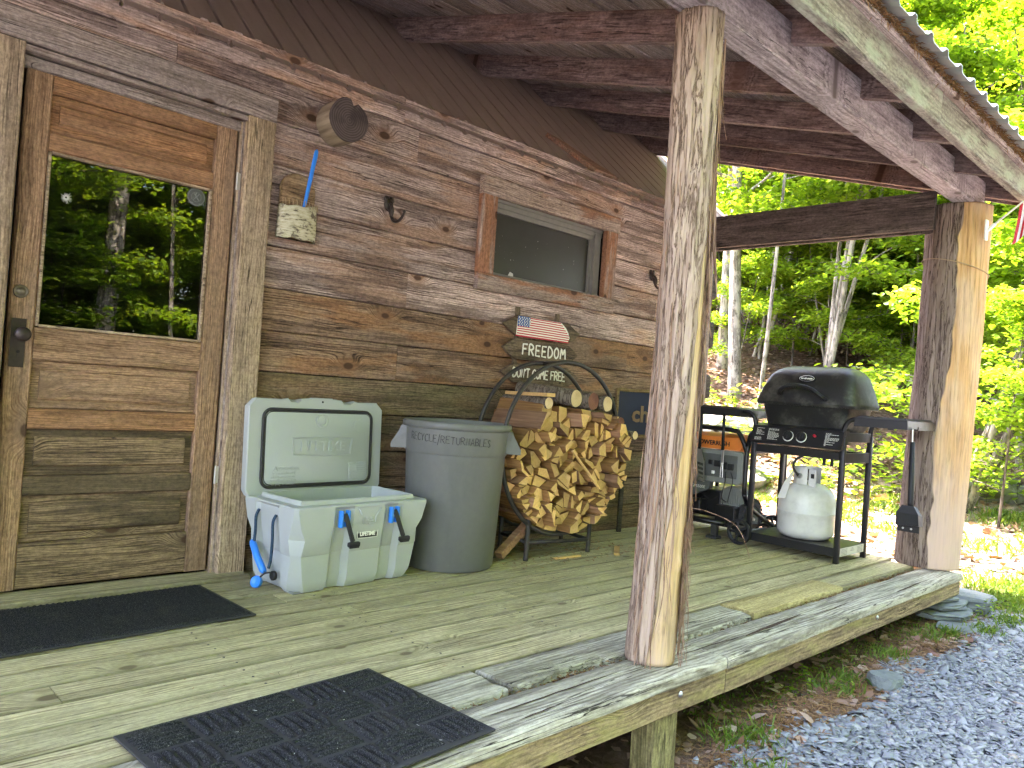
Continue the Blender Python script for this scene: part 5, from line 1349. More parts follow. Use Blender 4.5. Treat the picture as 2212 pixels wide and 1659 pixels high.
for i, (x, z) in enumerate(sites):
    poly = [(RI * math.cos(a), RI * math.sin(a)) for a in [2 * math.pi * k / 40 for k in range(40)]]
    poly = clip(poly, 0.1, 1.0, 0.215 + 0.03 * math.sin(i * 2.3)); poly = clip(poly, -0.8, 0.6, 0.33)
    for j, (a, c) in enumerate(sites):
        if j == i: continue
        nx, nz = a - x, c - z
        if nx * nx + nz * nz > 0.1: continue
        poly = clip(poly, nx, nz, (a * a + c * c - x * x - z * z) / 2)
        if len(poly) < 3: break
    if len(poly) < 3: continue
    if rf.random() < 0.8:
        cx = sum(p[0] for p in poly) / len(poly); cz = sum(p[1] for p in poly) / len(poly); an = rf.uniform(0, math.pi)
        na, nb = math.cos(an), math.sin(an); cc = na * cx + nb * cz + rf.uniform(-.008, .008)
        for q in (clip(poly, na, nb, cc), clip(poly, -na, -nb, -cc)):
            if len(q) >= 3: cells.append(q)
    else: cells.append(poly)
GL = 'pale split firewood piece stacked inside the round rack'
for q in cells:
    cx = sum(p[0] for p in q) / len(q); cz = sum(p[1] for p in q) / len(q)
    ar = abs(sum(q[i][0] * q[(i + 1) % len(q)][1] - q[(i + 1) % len(q)][0] * q[i][1] for i in range(len(q)))) / 2
    if ar < 0.0003: continue
    # thin out near-duplicate corners
    qq = [q[0]]
    for p in q[1:]:
        if math.hypot(p[0] - qq[-1][0], p[1] - qq[-1][1]) > 0.008: qq.append(p)
    if len(qq) < 3: continue
    s = 0.90
    yf = YFR - rf.uniform(-0.02, 0.10) - (0.05 if cx > .2 else 0); yb = yf + rf.uniform(0.36, 0.42); yb = min(yb, -0.03)
    tilt = rf.uniform(-.05, .05), rf.uniform(-.03, .03)
    L = []
    for t_ in (0, 0.03, 0.5, 0.97, 1):
        yy = yf + (yb - yf) * t_; ks = s * (0.955 if t_ in (0, 1) else 1)
        L.append([((p[0] - cx) * ks + tilt[0] * (t_ - .1) * .5 + rf.uniform(-.0025, .0025), yy - (yf + yb) / 2 + (rf.uniform(-.009, .009) if t_ in (0, 1) else 0), (p[1] - cz) * ks + tilt[1] * (t_ - .1) * .5 + rf.uniform(-.0025, .0025)) for p in qq])
    b = B(); b.loft(L); n_ = len(qq)
    old = rf.random() < 0.14
    o = b.out('firewood', ['split_old' if old else 'split_side', 'split_end'], None, mat4=Matrix.Translation((RC.x + cx, (yf + yb) / 2, RC.z + cz)))
    k = len(o.data.polygons)
    for pi, p in enumerate(o.data.polygons):
        if abs(p.normal.y) > 0.6: p.material_index = 1
    siz = 'thin' if ar < .0012 else ('medium' if ar < .0024 else 'thick')
    shp = {3: 'triangular', 4: 'four-sided', 5: 'five-sided'}.get(n_, 'many-sided')
    lev = 'bottom' if cz < -.30 else ('lower middle' if cz < -.10 else ('upper middle' if cz < .08 else 'top'))
    sde = 'on the bin side' if cx < -.16 else ('in the centre' if cx < .16 else 'on the framed-board side')
    tag(o, f"{siz} {shp} {'reddish ' if old else 'pale '}split firewood, {lev} of the stack {sde}", 'firewood', 'split firewood in the rack')
# ---- round logs on top of the pile
def round_log(x, z, r, y0, y1, label, end='round_end', dx=0.0, dz=0.0):
    b = B(); n = 18; L = []
    for t_ in (0, 0.012, 0.33, 0.66, 1):
        L.append([((dx * t_) + r * (0.97 if t_ == 0 else 1) * math.cos(a) * (1 + .06 * math.sin(2 * a + r * 90) + .03 * rf.uniform(-1, 1)), (y1 - y0) * (t_ - .5), dz * t_ + r * (0.97 if t_ == 0 else 1) * math.sin(a) * (1 + .05 * math.cos(3 * a) + .03 * rf.uniform(-1, 1))) for a in [2 * math.pi * k / n for k in range(n)]])
    b.loft(L); o = b.out('firewood_log', ['bark_log', end], None, auto=50, mat4=Matrix.Translation((x, (y0 + y1) / 2, z)))
    for p in o.data.polygons:
        if len(p.vertices) > 6: p.material_index = 1
    tag(o, label, 'log', 'round logs on the firewood pile'); return o
round_log(2.005, 0.905, 0.052, -0.47, -0.06, 'thick dark-barked log with a dark red cut end, on top of the woodpile', 'round_end_red', -0.10, 0.035)
round_log(1.895, 0.915, 0.052, -0.43, -0.06, 'thick dark-barked log lying behind the red-ended log on the woodpile', 'round_end', -0.10, 0.03)
round_log(2.115, 0.895, 0.046, -0.49, -0.10, 'pale-ended log beside the red-ended log on the woodpile', 'round_end', -0.05, 0.01)
round_log(1.615, 0.880, 0.033, -0.475, -0.10, 'thin grey log with a round pale end on the bin side of the woodpile', 'round_end', 0.02, 0.0)
round_log(2.245, 0.790, 0.030, -0.50, -0.12, 'short rough log with small red end near the framed board', 'round_end_red', -0.06, 0.0)
round_log(2.315, 0.715, 0.026, -0.56, -0.20, 'slim smooth log with pale round end jutting from the side of the woodpile', 'round_end', -0.03, 0.0)
def sliver(p0, p1, w_, h_, label, mat='split_end', name='kindling'):
    o = beam(name, p0, p1, w_, h_, (0, 0, 1), mat, None, bev=0.002); tag(o, label, 'kindling'); return o
sliver((1.60, -0.50, 0.925), (1.66, -0.10, 0.922), 0.06, 0.02, 'flat split slab lying on the thin grey log')
sliver((1.76, -0.545, 0.62), (2.00, -0.560, 0.40), 0.016, 0.012, 'long thin splinter slanting across the split wood ends')
sliver((1.40, -0.38, 0.03), (1.77, -0.34, 0.27), 0.05, 0.04, 'reddish board propped slantwise between bin and rack leg', 'split_old')
sliver((1.72, -0.50, 0.006), (1.92, -0.52, 0.006), 0.02, 0.010, 'small wood splinter lying on the floor in front of the rack')
sliver((2.16, -0.60, 0.008), (2.34, -0.46, 0.010), 0.035, 0.014, 'flat wood chip on the floor under the far side of the rack')
n = 520
pts = np.stack([rng.uniform(1.35, 2.5, n), rng.uniform(-0.62, -0.05, n), np.full(n, 0.004)], 1)
scatter_blades('wood_debris', pts, np.stack([rng.normal(size=n), rng.normal(size=n), 0.12 * rng.normal(size=n)], 1), 'needle', (rng.uniform(.008, .035, n), rng.uniform(.004, .012, n)), None, 0.0, True)

# ================================================================== framed board behind the near post
fb = thing('framed_board', 'dark navy board in a thin wooden frame with gold letters, leaning behind the woodpile', 'sign', (3.1, -0.12, 0))
a_, b_ = Vector((2.735, -0.07, 0.0)), Vector((3.44, -0.30, 0.0))
FM = frame((a_ + b_) / 2 + Vector((0, 0, 0.0)), b_ - a_, (b_ - a_).cross(Vector((0, 0, 1)))) 
W2 = (b_ - a_).length
FM = Matrix.Translation(FM.translation) @ FM.to_3x3().to_4x4() 
# local: X along the board, Z outward (towards the porch), Y vertical axis (sign handled below)
ysgn = 1 if (FM.to_3x3() @ Vector((0, 1, 0))).z > 0 else -1
bx = B(); bx.box((0, ysgn * 0.84, -0.01), (W2, 0.32, 0.012)); bx.out('panel', 'signnavy', fb, mat4=FM)
bx = B()
for s in (-1, 1): bx.box((s * (W2 / 2), ysgn * 0.84, 0), (0.018, 0.34, 0.026), .003)
for yy in (0.68, 1.0): bx.box((0, ysgn * yy, 0), (W2, 0.022, 0.024), .003)
bx.out('frame', 'frame_gold', fb, mat4=FM)
for s in (-1, 1):
    lg_ = B(); lg_.box((s * (W2 / 2 - .1), ysgn * 0.335, -.02), (0.03, 0.67, 0.02)); lg_.out('leg', 'logend_dark', fb, mat4=FM)
text('lettering', 'ch', 0.16, FM @ Matrix.Translation((-W2 / 2 + 0.205, ysgn * 0.83, 0.002)) @ (Matrix.Identity(4) if ysgn > 0 else Matrix.Rotation(math.pi, 4, 'X')), 'gold', fb, 0.002, 0.004)

# ================================================================== generator
ge = thing('generator', 'portable generator with orange tank, grey control panel and black tube frame', 'generator', (3.6, -0.45, 0))
GX = 3.33
b = B()
for yy in (-0.205, -0.755):
    for s in (0,):
        L = [(GX, yy, 0.13 if yy > -.5 else 0.34), (GX, yy, 0.60), (GX + .02, yy - 0 * .01, 0.69), (GX + .09, yy * 0.97 - .0, 0.755), (GX + .22, yy * .97, 0.77), (GX + .42, yy * .97, 0.77), (GX + .53, yy, 0.72), (GX + .56, yy, 0.62), (GX + .56, yy, 0.13), (GX + .46, yy, 0.09), (GX + .1, yy, 0.09 if yy > -.5 else 0.24)]
        b.tube(crom(L + [L[0]], 4), 0.0165, 10)
L = [(GX, -0.205, 0.63), (GX + .01, -0.27, 0.745), (GX + .01, -0.34, 0.772), (GX + .01, -0.62, 0.772), (GX + .01, -0.69, 0.745), (GX, -0.755, 0.63)]
b.tube(crom(L, 5), 0.0165, 10); b.tube([(GX + .56, -0.205, 0.66), (GX + .56, -0.755, 0.66)], 0.0165, 10)
b.tube([(GX, -0.205, 0.115), (GX, -0.62, 0.115)], 0.017, 10); b.tube([(GX + .56, -0.205, 0.13), (GX + .56, -0.755, 0.13)], 0.017, 10)
b.out('tube_frame', 'black', ge, True)
for yy in (-0.30, -0.54):
    b = B(); b.box((GX + .01, yy, 0.055), (0.03, 0.05, 0.10), .004); b.box((GX, yy, 0.010), (0.075, 0.085, 0.02), .006); b.out('foot', 'rubber', ge)
b = B(); b.loft([rr(-0.71, -0.245, 0.60, 0.735, 0.03, GX + .06)] and [[(GX + .03, y_, z_) for (y_, _, z_) in rr(-0.70, -0.25, 0.63, 0.715, 0.035, 0)], [(GX + .07, y_, z_) for (y_, _, z_) in rr(-0.715, -0.235, 0.62, 0.735, 0.04, 0)], [(GX + .46, y_, z_) for (y_, _, z_) in rr(-0.715, -0.235, 0.62, 0.735, 0.04, 0)], [(GX + .50, y_, z_) for (y_, _, z_) in rr(-0.70, -0.25, 0.63, 0.715, 0.035, 0)]])
ft = b.out('fuel_tank', 'orange', ge, auto=40)
FXR = Matrix.Rotation(R_(-90), 4, 'Z') @ Matrix.Rotation(R_(90), 4, 'X')     # text that faces -X
text('tank_lettering', 'POWERRUSH', 0.045, Matrix.Translation((GX + .0285, -0.47, 0.668)) @ FXR, 'blackmatte', ft, 0.001, 0.001, 1.0)
b = B(); b.loft([[(GX + .035, y_, z_) for (y_, _, z_) in rr(-0.735, -0.225, 0.395, 0.625, 0.03, 0)], [(GX - .012, y_, z_) for (y_, _, z_) in rr(-0.735, -0.225, 0.395, 0.625, 0.03, 0)], [(GX - .020, y_, z_) for (y_, _, z_) in rr(-0.728, -0.232, 0.402, 0.618, 0.028, 0)]])
pn = b.out('control_panel', 'gengrey2', ge, auto=30)
b = B(); b.box((GX - .020, -0.555, 0.515), (0.012, 0.29, 0.16), .006); b.out('panel_face', 'gengrey', pn)
b = B(); b.loft([[(GX - .03, -0.25, 0.57), (GX - .03, -0.40, 0.585), (GX - .03, -0.42, 0.41), (GX - .03, -0.26, 0.36)], [(GX - .012, -0.23, 0.59), (GX - .012, -0.41, 0.60), (GX - .012, -0.44, 0.39), (GX - .012, -0.23, 0.33)]]); b.out('side_cowl', 'gengrey', pn)
for k, (yy, zz, sz, mt) in enumerate(((-0.495, 0.535, 0.03, 'blackmatte'), (-0.55, 0.53, 0.045, 'blackmatte'), (-0.60, 0.52, 0.05, 'blackmatte'), (-0.655, 0.515, 0.045, 'blackmatte'), (-0.52, 0.465, 0.022, 'paper'))):
    b = B(); b.box((GX - .029, yy, zz), (0.016, sz, sz), .004); b.out('socket', mt, pn)
text('panel_lettering', 'GENERAC', 0.026, Matrix.Translation((GX - .0315, -0.335, 0.475)) @ FXR, 'paper', pn, 0.0006)
b = B(); b.loft([[(GX - .014, -0.235, 0.385), (GX - .014, -0.50, 0.40), (GX - .014, -0.485, 0.34), (GX - .014, -0.36, 0.285), (GX - .014, -0.28, 0.285), (GX - .014, -0.235, 0.31)], [(GX + .03, -0.235, 0.385), (GX + .03, -0.50, 0.40), (GX + .03, -0.485, 0.34), (GX + .03, -0.36, 0.285), (GX + .03, -0.28, 0.285), (GX + .03, -0.235, 0.31)]])
lc = b.out('lower_cowl', 'gengrey', ge)
text('model_lettering', 'GP5500E', 0.03, Matrix.Translation((GX - .0155, -0.40, 0.35)) @ FXR, 'paper', lc, 0.0006)
b = B(); b.lathe([(0.0, 0), (0.07, 0.0), (0.088, 0.02), (0.088, 0.13), (0.07, 0.16), (0, .16)], 24, 0, Matrix.Translation((GX + .10, -0.60, 0.285)) @ Matrix.Rotation(R_(90), 4, 'Y'))
for k in range(9): b.box((GX + .095, -0.60 + (k - 4) * 0.017, 0.285), (0.006, 0.006, 0.13))
b.out('alternator', 'gengrey2', ge, auto=40)
b = B(); b.box((GX + .22, -0.40, 0.23), (0.24, 0.26, 0.20), .02); b.box((GX + .07, -0.60, 0.175), (0.09, 0.15, 0.12), .006); b.box((GX + .05, -0.36, 0.21), (0.10, 0.11, 0.09), .01)
b.lathe([(0.02, 0), (0.02, .05), (.012, .06), (0, .06)], 12, 0, Matrix.Translation((GX + .0, -0.35, 0.24)) @ Matrix.Rotation(R_(-90), 4, 'Y') @ Matrix.Translation((0, 0, -.03))); b.out('engine', 'black', ge)
b = B(); b.tube(crom([(GX - .02, -0.56, 0.30), (GX - .03, -0.52, 0.27), (GX - .02, -0.45, 0.29), (GX, -0.42, 0.24)], 5), .004, 6); b.tube(crom([(GX - .03, -0.62, 0.48), (GX - .05, -0.63, 0.40), (GX - .03, -0.60, 0.30), (GX - .03, -0.64, 0.27)], 5), .004, 6)
b.tube(crom([(GX - .03, -0.66, 0.48), (GX - .05, -0.69, 0.42), (GX - .03, -0.66, 0.33), (GX - .03, -0.65, 0.27)], 5), .003, 6); b.out('cable', 'blackmatte', ge, True)
b = B(); b.box((GX + .26, -0.48, 0.10), (0.50, 0.48, 0.02)); b.out('base_plate', 'black', ge)
def tyre_wheel(parent, name, c, r, wd, tread, rimr, mats):
    Mw = Matrix.Translation(c) @ Matrix.Rotation(R_(90), 4, 'X')
    b = B(); b.lathe([(rimr, -wd * .4), (rimr + .012, -wd / 2), (r * .88, -wd / 2), (r * .98, -wd * .42), (r, -wd * .3), (r, wd * .3), (r * .98, wd * .42), (r * .88, wd / 2), (rimr + .012, wd / 2), (rimr, wd * .4)], 40, 0, None, False)
    if tread:
        for k in range(30):
            a = 2 * math.pi * k / 30
            for s in (-1, 1): b.box((0, 0, 0), (0.012, 0.013, wd * .55), 0, 0, Matrix.Rotation(a + s * .05, 4, 'Z') @ Matrix.Translation((r + .001, 0, s * wd * .24)) @ Matrix.Rotation(R_(s * 22), 4, 'X'))
    w_ = b.out(name, mats[0], parent, auto=40, mat4=Mw)
    b = B(); b.lathe([(0, -wd * .3), (0.02, -wd * .32), (0.022, -wd * .12), (rimr * .8, -wd * .05), (rimr * .96, -wd * .36), (rimr + .004, -wd * .44), (rimr + .004, wd * .44), (rimr * .96, wd * .36), (rimr * .8, wd * .05), (.022, wd * .12), (.02, wd * .38), (0, wd * .4)], 32); b.out('rim', mats[1], w_, auto=40, mat4=Mw)
    return w_
tyre_wheel(ge, 'wheel', (GX + .37, -0.80 + .215, 0.145) if False else (3.55, -0.672, 0.150), 0.138, 0.085, True, 0.082, ('rubber', 'gengrey2'))
tyre_wheel(ge, 'wheel', (3.55, -0.12, 0.150), 0.138, 0.085, True, 0.082, ('rubber', 'gengrey2'))
b = B(); b.tube([(3.55, -0.70, 0.15), (3.55, -0.10, 0.15)], .009, 8); b.lathe([(.012, 0), (.012, .012), (0, .014)], 10, 1, Matrix.Translation((3.55, -0.714, 0.15)) @ Matrix.Rotation(R_(90), 4, 'X')); b.out('axle', ['black', 'steel'], ge)

# ================================================================== grill
gr = thing('gas_grill', 'black gas grill on a wheeled cart with side shelves beside the thick log post', 'grill', (3.53, -1.12, 0))
GF, GB, GL_, GRt = 3.32, 3.74, -0.812, -1.412          # front x, back x, left y, right y
for (x, y) in ((GF, GL_), (GF, GRt), (GB, GL_), (GB, GRt)):
    s = -1 if y == GRt else 1; fw = 0.0
    z0 = 0.0 if y == GRt else 0.05
    b = B(); b.box((x, y, (0.80 + z0) / 2), (0.032, 0.032, 0.80 - z0), .004)
    b.tube(crom([(x, y, 0.78), (x, y, 0.84), (x, y + s * .02, 0.885), (x, y + s * .06, 0.908), (x, y + s * .14, 0.910)], 5), 0.0155, 10)
    b.out('leg', 'black', gr, auto=40)
b = B()
b.box((GF, (GL_ + GRt) / 2, 0.070), (0.026, GL_ - GRt, 0.055), .003); b.box((GB, (GL_ + GRt) / 2, 0.070), (0.026, GL_ - GRt, 0.055), .003)
b.box(((GF + GB) / 2, GRt, 0.070), (GB - GF, 0.026, 0.055), .003); b.box(((GF + GB) / 2, GL_, 0.070), (GB - GF, 0.026, 0.055), .003); b.box(((GF + GB) / 2, (GL_ + GRt) / 2, 0.0905), (GB - GF, GL_ - GRt, 0.012))
bsx = b.out('base_shelf', 'black', gr)
b = B(); b.box((GF + .20, GRt - 0.0145, 0.071), (0.36, 0.003, 0.05)); lb = b.out('safety_label', 'paper', bsx)
b = B()
for k in range(3):
    for q in range(5 if k != 1 else 3): b.box((GF + .08 + k * .12, GRt - 0.0165, 0.088 - q * .0085), (0.085 if k != 1 else .02 + .02 * q, 0.001, 0.0022))
b.out('label_print', 'gengrey', lb)
b = B(); b.box((GF + .21, GRt, 0.66), (0.42, 0.018, 0.065), .003); b.box((GF + .21, GL_, 0.66), (0.42, 0.018, 0.065), .003); b.box((GF + .21, GRt, 0.79), (0.42, 0.018, 0.06), .003); b.box((GB, (GL_ + GRt) / 2, 0.66), (0.018, GL_ - GRt, 0.06), .003); b.box((GF + .01, (GL_ + GRt) / 2, 0.67), (0.018, GL_ - GRt, 0.05), .003)
b.out('cart_rail', 'black', gr)
# control panel
b = B(); b.loft([[(GF - .020, GL_ + .005, 0.825), (GF - .020, GRt - .01, 0.825), (GF + .06, GRt - .01, 0.842), (GF + .06, GL_ + .005, 0.842)], [(GF - .058, GL_ + .005, 0.712), (GF - .058, GRt - .01, 0.712), (GF + .02, GRt - .01, 0.700), (GF + .02, GL_ + .005, 0.700)]])
cp = b.out('control_panel', 'black', gr)
tiltp = math.atan2(0.038, 0.113)
def onpanel(y, z): return Vector((GF - 0.020 - (0.825 - z) * 0.336 - 0.002, y, z))
PM = lambda y, z: Matrix.Translation(onpanel(y, z)) @ FXR @ Matrix.Rotation(-tiltp, 4, 'X')
for y in (-1.068, -1.158):
    b = B(); b.lathe([(0.036, 0), (0.036, .0012), (0.030, .0014), (.030, .0006)], 28); b.out('knob_dial', 'paper', cp, mat4=PM(y, 0.768))
    b = B(); b.lathe([(0.031, 0), (0.031, .012), (.027, .022), (.025, .024), (0, .024)], 24); b.box((0, 0, .026), (.010, .048, .012), .003); b.out('knob', 'blackmatte', cp, auto=40, mat4=PM(y, 0.770))
b = B(); b.lathe([(.009, 0), (.009, .016), (0, .018)], 12); b.out('igniter_button', 'red', cp, auto=40, mat4=PM(-1.245, 0.782))
def print_block(nm, y0, w_, z0, nlines, lh, seed):
    b = B(); r3 = random.Random(seed)
    for k in range(nlines):
        x = -w_ / 2
        while x < w_ / 2 - .004:
            l_ = r3.uniform(.005, .016); l_ = min(l_, w_ / 2 - x); b.box((x + l_ / 2, -k * lh, 0.0004), (l_, lh * .42, .0006)); x += l_ + .003
            if r3.random() < .08: break
    b.out(nm, 'paper', cp, mat4=PM(y0, z0))
print_block('printed_instructions', -0.872, 0.058, 0.806, 7, 0.0072, 1); print_block('printed_instructions', -0.965, 0.078, 0.806, 11, 0.0072, 2); print_block('printed_instructions', -1.355, 0.088, 0.806, 12, 0.0072, 3); print_block('printed_instructions', -0.862, 0.05, 0.744, 3, .0072, 4)
# firebox and lid
def rl(x0, x1, y0, y1, z, r): return [(p[0], p[1], z) for p in [(q[0], q[2], 0) for q in rr(x0, x1, y0, y1, r, 0, 4)]]
b = B(); b.loft([rl(GF + .10, GB - .04, GRt + .07, GL_ - .09, 0.735, .03), rl(GF + .045, GB - .0, GRt + .02, GL_ - .045, 0.845, .04), rl(GF + .015, GB + .02, GRt - .005, GL_ - .02, 0.985, .045), rl(GF + .010, GB + .025, GRt - .01, GL_ - .015, 0.992, .045)])
fb_ = b.out('firebox', 'grill', gr, auto=35)
LB = [(-0.010, .045, 0.972, .05), (-0.018, .052, 0.990, .05), (-0.012, .045, 1.010, .06), (0.020, .015, 1.10, .07), (0.060, -.020, 1.175, .08), (0.105, -.060, 1.212, .09), (0.155, -.105, 1.232, .09), (0.20, -.16, 1.240, .06)]
Lp = []
for (i, e, z, r) in LB:
    Lp.append(rl(GF + i * 0.95 + .005, GB + .035 - max(i, 0) * .35 + (.0 if i > 0 else .01), GRt - .04 + (i + .01) * 0.62, GL_ + .015 - (i + .01) * 0.62, z, min(r, .08)))
b = B(); b.loft(Lp); ld = b.out('lid', 'grill', gr, auto=28)
b = B(); hp = crom([(GF + .002, -0.978, 1.045), (GF - .035, -0.985, 1.062), (GF - .046, -1.03, 1.092), (GF - .04, -1.10, 1.102), (GF - .046, -1.20, 1.082), (GF - .045, -1.265, 1.040), (GF - .002, -1.285, 1.020)], 5)
b.tube(hp, 0.0135, 10, squash=(Vector((0, 0, 1)), 1.0))
for k in range(6): b.tube([(GF - .047, -1.045 - k * .012, 1.083), (GF - .047, -1.045 - k * .012, 1.113)], .0045, 6)
b.out('lid_handle', 'blackmatte', ld, True)
bdg = Matrix.Translation((GF + .043, -1.130, 1.152)) @ FXR @ Matrix.Rotation(R_(-26), 4, 'X')
b = B(); b.lathe([(0.062, -.004), (0.062, .002), (0, .002)], 32, 0, Matrix.Diagonal((1, .44, 1, 1))); bo_ = b.out('badge', 'blackmatte', ld, mat4=bdg)
b = B(); b.tube([(0.049 * math.cos(a), 0.0205 * math.sin(a), .003) for a in [k * math.pi / 18 for k in range(36)]], 0.0018, 5, closed=True); b.out('badge_border', 'steel', bo_, mat4=bdg)
text('badge_lettering', 'broil-mate', 0.0205, bdg @ Matrix.Translation((0, 0, .003)), 'white', bo_, 0.0006, 0.0007, 0.86)
# side shelves
def side_shelf(y0, y1, name):
    b = B(); ya, yb = min(y0, y1), max(y0, y1); xa, xb = GF - .055, GB + .0
    b.loft([[(xa, ya, 0.868), (xa, yb, 0.868), (xb, yb, 0.868), (xb, ya, 0.868)], [(xa + .004, ya + .004, 0.92), (xa + .004, yb - .004, 0.92), (xb - .004, yb - .004, 0.92), (xb - .004, ya + .004, 0.92)], [(xa + .022, ya + .022, 0.934), (xa + .022, yb - .022, 0.934), (xb - .022, yb - .022, 0.934), (xb - .022, ya + .022, 0.934)]])
    return b.out(name, 'black', gr)
shr = side_shelf(-1.49, -1.80, 'side_shelf'); shl = side_shelf(-0.72, -0.395, 'side_shelf')
b = B(); b.box((GF + .05, -1.815, 0.872), (0.06, 0.035, 0.008), .002); b.box((GF + .05, -1.832, 0.880), (0.06, 0.006, 0.02), .002); b.out('tool_hook', 'black', shr)
b = B(); b.box((GF - .032, -1.70, 0.865), (0.02, 0.03, .01)); b.out('tool_hook', 'black', shr)
# wheels on the left legs
for x in (GF - .040, GB + .030):
    Mw = Matrix.Translation((x, GL_ + .050, 0.088)) @ Matrix.Rotation(R_(90), 4, 'Y')
    b = B(); b.lathe([(0.069, -.015), (0.083, -.015), (.0865, -.009), (.0865, .009), (.083, .015), (.069, .015), (.069, -.015)], 36, 0, None, False); wh = b.out('wheel', 'blackmatte', gr, auto=40, mat4=Mw)
    b = B(); b.lathe([(0, -.018), (.020, -.018), (.022, -.012), (.022, .012), (.020, .018), (0, .018)], 18)
    for k in range(5): b.box((0.045, 0, 0), (0.055, 0.016, 0.012), .002, 0, Matrix.Rotation(k * 2 * math.pi / 5 + .3, 4, 'Z'))
    b.out('spokes', 'blackmatte', wh, auto=40, mat4=Mw)
b = B(); b.tube([(GF - .045, GL_ + .05, 0.088), (GB + .035, GL_ + .05, 0.088)], .007, 8); b.box((GF, GL_ + .025, 0.088), (.02, .06, .03), .002); b.box((GB, GL_ + .025, 0.088), (.02, .06, .03), .002); b.out('axle', 'black', gr)
b = B(); b.tube(crom([(GF + .06, -1.16, 0.70), (GF + .05, -1.15, 0.66), (GF + .03, -1.10, 0.62), (GF + .05, -1.075, 0.56), (GF + .12, -1.09, 0.50), (GF + .19, -1.12, 0.50)], 5), .0085, 8); b.out('gas_hose', 'rubber', gr, True)
b = B(); b.box((GF + .10, -1.285, 0.655), (0.08, 0.10, 0.012), .002); b.box((GF + .10, -1.255, 0.625), (0.012, .02, .06), .002); b.box((GF + .10, -1.305, 0.625), (0.012, .02, .06), .002); b.out('tank_bracket', 'black', gr)

# ---- propane tank on the cart shelf
tk = thing('propane_tank', 'white propane cylinder standing on the grill cart shelf', 'gas tank', (3.53, -1.11, 0.097))
TM = Matrix.Translation((3.525, -1.110, 0.097))
b = B(); b.lathe([(0.12, 0.0), (0.130, 0.002), (0.158, 0.012), (0.176, 0.035), (0.182, 0.065), (0.183, 0.165), (0.1855, 0.169), (0.1855, 0.178), (0.1825, 0.182), (0.181, 0.25), (0.170, 0.295), (0.145, 0.330), (0.102, 0.355), (0.05, 0.368), (0.03, 0.370), (0.028, 0.382), (0, 0.382)], 48)
tb = b.out('cylinder', 'tank', tk, auto=40, mat4=TM)
b = B(); arc = [R_(a) for a in range(-20, 215, 10)]
vs = []; fs = []
for a in arc:
    for (r, z) in ((0.095, 0.352), (0.098, 0.470), (0.094, 0.470), (0.091, 0.352)): vs.append((r * math.cos(a), r * math.sin(a), z))
for i in range(len(arc) - 1):
    for k in range(4): fs.append((4 * i + k, 4 * i + (k + 1) % 4, 4 * i + 4 + (k + 1) % 4, 4 * i + 4 + k))
fs += [(0, 1, 2, 3), tuple(4 * (len(arc) - 1) + k for k in (3, 2, 1, 0))]
b.add(vs, fs); b.out('collar', 'tank', tk, mat4=TM @ Matrix.Rotation(R_(-10), 4, 'Z'))
vs_, fs_ = [], []
b = B(); b.box((-.085, -.065, 0.405), (0.012, 0.050, 0.115), .008); b.out('collar_tab', 'tank', tk, mat4=TM)
b = B(); b.box((-.0915, -.068, 0.418), (0.002, 0.022, 0.03), .0); b.out('tab_slot', 'blackmatte', tk, mat4=TM)
b = B(); b.lathe([(0.025, 0.37), (0.022, 0.40), (0.016, 0.405), (0.016, 0.43), (0.034, 0.432), (0.034, 0.452), (0, 0.455)], 16); b.tube([(0, 0, 0.415), (-.05, .0, 0.415)], .018, 12); b.lathe([(.024, 0), (.024, .03), (0, .03)], 14, 0, Matrix.Translation((-.045, 0, .415)) @ Matrix.Rotation(R_(-90), 4, 'Y')); b.out('valve', 'blackmatte', tk, auto=40, mat4=TM)
b = B(); 
tagp = [(-.115, .055, .445), (-.120, .045, .445), (-.190, .062, .26), (-.192, .115, .255), (-.150, .095, .36)]
b.loft([tagp, [(p[0] - .002, p[1] + .001, p[2]) for p in tagp]]); b.out('paper_tag', 'paper', tk, mat4=TM)
b = B(); b.lathe([(0.0, -.02), (.022, -.012), (.026, .004), (.018, .018), (0, .022)], 9, 0, Matrix.Translation((-.085, .018, .41))); b.out('crumpled_wrapper', 'steel', tk, mat4=TM)

# ---- tools hanging from the shelves
def hung(name, label, cat='tool'): return thing(name, label, cat, (GF, -0.5, 0.4), 'barbecue tools hung on the grill')
sp_ = hung('barbecue_spatula', 'barbecue spatula with slotted steel blade hanging from the grill side shelf')
UX = GF - .062
b = B(); b.tube([(UX, -0.424, 0.885), (UX, -0.425, 0.62)], [.010, .012], 10, squash=(Vector((1, 0, 0)), .7)); b.out('handle', 'blackmatte', sp_, True)
b = B(); z0 = 0.625
def holed(y0, y1):  # slotted blade as strips
    pass
b.loft([[(UX - .001, -0.415, 0.63), (UX - .001, -0.438, 0.63), (UX - .001, -0.470, 0.53), (UX - .001, -0.400, 0.545)], [(UX + .001, -0.415, 0.63), (UX + .001, -0.438, 0.63), (UX + .001, -0.470, 0.53), (UX + .001, -0.400, 0.545)]])
for k in range(4):
    zz = 0.545 - k * .032
    b.add([(UX, -0.402 - k * .006, zz), (UX, -0.470 - .002 * k, zz - .012), (UX, -0.471 - .002 * k, zz - .026), (UX, -0.405 - k * .006, zz - .014)], [(0, 1, 2, 3)])
b.add([(UX, -0.424, 0.425), (UX, -0.479, 0.412), (UX, -0.482, 0.392), (UX, -0.430, 0.400)], [(0, 1, 2, 3)])
b.add([(UX, -0.398, 0.55), (UX, -0.410, 0.55), (UX, -0.440, 0.40), (UX, -0.428, 0.40)], [(0, 1, 2, 3)]); b.add([(UX - .0003, -0.460, 0.545), (UX - .0003, -0.472, 0.54), (UX - .0003, -0.484, 0.395), (UX - .0003, -0.472, 0.395)], [(0, 1, 2, 3)])
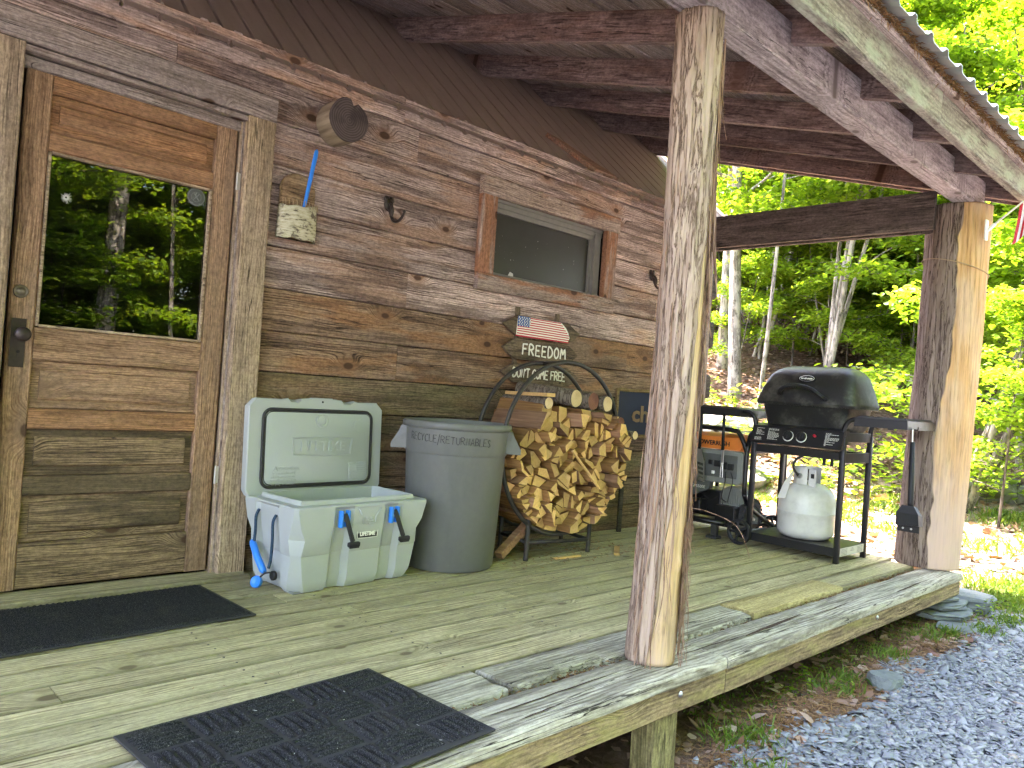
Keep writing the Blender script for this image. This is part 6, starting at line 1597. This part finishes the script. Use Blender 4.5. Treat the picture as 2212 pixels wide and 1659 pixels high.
b.out('blade', 'steel', sp_)
fk = hung('barbecue_fork', 'two-pronged barbecue fork hanging next to the spatula')
b = B(); b.tube([(UX, -0.604, 0.885), (UX, -0.610, 0.63)], [.010, .012], 10, squash=(Vector((1, 0, 0)), .7)); b.out('handle', 'blackmatte', fk, True)
b = B(); b.box((UX, -0.612, 0.585), (.003, .02, .10), .001); b.tube([(UX, -0.606, 0.54), (UX, -0.604, 0.44)], .003, 6); b.tube([(UX, -0.618, 0.54), (UX, -0.622, 0.44)], .003, 6); b.out('prongs', 'steel', fk)
br_ = hung('grill_brush', 'black grill scraper brush hanging from the shelf in front of the thick post')
BXx = GF - .005
b = B(); b.tube([(BXx, -1.815, 0.80), (BXx, -1.825, 0.45), (BXx, -1.827, 0.42)], [.013, .017, .016], 12); b.out('handle', 'blackmatte', br_, True)
b = B(); b.tube([(BXx, -1.812, 0.875), (BXx, -1.814, 0.80)], .005, 8); b.out('hang_loop', 'steel', br_)
b = B(); b.loft([[(BXx - .035, -1.79, 0.43), (BXx - .035, -1.855, 0.43), (BXx + .02, -1.855, 0.42), (BXx + .02, -1.79, 0.42)], [(BXx - .045, -1.765, 0.385), (BXx - .045, -1.885, 0.385), (BXx + .03, -1.885, 0.37), (BXx + .03, -1.765, 0.37)], [(BXx - .042, -1.762, 0.312), (BXx - .042, -1.890, 0.320), (BXx + .03, -1.89, 0.31), (BXx + .03, -1.762, 0.30)]])
hd = b.out('head', 'blackmatte', br_)
b = B(); b.box((BXx - .02, -1.828, 0.296), (0.004, 0.12, 0.04), .001, 0); 
for yy in (-1.80, -1.845): b.lathe([(.006, 0), (.006, .003), (0, .003)], 8, 1, Matrix.Translation((BXx - .022, yy, 0.296)) @ Matrix.Rotation(R_(-90), 4, 'Y'))
b.out('scraper_blade', ['black', 'steel'], hd)

# ================================================================== flag on the corner post
fl = thing('flag', 'small striped flag on a white angled staff fixed to the thick log post', 'flag', (3.93, -1.98, 2.1))
bk0 = on(2139, 505, 1, -1.965); bk0.x = 3.90
b = B(); b.box((bk0.x, -1.972, bk0.z), (0.045, 0.014, 0.13), .006); b.tube([(bk0.x, -1.975, bk0.z - .005), (bk0.x, -2.02, bk0.z + .035)], .012, 10); b.out('bracket', 'white', fl)
q0 = Vector((bk0.x, -2.0, bk0.z + .02)); q1 = Vector((bk0.x + .05, -2.40, bk0.z + .38))
b = B(); b.tube([q0, q1], .006, 8); b.out('staff', 'cream', fl, True)
b = B(); nu, nv = 14, 13; vs = []; fs = []; mi = []
d_ = (q1 - q0).normalized()
for i in range(nu + 1):
    for j in range(nv + 1):
        u, v_ = i / nu, j / nv
        p = q0 + d_ * (0.19 + 0.30 * u) + Vector((0.012 * math.sin(u * 9 + v_ * 3), 0.03 * v_ - .02 * v_ * u, -0.25 * v_)) + Vector((0.018 * math.sin(u * 14), 0, 0)) * v_
        vs.append(p)
for i in range(nu):
    for j in range(nv): a = i * (nv + 1) + j; fs.append((a, a + 1, a + nv + 2, a + nv + 1)); mi.append(2 if (u and i > 8 and j < 6) else (i + 0) % 2)
b.v = [Vector(p) for p in vs]; b.f = fs; b.mi = mi; fo = b.out('cloth', ['red', 'white', 'navy'], fl, True)

# ================================================================== stones, gravel, plants by the deck
def rough_stone(name, c, d, seed, mat, label, cat='stone', rot=0.0, group=None, sub=3, amp=0.25, flat=False):
    bm = bmesh.new(); bmesh.ops.create_icosphere(bm, subdivisions=sub, radius=1.0)
    for v in bm.verts:
        q = v.co.copy()
        if flat: q.z = max(-.6, min(.6, q.z * 1.4)) / .6
        nz_ = mnoise.noise(q * 1.1 + Vector((seed * 3.1, 0, 0))) * amp + mnoise.noise(q * 2.9 + Vector((0, seed, 0))) * amp * .4
        q = q * (1 + nz_)
        v.co = Vector((q.x * d[0], q.y * d[1], q.z * d[2]))
    me = bpy.data.meshes.new(name); bm.to_mesh(me); bm.free(); me.materials.append(MT[mat])
    o = bpy.data.objects.new(name, me); COL.objects.link(o); o.location = c; o.rotation_euler = (random.uniform(-.06, .06), random.uniform(-.06, .06), rot)
    if label: tag(o, label, cat, group)
    return o
def slab(c, d, seed, label, rot=0.0):
    r4 = random.Random(seed); n = 9; P = []
    for k in range(n):
        a = 2 * math.pi * k / n + r4.uniform(-.2, .2); P.append((d[0] * math.cos(a) * r4.uniform(.8, 1.1), d[1] * math.sin(a) * r4.uniform(.8, 1.1)))
    b = B(); L = []
    for zz, k in ((-1, .94), (-.5, 1.0), (0.1, .97), (.6, 1.0), (1, .93)): L.append([(x * k + r4.uniform(-.012, .012), y * k + r4.uniform(-.012, .012), zz * d[2] / 2 + r4.uniform(-.004, .004)) for x, y in P])
    b.loft(L); o = b.out('flat_stone', 'slate', None, mat4=Matrix.Translation(c) @ Matrix.Rotation(rot, 4, 'Z')); tag(o, label, 'stone', 'slate stones propping the deck corner'); return o
slab((3.80, -1.86, -0.155), (0.13, 0.12, 0.035), 1, 'small thick slate block directly under the deck corner')
slab((3.82, -1.87, -0.192), (0.22, 0.16, 0.036), 2, 'flat grey slate slab, second in the stack under the deck corner')
slab((3.78, -1.88, -0.232), (0.26, 0.18, 0.040), 3, 'wide grey slate slab near the bottom of the stack under the deck corner')
slab((4.12, -1.93, -0.210), (0.20, 0.17, 0.10), 4, 'angular dark slate boulder next to the slab stack', .4)
slab((3.62, -2.06, -0.268), (0.25, 0.12, 0.035), 5, 'pale slate slab lying on the soil in front of the stack', -.2)
slab((4.05, -2.14, -0.262), (0.12, 0.07, 0.05), 6, 'small slate piece at the edge of the gravel', .5)
rough_stone('stone', (2.30, -2.10, gz(2.3, -2.1) + .012), (0.10, 0.075, 0.035), 3, 'slate', 'lone pale stone lying in the needles at the gravel edge', flat=True)

# slate chip gravel
def chips(name, n, xr, yr, size):
    xs = rng.uniform(*xr, n); ys_ = rng.uniform(*yr, n)
    edge = np.array([-2.06 - 0.10 * max(0, min(1, (x - 1.0))) + 0.16 * mnoise.noise(Vector((x * 1.7, 0, 5.5))) + (0.35 * max(0, x - 3.4)) * -0.3 for x in xs])
    keep = ys_ < edge + np.abs(rng.normal(size=n)) * 0.05
    xs, ys_ = xs[keep], ys_[keep]; n = len(xs)
    zs = np.array([gz(x, y) for x, y in zip(xs, ys_)]) + rng.uniform(-0.002, 0.010, n)
    s = size * rng.lognormal(0, .38, n); asp = rng.uniform(.45, .9, n); th = s * rng.uniform(.12, .28, n)
    base = np.array([[-1, -.5], [-.2, -1], [.9, -.6], [1, .3], [.3, 1], [-.8, .6]])
    top = np.tile(base, (n, 1, 1)) * (1 + .25 * rng.normal(size=(n, 6, 2))); bot = top * 1.02
    V = np.zeros((n, 12, 3)); V[:, :6, :2] = top; V[:, 6:, :2] = bot
    V[:, :, 0] *= s[:, None]; V[:, :, 1] *= (s * asp)[:, None]; V[:, :6, 2] = th[:, None] / 2; V[:, 6:, 2] = -th[:, None] / 2
    a, bq, cq = rng.uniform(0, 2 * np.pi, n), rng.normal(0, .28, n), rng.normal(0, .28, n)
    y1 = V[:, :, 1] * np.cos(bq)[:, None] - V[:, :, 2] * np.sin(bq)[:, None]; z1 = V[:, :, 1] * np.sin(bq)[:, None] + V[:, :, 2] * np.cos(bq)[:, None]
    x1 = V[:, :, 0] * np.cos(cq)[:, None] + z1 * np.sin(cq)[:, None]; z2 = -V[:, :, 0] * np.sin(cq)[:, None] + z1 * np.cos(cq)[:, None]
    X = x1 * np.cos(a)[:, None] - y1 * np.sin(a)[:, None] + xs[:, None]; Y = x1 * np.sin(a)[:, None] + y1 * np.cos(a)[:, None] + ys_[:, None]
    co_ = np.stack([X, Y, z2 + zs[:, None]], 2).reshape(-1, 3)
    F = []; 
    loops = []; tot = []
    k = np.arange(n)[:, None] * 12
    loops.append(k + np.arange(6)); 
    side = np.concatenate([np.array([[i, i + 6, (i + 1) % 6 + 6, (i + 1) % 6]]) for i in range(6)], 0).ravel()
    allv = np.concatenate([loops[0], k + side], 1).ravel().astype(np.int32)
    tots = np.tile(np.array([6] + [4] * 6, np.int32), n); starts = np.concatenate([[0], np.cumsum(tots)[:-1]]).astype(np.int32)
    me = bpy.data.meshes.new(name); me.vertices.add(n * 12); me.vertices.foreach_set('co', co_.ravel()); me.loops.add(len(allv)); me.polygons.add(n * 7)
    me.loops.foreach_set('vertex_index', allv); me.polygons.foreach_set('loop_start', starts); me.polygons.foreach_set('loop_total', tots)
    me.materials.append(MT['chips']); me.update(calc_edges=True)
    o = bpy.data.objects.new(name, me); COL.objects.link(o); o['kind'] = 'stuff'; return o
chips('gravel', 46000, (0.5, 4.6), (-3.7, -1.95), 0.0125)
chips('gravel', 9000, (4.0, 8.0), (-5.0, -2.4), 0.017)

def gpts(n, fn):
    out = []
    while len(out) < n:
        x, y = fn(); out.append((x, y, gz(x, y)))
    return np.array(out)
# needles and dry leaves along the drip line and under the deck
n = 9000
pts = gpts(n, lambda: (random.uniform(0.3, 3.9), random.gauss(-2.02, 0.09))); pts[:, 2] += rng.uniform(0, .012, n)
scatter_blades('needle_bed', pts, np.stack([rng.normal(size=n), rng.normal(size=n), .1 * rng.normal(size=n)], 1), 'needle', (rng.uniform(.02, .05, n), rng.uniform(.002, .006, n)), None, 0.0, True)
n = 900
pts = gpts(n, lambda: (random.uniform(0.0, 4.3), random.uniform(-2.2, -1.2))); pts[:, 2] += .006
scatter_blades('dry_leaf_bed', pts, np.stack([rng.normal(size=n), rng.normal(size=n), .25 * rng.normal(size=n)], 1), 'litter', (rng.uniform(.03, .09, n), rng.uniform(.02, .05, n)), None, 0.1, True)
# leaf litter over clearing and bank
n = 24000
def bank():
    while True:
        d = random.uniform(6.0, 20.0); s = random.uniform(-7, 9)
        x = -1.52 + .694 * d + .72 * s * .9; y = -3.42 + .72 * d - .694 * s * .9
        if x > 4.4 or y < -2.6: return x, y
pts = gpts(n, bank); pts[:, 2] += rng.uniform(0.002, .03, n)
scatter_blades('leaf_litter', pts, np.stack([rng.normal(size=n), rng.normal(size=n), .3 * rng.normal(size=n)], 1), 'litter', (rng.uniform(.05, .13, n), rng.uniform(.035, .08, n)), None, 0.1, True)
# grass
def grass(name, n, fn, h0, h1, w0=.004, w1=.009):
    p = gpts(n, fn)
    return scatter_blades(name, p, np.stack([.45 * rng.normal(size=n), .45 * rng.normal(size=n), np.ones(n)], 1), 'grass', (rng.uniform(h0, h1, n), rng.uniform(w0, w1, n)), None, 0.25)
grass('grass', 7000, lambda: (random.gauss(4.75, .36), random.gauss(-2.25, .28)), .03, .09, .004, .010)
def tufts(cs, sd):
    def f():
        c = random.choice(cs); return random.gauss(c[0], sd), random.gauss(c[1], sd)
    return f
grass('grass', 1300, tufts([(1.25, -2.02), (1.15, -1.95), (2.05, -1.99), (2.2, -1.95), (2.7, -1.96), (3.2, -2.0), (3.35, -2.05), (3.6, -2.18), (3.9, -2.22), (1.0, -2.18)], .05), .02, .09, .003, .007)
grass('grass', 9000, tufts([(random.uniform(6.2, 10.5), random.uniform(-2.0, 4.5)) for _ in range(40)], .22), .06, .20, .006, .014)
grass('ground_cover', 1600, lambda: (random.uniform(1.2, 3.9), random.uniform(-1.98, -1.70)), .006, .02, .005, .012)

# ================================================================== trees
def leaf_mesh(name, C, size, mat, up=0.75, rs=0):
    g = np.random.default_rng(rs); n = len(C)
    nrm = np.stack([g.normal(size=n) * (1 - up), g.normal(size=n) * (1 - up), np.full(n, 0.6)], 1); nrm /= np.linalg.norm(nrm, axis=1)[:, None]
    a = g.uniform(0, 2 * np.pi, n); d = np.stack([np.cos(a), np.sin(a), -0.25 + .25 * g.normal(size=n)], 1)
    d -= nrm * (d * nrm).sum(1)[:, None]; d /= np.linalg.norm(d, axis=1)[:, None]; s = np.cross(nrm, d)
    L = size * g.uniform(.65, 1.25, n); Wd = L * g.uniform(.26, .40, n); fold = L * g.uniform(.02, .12, n)
    def P(u, v_, w_): return C + d * (L * u)[:, None] + s * (Wd * v_)[:, None] + nrm * (fold * w_)[:, None]
    V = np.stack([P(0, 0, 0), P(.30, -.85, 1), P(.66, -.75, 1), P(1, 0, -.6), P(.66, .75, 1), P(.30, .85, 1)], 1).reshape(-1, 3)
    k = np.arange(n)[:, None] * 6
    li = (k + np.array([0, 1, 2, 3, 0, 3, 4, 5])).ravel().astype(np.int32)
    me = bpy.data.meshes.new(name); me.vertices.add(n * 6); me.vertices.foreach_set('co', V.ravel()); me.loops.add(n * 8); me.polygons.add(n * 2)
    me.loops.foreach_set('vertex_index', li); me.polygons.foreach_set('loop_start', (np.arange(n * 2) * 4).astype(np.int32)); me.polygons.foreach_set('loop_total', np.full(n * 2, 4, np.int32))
    me.materials.append(MT[mat]); me.update(calc_edges=True); return me

def tree_proto(seed, H, r0, cb, spread, nl, per, lsize, bark, leaf, lean=(0, 0), stems=1, spray=0.42, twig=3, upness=0.7):
    """returns (trunk mesh, crown mesh). cb: height where limbs begin"""
    g = random.Random(seed); b = B(); tips = []
    for s in range(stems):
        ph = g.uniform(0, 6.28); pts = []; dx, dy = lean
        if stems > 1: dx += 0.12 * math.cos(s * 2.1 + seed); dy += 0.12 * math.sin(s * 2.1 + seed)
        hh = H * (1 if s == 0 else g.uniform(.7, .95)); N = 9
        bx0, by0 = (0, 0) if stems == 1 else (.12 * math.cos(s * 2.2), .12 * math.sin(s * 2.2))
        for i in range(N + 1):
            t = i / N
            pts.append(Vector((bx0 + dx * hh * t + .10 * math.sin(2.6 * t + ph) * t * hh * .12, by0 + dy * hh * t + .10 * math.cos(3.1 * t + ph) * t * hh * .12, -0.25 + (hh + .25) * t)))
        P = crom(pts, 3); rad = [r0 * (1 if s == 0 else .8) * ((1 - i / (len(P) - 1)) ** .75 * .92 + .05) * (1.35 if i == 0 else 1) for i in range(len(P))]
        b.tube(P, rad, 10)
        for l in range(nl):
            t = cb / H + (1 - cb / H) * (l + g.uniform(0, .8)) / nl; t = min(t, .97)
            i = int(t * (len(P) - 1)); p = P[i]; rr0 = max(.012, rad[i] * .45)
            an = l * 2.4 + g.uniform(-.5, .5) + ph; ln = spread * (1 - .62 * (t - cb / H) / (1 - cb / H + 1e-6)) * g.uniform(.6, 1.15)
            rise = g.uniform(.1, .7)
            q = [p, p + Vector((math.cos(an) * ln * .35, math.sin(an) * ln * .35, ln * rise * .3)), p + Vector((math.cos(an + .12) * ln * .7, math.sin(an + .12) * ln * .7, ln * rise * .45)), p + Vector((math.cos(an) * ln, math.sin(an) * ln, ln * rise * .5))]
            Q = crom(q, 3); b.tube(Q, [rr0 * (1 - .85 * k / (len(Q) - 1)) for k in range(len(Q))], 6)
            for k in range(3, len(Q)):
                for _ in range(twig):
                    a2 = an + g.uniform(-1.3, 1.3); l2 = ln * g.uniform(.12, .38)
                    e = Q[k] + Vector((math.cos(a2) * l2, math.sin(a2) * l2, g.uniform(-.15, .3) * l2))
                    if g.random() < .5: b.tube([Q[k], (Q[k] + e) / 2 + Vector((0, 0, .03)), e], [.010, .007, .003], 4)
                    tips.append(e)
        tips.append(P[-1])
    T = np.array([tuple(t) for t in tips]); gg_ = np.random.default_rng(seed)
    C = np.repeat(T, per, 0); n = len(C)
    rr_ = spray * np.sqrt(gg_.uniform(0, 1, n)); aa = gg_.uniform(0, 2 * np.pi, n)
    C = C + np.stack([rr_ * np.cos(aa), rr_ * np.sin(aa), gg_.normal(0, .06, n) - rr_ * .15], 1)
    tm = meshdata('trunk', b.v, b.f, bark, True)
    return tm, leaf_mesh('crown', C, lsize, leaf, upness, seed)
def place_tree(name, proto, x, y, sc, rz, label, cat, group, tilt=(0, 0)):
    t = thing(name, label, cat, (x, y, gz(x, y)), group); t.scale = (sc, sc, sc); t.rotation_euler = (tilt[0], tilt[1], rz)
    for nm, me in (('trunk', proto[0]), ('crown', proto[1])):
        o = bpy.data.objects.new(nm, me); COL.objects.link(o); o.parent = t
    return t
def ground_at(px, D):
    r = ray(px, 880.0); h = Vector((r.x, r.y, 0)); h = h / (h.dot(Vector((cF.x, cF.y, 0)).normalized()))
    p = CAM_P + h * D; return p.x, p.y
canopy = [tree_proto(11, 13.0, .14, 3.6, 3.4, 15, 24, .125, 'bark_grey', 'leaf', (.03, .02)), tree_proto(12, 11.0, .09, 2.6, 2.9, 14, 24, .12, 'bark_dark', 'leaf', (-.04, .03)), tree_proto(13, 14.0, .18, 4.6, 3.8, 15, 24, .13, 'bark_grey', 'leaf_dark', (.0, -.03))]
young = [tree_proto(21, 5.0, .04, 1.2, 1.5, 13, 22, .095, 'bark_grey', 'leaf', (.10, .02), 2, .32), tree_proto(22, 4.0, .03, 0.9, 1.4, 12, 22, .095, 'bark_dark', 'leaf_beech', (-.08, .06), 1, .32), tree_proto(23, 6.0, .05, 1.9, 1.8, 13, 22, .10, 'bark_grey', 'leaf', (.08, -.06), 3, .34), tree_proto(24, 3.0, .02, 0.6, 1.1, 10, 20, .09, 'bark_dark', 'leaf_beech', (.1, .1), 1, .28)]
seedling = [tree_proto(31, .55, .006, .18, .30, 3, 2, .12, 'bark_dark', 'leaf', (0, 0), 1, .10, 1, .85), tree_proto(32, .35, .005, .14, .22, 3, 1, .11, 'bark_dark', 'leaf_beech', (.05, 0), 1, .08, 1, .85)]

tr = random.Random(99)
# the light grey trunks and the leaning clump that stand out
x, y = ground_at(1585, 14.0); place_tree('tree', canopy[2], x, y, .72, 2.0, 'stout pale grey tree standing just past the cabin corner', 'tree', 'forest trees', (0, R_(3)))
x, y = ground_at(1555, 15.5); place_tree('tree', canopy[0], x, y, .95, 0.6, 'slimmer grey tree next to the stout tree past the cabin corner', 'tree', 'forest trees', (0, R_(3)))
clump = tree_proto(41, 9.0, .062, 3.4, 1.9, 9, 34, .11, 'bark_grey', 'leaf', (.045, -.12), 4, .42)
x, y = ground_at(1765, 13.2); place_tree('tree_clump', clump, x, y, 1.0, 0.0, 'clump of leaning grey stems on the bank behind the grill', 'tree', 'forest trees')
lean2 = tree_proto(42, 7.0, .06, 2.0, 1.9, 10, 28, .10, 'bark_grey', 'leaf_beech', (.10, -.30), 3, .38)
x, y = ground_at(2075, 9.8); place_tree('leaning_tree', lean2, x, y, 1.0, 0.0, 'young tree with several strongly leaning stems beside the thick log post', 'tree', 'forest trees')
lean3 = tree_proto(43, 8.5, .08, 2.6, 2.6, 12, 30, .11, 'bark_grey', 'leaf', (-.12, -.10), 2, .40)
x, y = ground_at(2230, 11.5); place_tree('leaning_tree', lean3, x, y, 1.0, 0.0, 'double-stemmed tree whose bare limbs reach over the porch roof edge', 'tree', 'forest trees')
for k in range(14):
    D = 19 + 20 * (k / 14); px = 1470 + 950 * ((k * 0.618) % 1)
    x, y = ground_at(px, D)
    place_tree('tree', canopy[k % 3], x, y, tr.uniform(.75, 1.1), tr.uniform(0, 6.28), ('tall slim leafy tree with grey trunk in the woods behind the porch', 'leafy tree with dark slender trunk in the woods behind the porch', 'large dark-leaved tree with thick grey trunk in the woods behind the porch')[k % 3], 'tree', 'forest trees', (tr.uniform(-.08, .08), tr.uniform(-.08, .08)))
for k in range(30):
    px = 1490 + 930 * ((k * 0.618 + .3) % 1); D = (17.0 if px < 2090 else 13.5) + 11 * (k / 30)
    x, y = ground_at(px, D)
    place_tree('sapling', young[k % 4], x, y, tr.uniform(.7, 1.15), tr.uniform(0, 6.28), ('two-stemmed green sapling in the undergrowth on the bank', 'bushy yellow-green sapling in the undergrowth on the bank', 'taller three-stemmed sapling in the undergrowth on the bank', 'low yellow-green shrub in the undergrowth on the bank')[k % 4], 'sapling', 'saplings on the bank', (tr.uniform(-.12, .12), tr.uniform(-.12, .12)))
for k in range(44):
    px = 1540 + 500 * ((k * 0.618 + .47) % 1); D = 15.0 + 9 * (k / 44); x, y = ground_at(px, D)
    place_tree('sapling', young[(k * 3) % 4], x, y, tr.uniform(.75, 1.25), tr.uniform(0, 6.28), 'green sapling growing between the grey trunks on the bank', 'sapling', 'saplings between the trunks', (tr.uniform(-.12, .12), tr.uniform(-.12, .12)))
for k in range(12):
    px = 1930 + 170 * ((k * 0.618 + .2) % 1); D = 13.6 + 3.0 * (k / 12); x, y = ground_at(px, D)
    place_tree('sapling', young[(1, 3, 0)[k % 3]], x, y, tr.uniform(.6, 1.0), tr.uniform(0, 6.28), 'bright leafy sapling on the bank between the grill and the thick log post', 'sapling', 'saplings between grill and post')
for (px, D, i, s) in ((2170, 8.6, 1, .62), (2245, 9.4, 3, 1.0), (2300, 8.4, 1, .8), (2150, 10.6, 3, 1.0)):
    x, y = ground_at(px, D); place_tree('sapling', young[i], x, y, s, tr.uniform(0, 6.28), 'beech-like sapling with broad pale leaves beside the thick log post', 'sapling', 'saplings by the corner post')
for k in range(40):
    D = tr.uniform(9.6, 14); px = tr.uniform(1520, 2300); x, y = ground_at(px, D)
    if x < 4.6 and y > -.3: continue
    place_tree('seedling', seedling[k % 2], x, y, tr.uniform(.7, 1.4), tr.uniform(0, 6.28), ('broad-leaved green seedling sprouting from the leaf litter', 'small pale seedling sprouting from the leaf litter')[k % 2], 'seedling', 'seedlings in the leaf litter')
for (x, y, i, s) in ((0.72, -2.03, 1, .24), (1.85, -1.93, 0, .22), (2.06, -2.02, 1, .16), (3.98, -2.16, 0, .26), (3.86, -2.1, 1, .26), (5.9, -1.2, 0, .6)):
    place_tree('seedling', seedling[i], x, y, s, tr.uniform(0, 6.28), 'tiny green seedling growing at the foot of the deck', 'seedling', 'seedlings along the deck')
stem = [tree_proto(51, 7.5, .035, 3.6, 1.2, 8, 20, .10, 'bark_grey', 'leaf', (.06, .05), 1, .35), tree_proto(52, 8.5, .05, 4.2, 1.4, 8, 20, .10, 'bark_dark', 'leaf', (-.08, .04), 2, .35)]
for k in range(22):
    D = 13.0 + 9 * ((k * .37) % 1); px = 1545 + 820 * ((k * 0.618 + .11) % 1); x, y = ground_at(px, D)
    place_tree('thin_tree', stem[k % 2], x, y, tr.uniform(.85, 1.2), tr.uniform(0, 6.28), ('thin bare-stemmed grey tree with a high small crown in the woods', 'pair of thin dark stems with a high small crown in the woods')[k % 2], 'tree', 'thin trees in the woods', (tr.uniform(-.14, .14), tr.uniform(-.14, .14)))
# woods across the drive (seen mirrored in the door glass)
for k in range(39):
    x = -9 + 27 * (k % 13) / 12 + tr.uniform(-1, 1) + (k // 13); y = -10.0 - 4.0 * (k // 13) + tr.uniform(-1.2, 1.2)
    place_tree('tree', canopy[k % 3], x, y, tr.uniform(.75, 1.05), tr.uniform(0, 6.28), ('tall slim tree across the drive, mirrored in the door glass', 'dark-trunked tree across the drive, mirrored in the door glass', 'large tree across the drive, mirrored in the door glass')[k % 3], 'tree', 'trees across the drive', (tr.uniform(-.05, .05), tr.uniform(-.05, .05)))
for k in range(28):
    x = -6 + 20 * k / 27 + tr.uniform(-.6, .6); y = -12.0 + tr.uniform(-1.6, .9)
    place_tree('sapling', young[k % 4], x, y, tr.uniform(.8, 1.2), tr.uniform(0, 6.28), 'leafy sapling across the drive, mirrored in the door glass', 'sapling', 'saplings across the drive')

for k in range(22):
    x = -4 + 15 * k / 21 + tr.uniform(-.4, .4); y = -9.2 + tr.uniform(-1.2, 1.0)
    place_tree('thin_tree', stem[k % 2], x, y, tr.uniform(.9, 1.25), tr.uniform(0, 6.28), ('thin grey stem across the drive, mirrored in the door glass', 'pair of thin dark stems across the drive, mirrored in the door glass')[k % 2], 'tree', 'thin trees across the drive', (tr.uniform(-.08, .08), tr.uniform(-.08, .08)))
for k in range(26):
    x = -4 + 14 * k / 25 + tr.uniform(-.5, .5); y = -10.2 + tr.uniform(-.9, .9)
    place_tree('sapling', young[k % 4], x, y, tr.uniform(.7, 1.1), tr.uniform(0, 6.28), 'small sapling under the thin trees across the drive', 'sapling', 'saplings across the drive')
# boulders on the bank
x, y = ground_at(1568, 12.4); rough_stone('boulder', (x, y, gz(x, y) + .05), (.62, .55, .34), 2, 'boulder', 'mossy grey boulder on the bank past the cabin corner', 'boulder', .5)
x, y = ground_at(1580, 10.9); rough_stone('boulder', (x, y, gz(x, y) - .02), (1.0, .6, .22), 5, 'boulder', 'low flat dark rock ledge at the foot of the bank', 'boulder', .2)
x, y = ground_at(2150, 10.9); rough_stone('boulder', (x, y, gz(x, y) + .02), (.75, .5, .28), 7, 'boulder', 'sunlit grey boulder in the bank right of the thick log post', 'boulder', -.3)

# ================================================================== shed with a green roof beyond the cabin corner
e0_ = on(1583, 472, 1, 6.5)
sh = thing('shed', 'small shed with a green metal roof partly hidden behind the near log post', 'shed', (e0_.x - 1.0, e0_.y + 1.0, gz(e0_.x, e0_.y)))
e0 = on(1583, 472, 1, 6.5)
b = B(); up_ = Vector((0, 0, .05)); back = Vector((0.4, 3.0, 0.0))
e1 = e0 + Vector((-2.6, 0.1, 1.25))
q = [e0, e1, e1 + back, e0 + back]; b.loft([[p for p in q], [p + up_ for p in q]]); b.out('roof', 'greenroof', sh)
b = B(); w0 = e0 + Vector((-.15, .2, -.1)); z0 = gz(w0.x, w0.y) - .2
b.loft([[Vector((w0.x, w0.y, z0)), Vector((w0.x - 2.0, w0.y + .05, z0)), Vector((w0.x - 1.7, w0.y + 1.7, z0)), Vector((w0.x + .3, w0.y + 1.7, z0))], [w0, w0 + Vector((-2.0, .05, .9)), w0 + Vector((-1.7, 1.7, .9)), w0 + Vector((.3, 1.7, -.05))]]); b.out('wall', 'wall_mossy', sh)
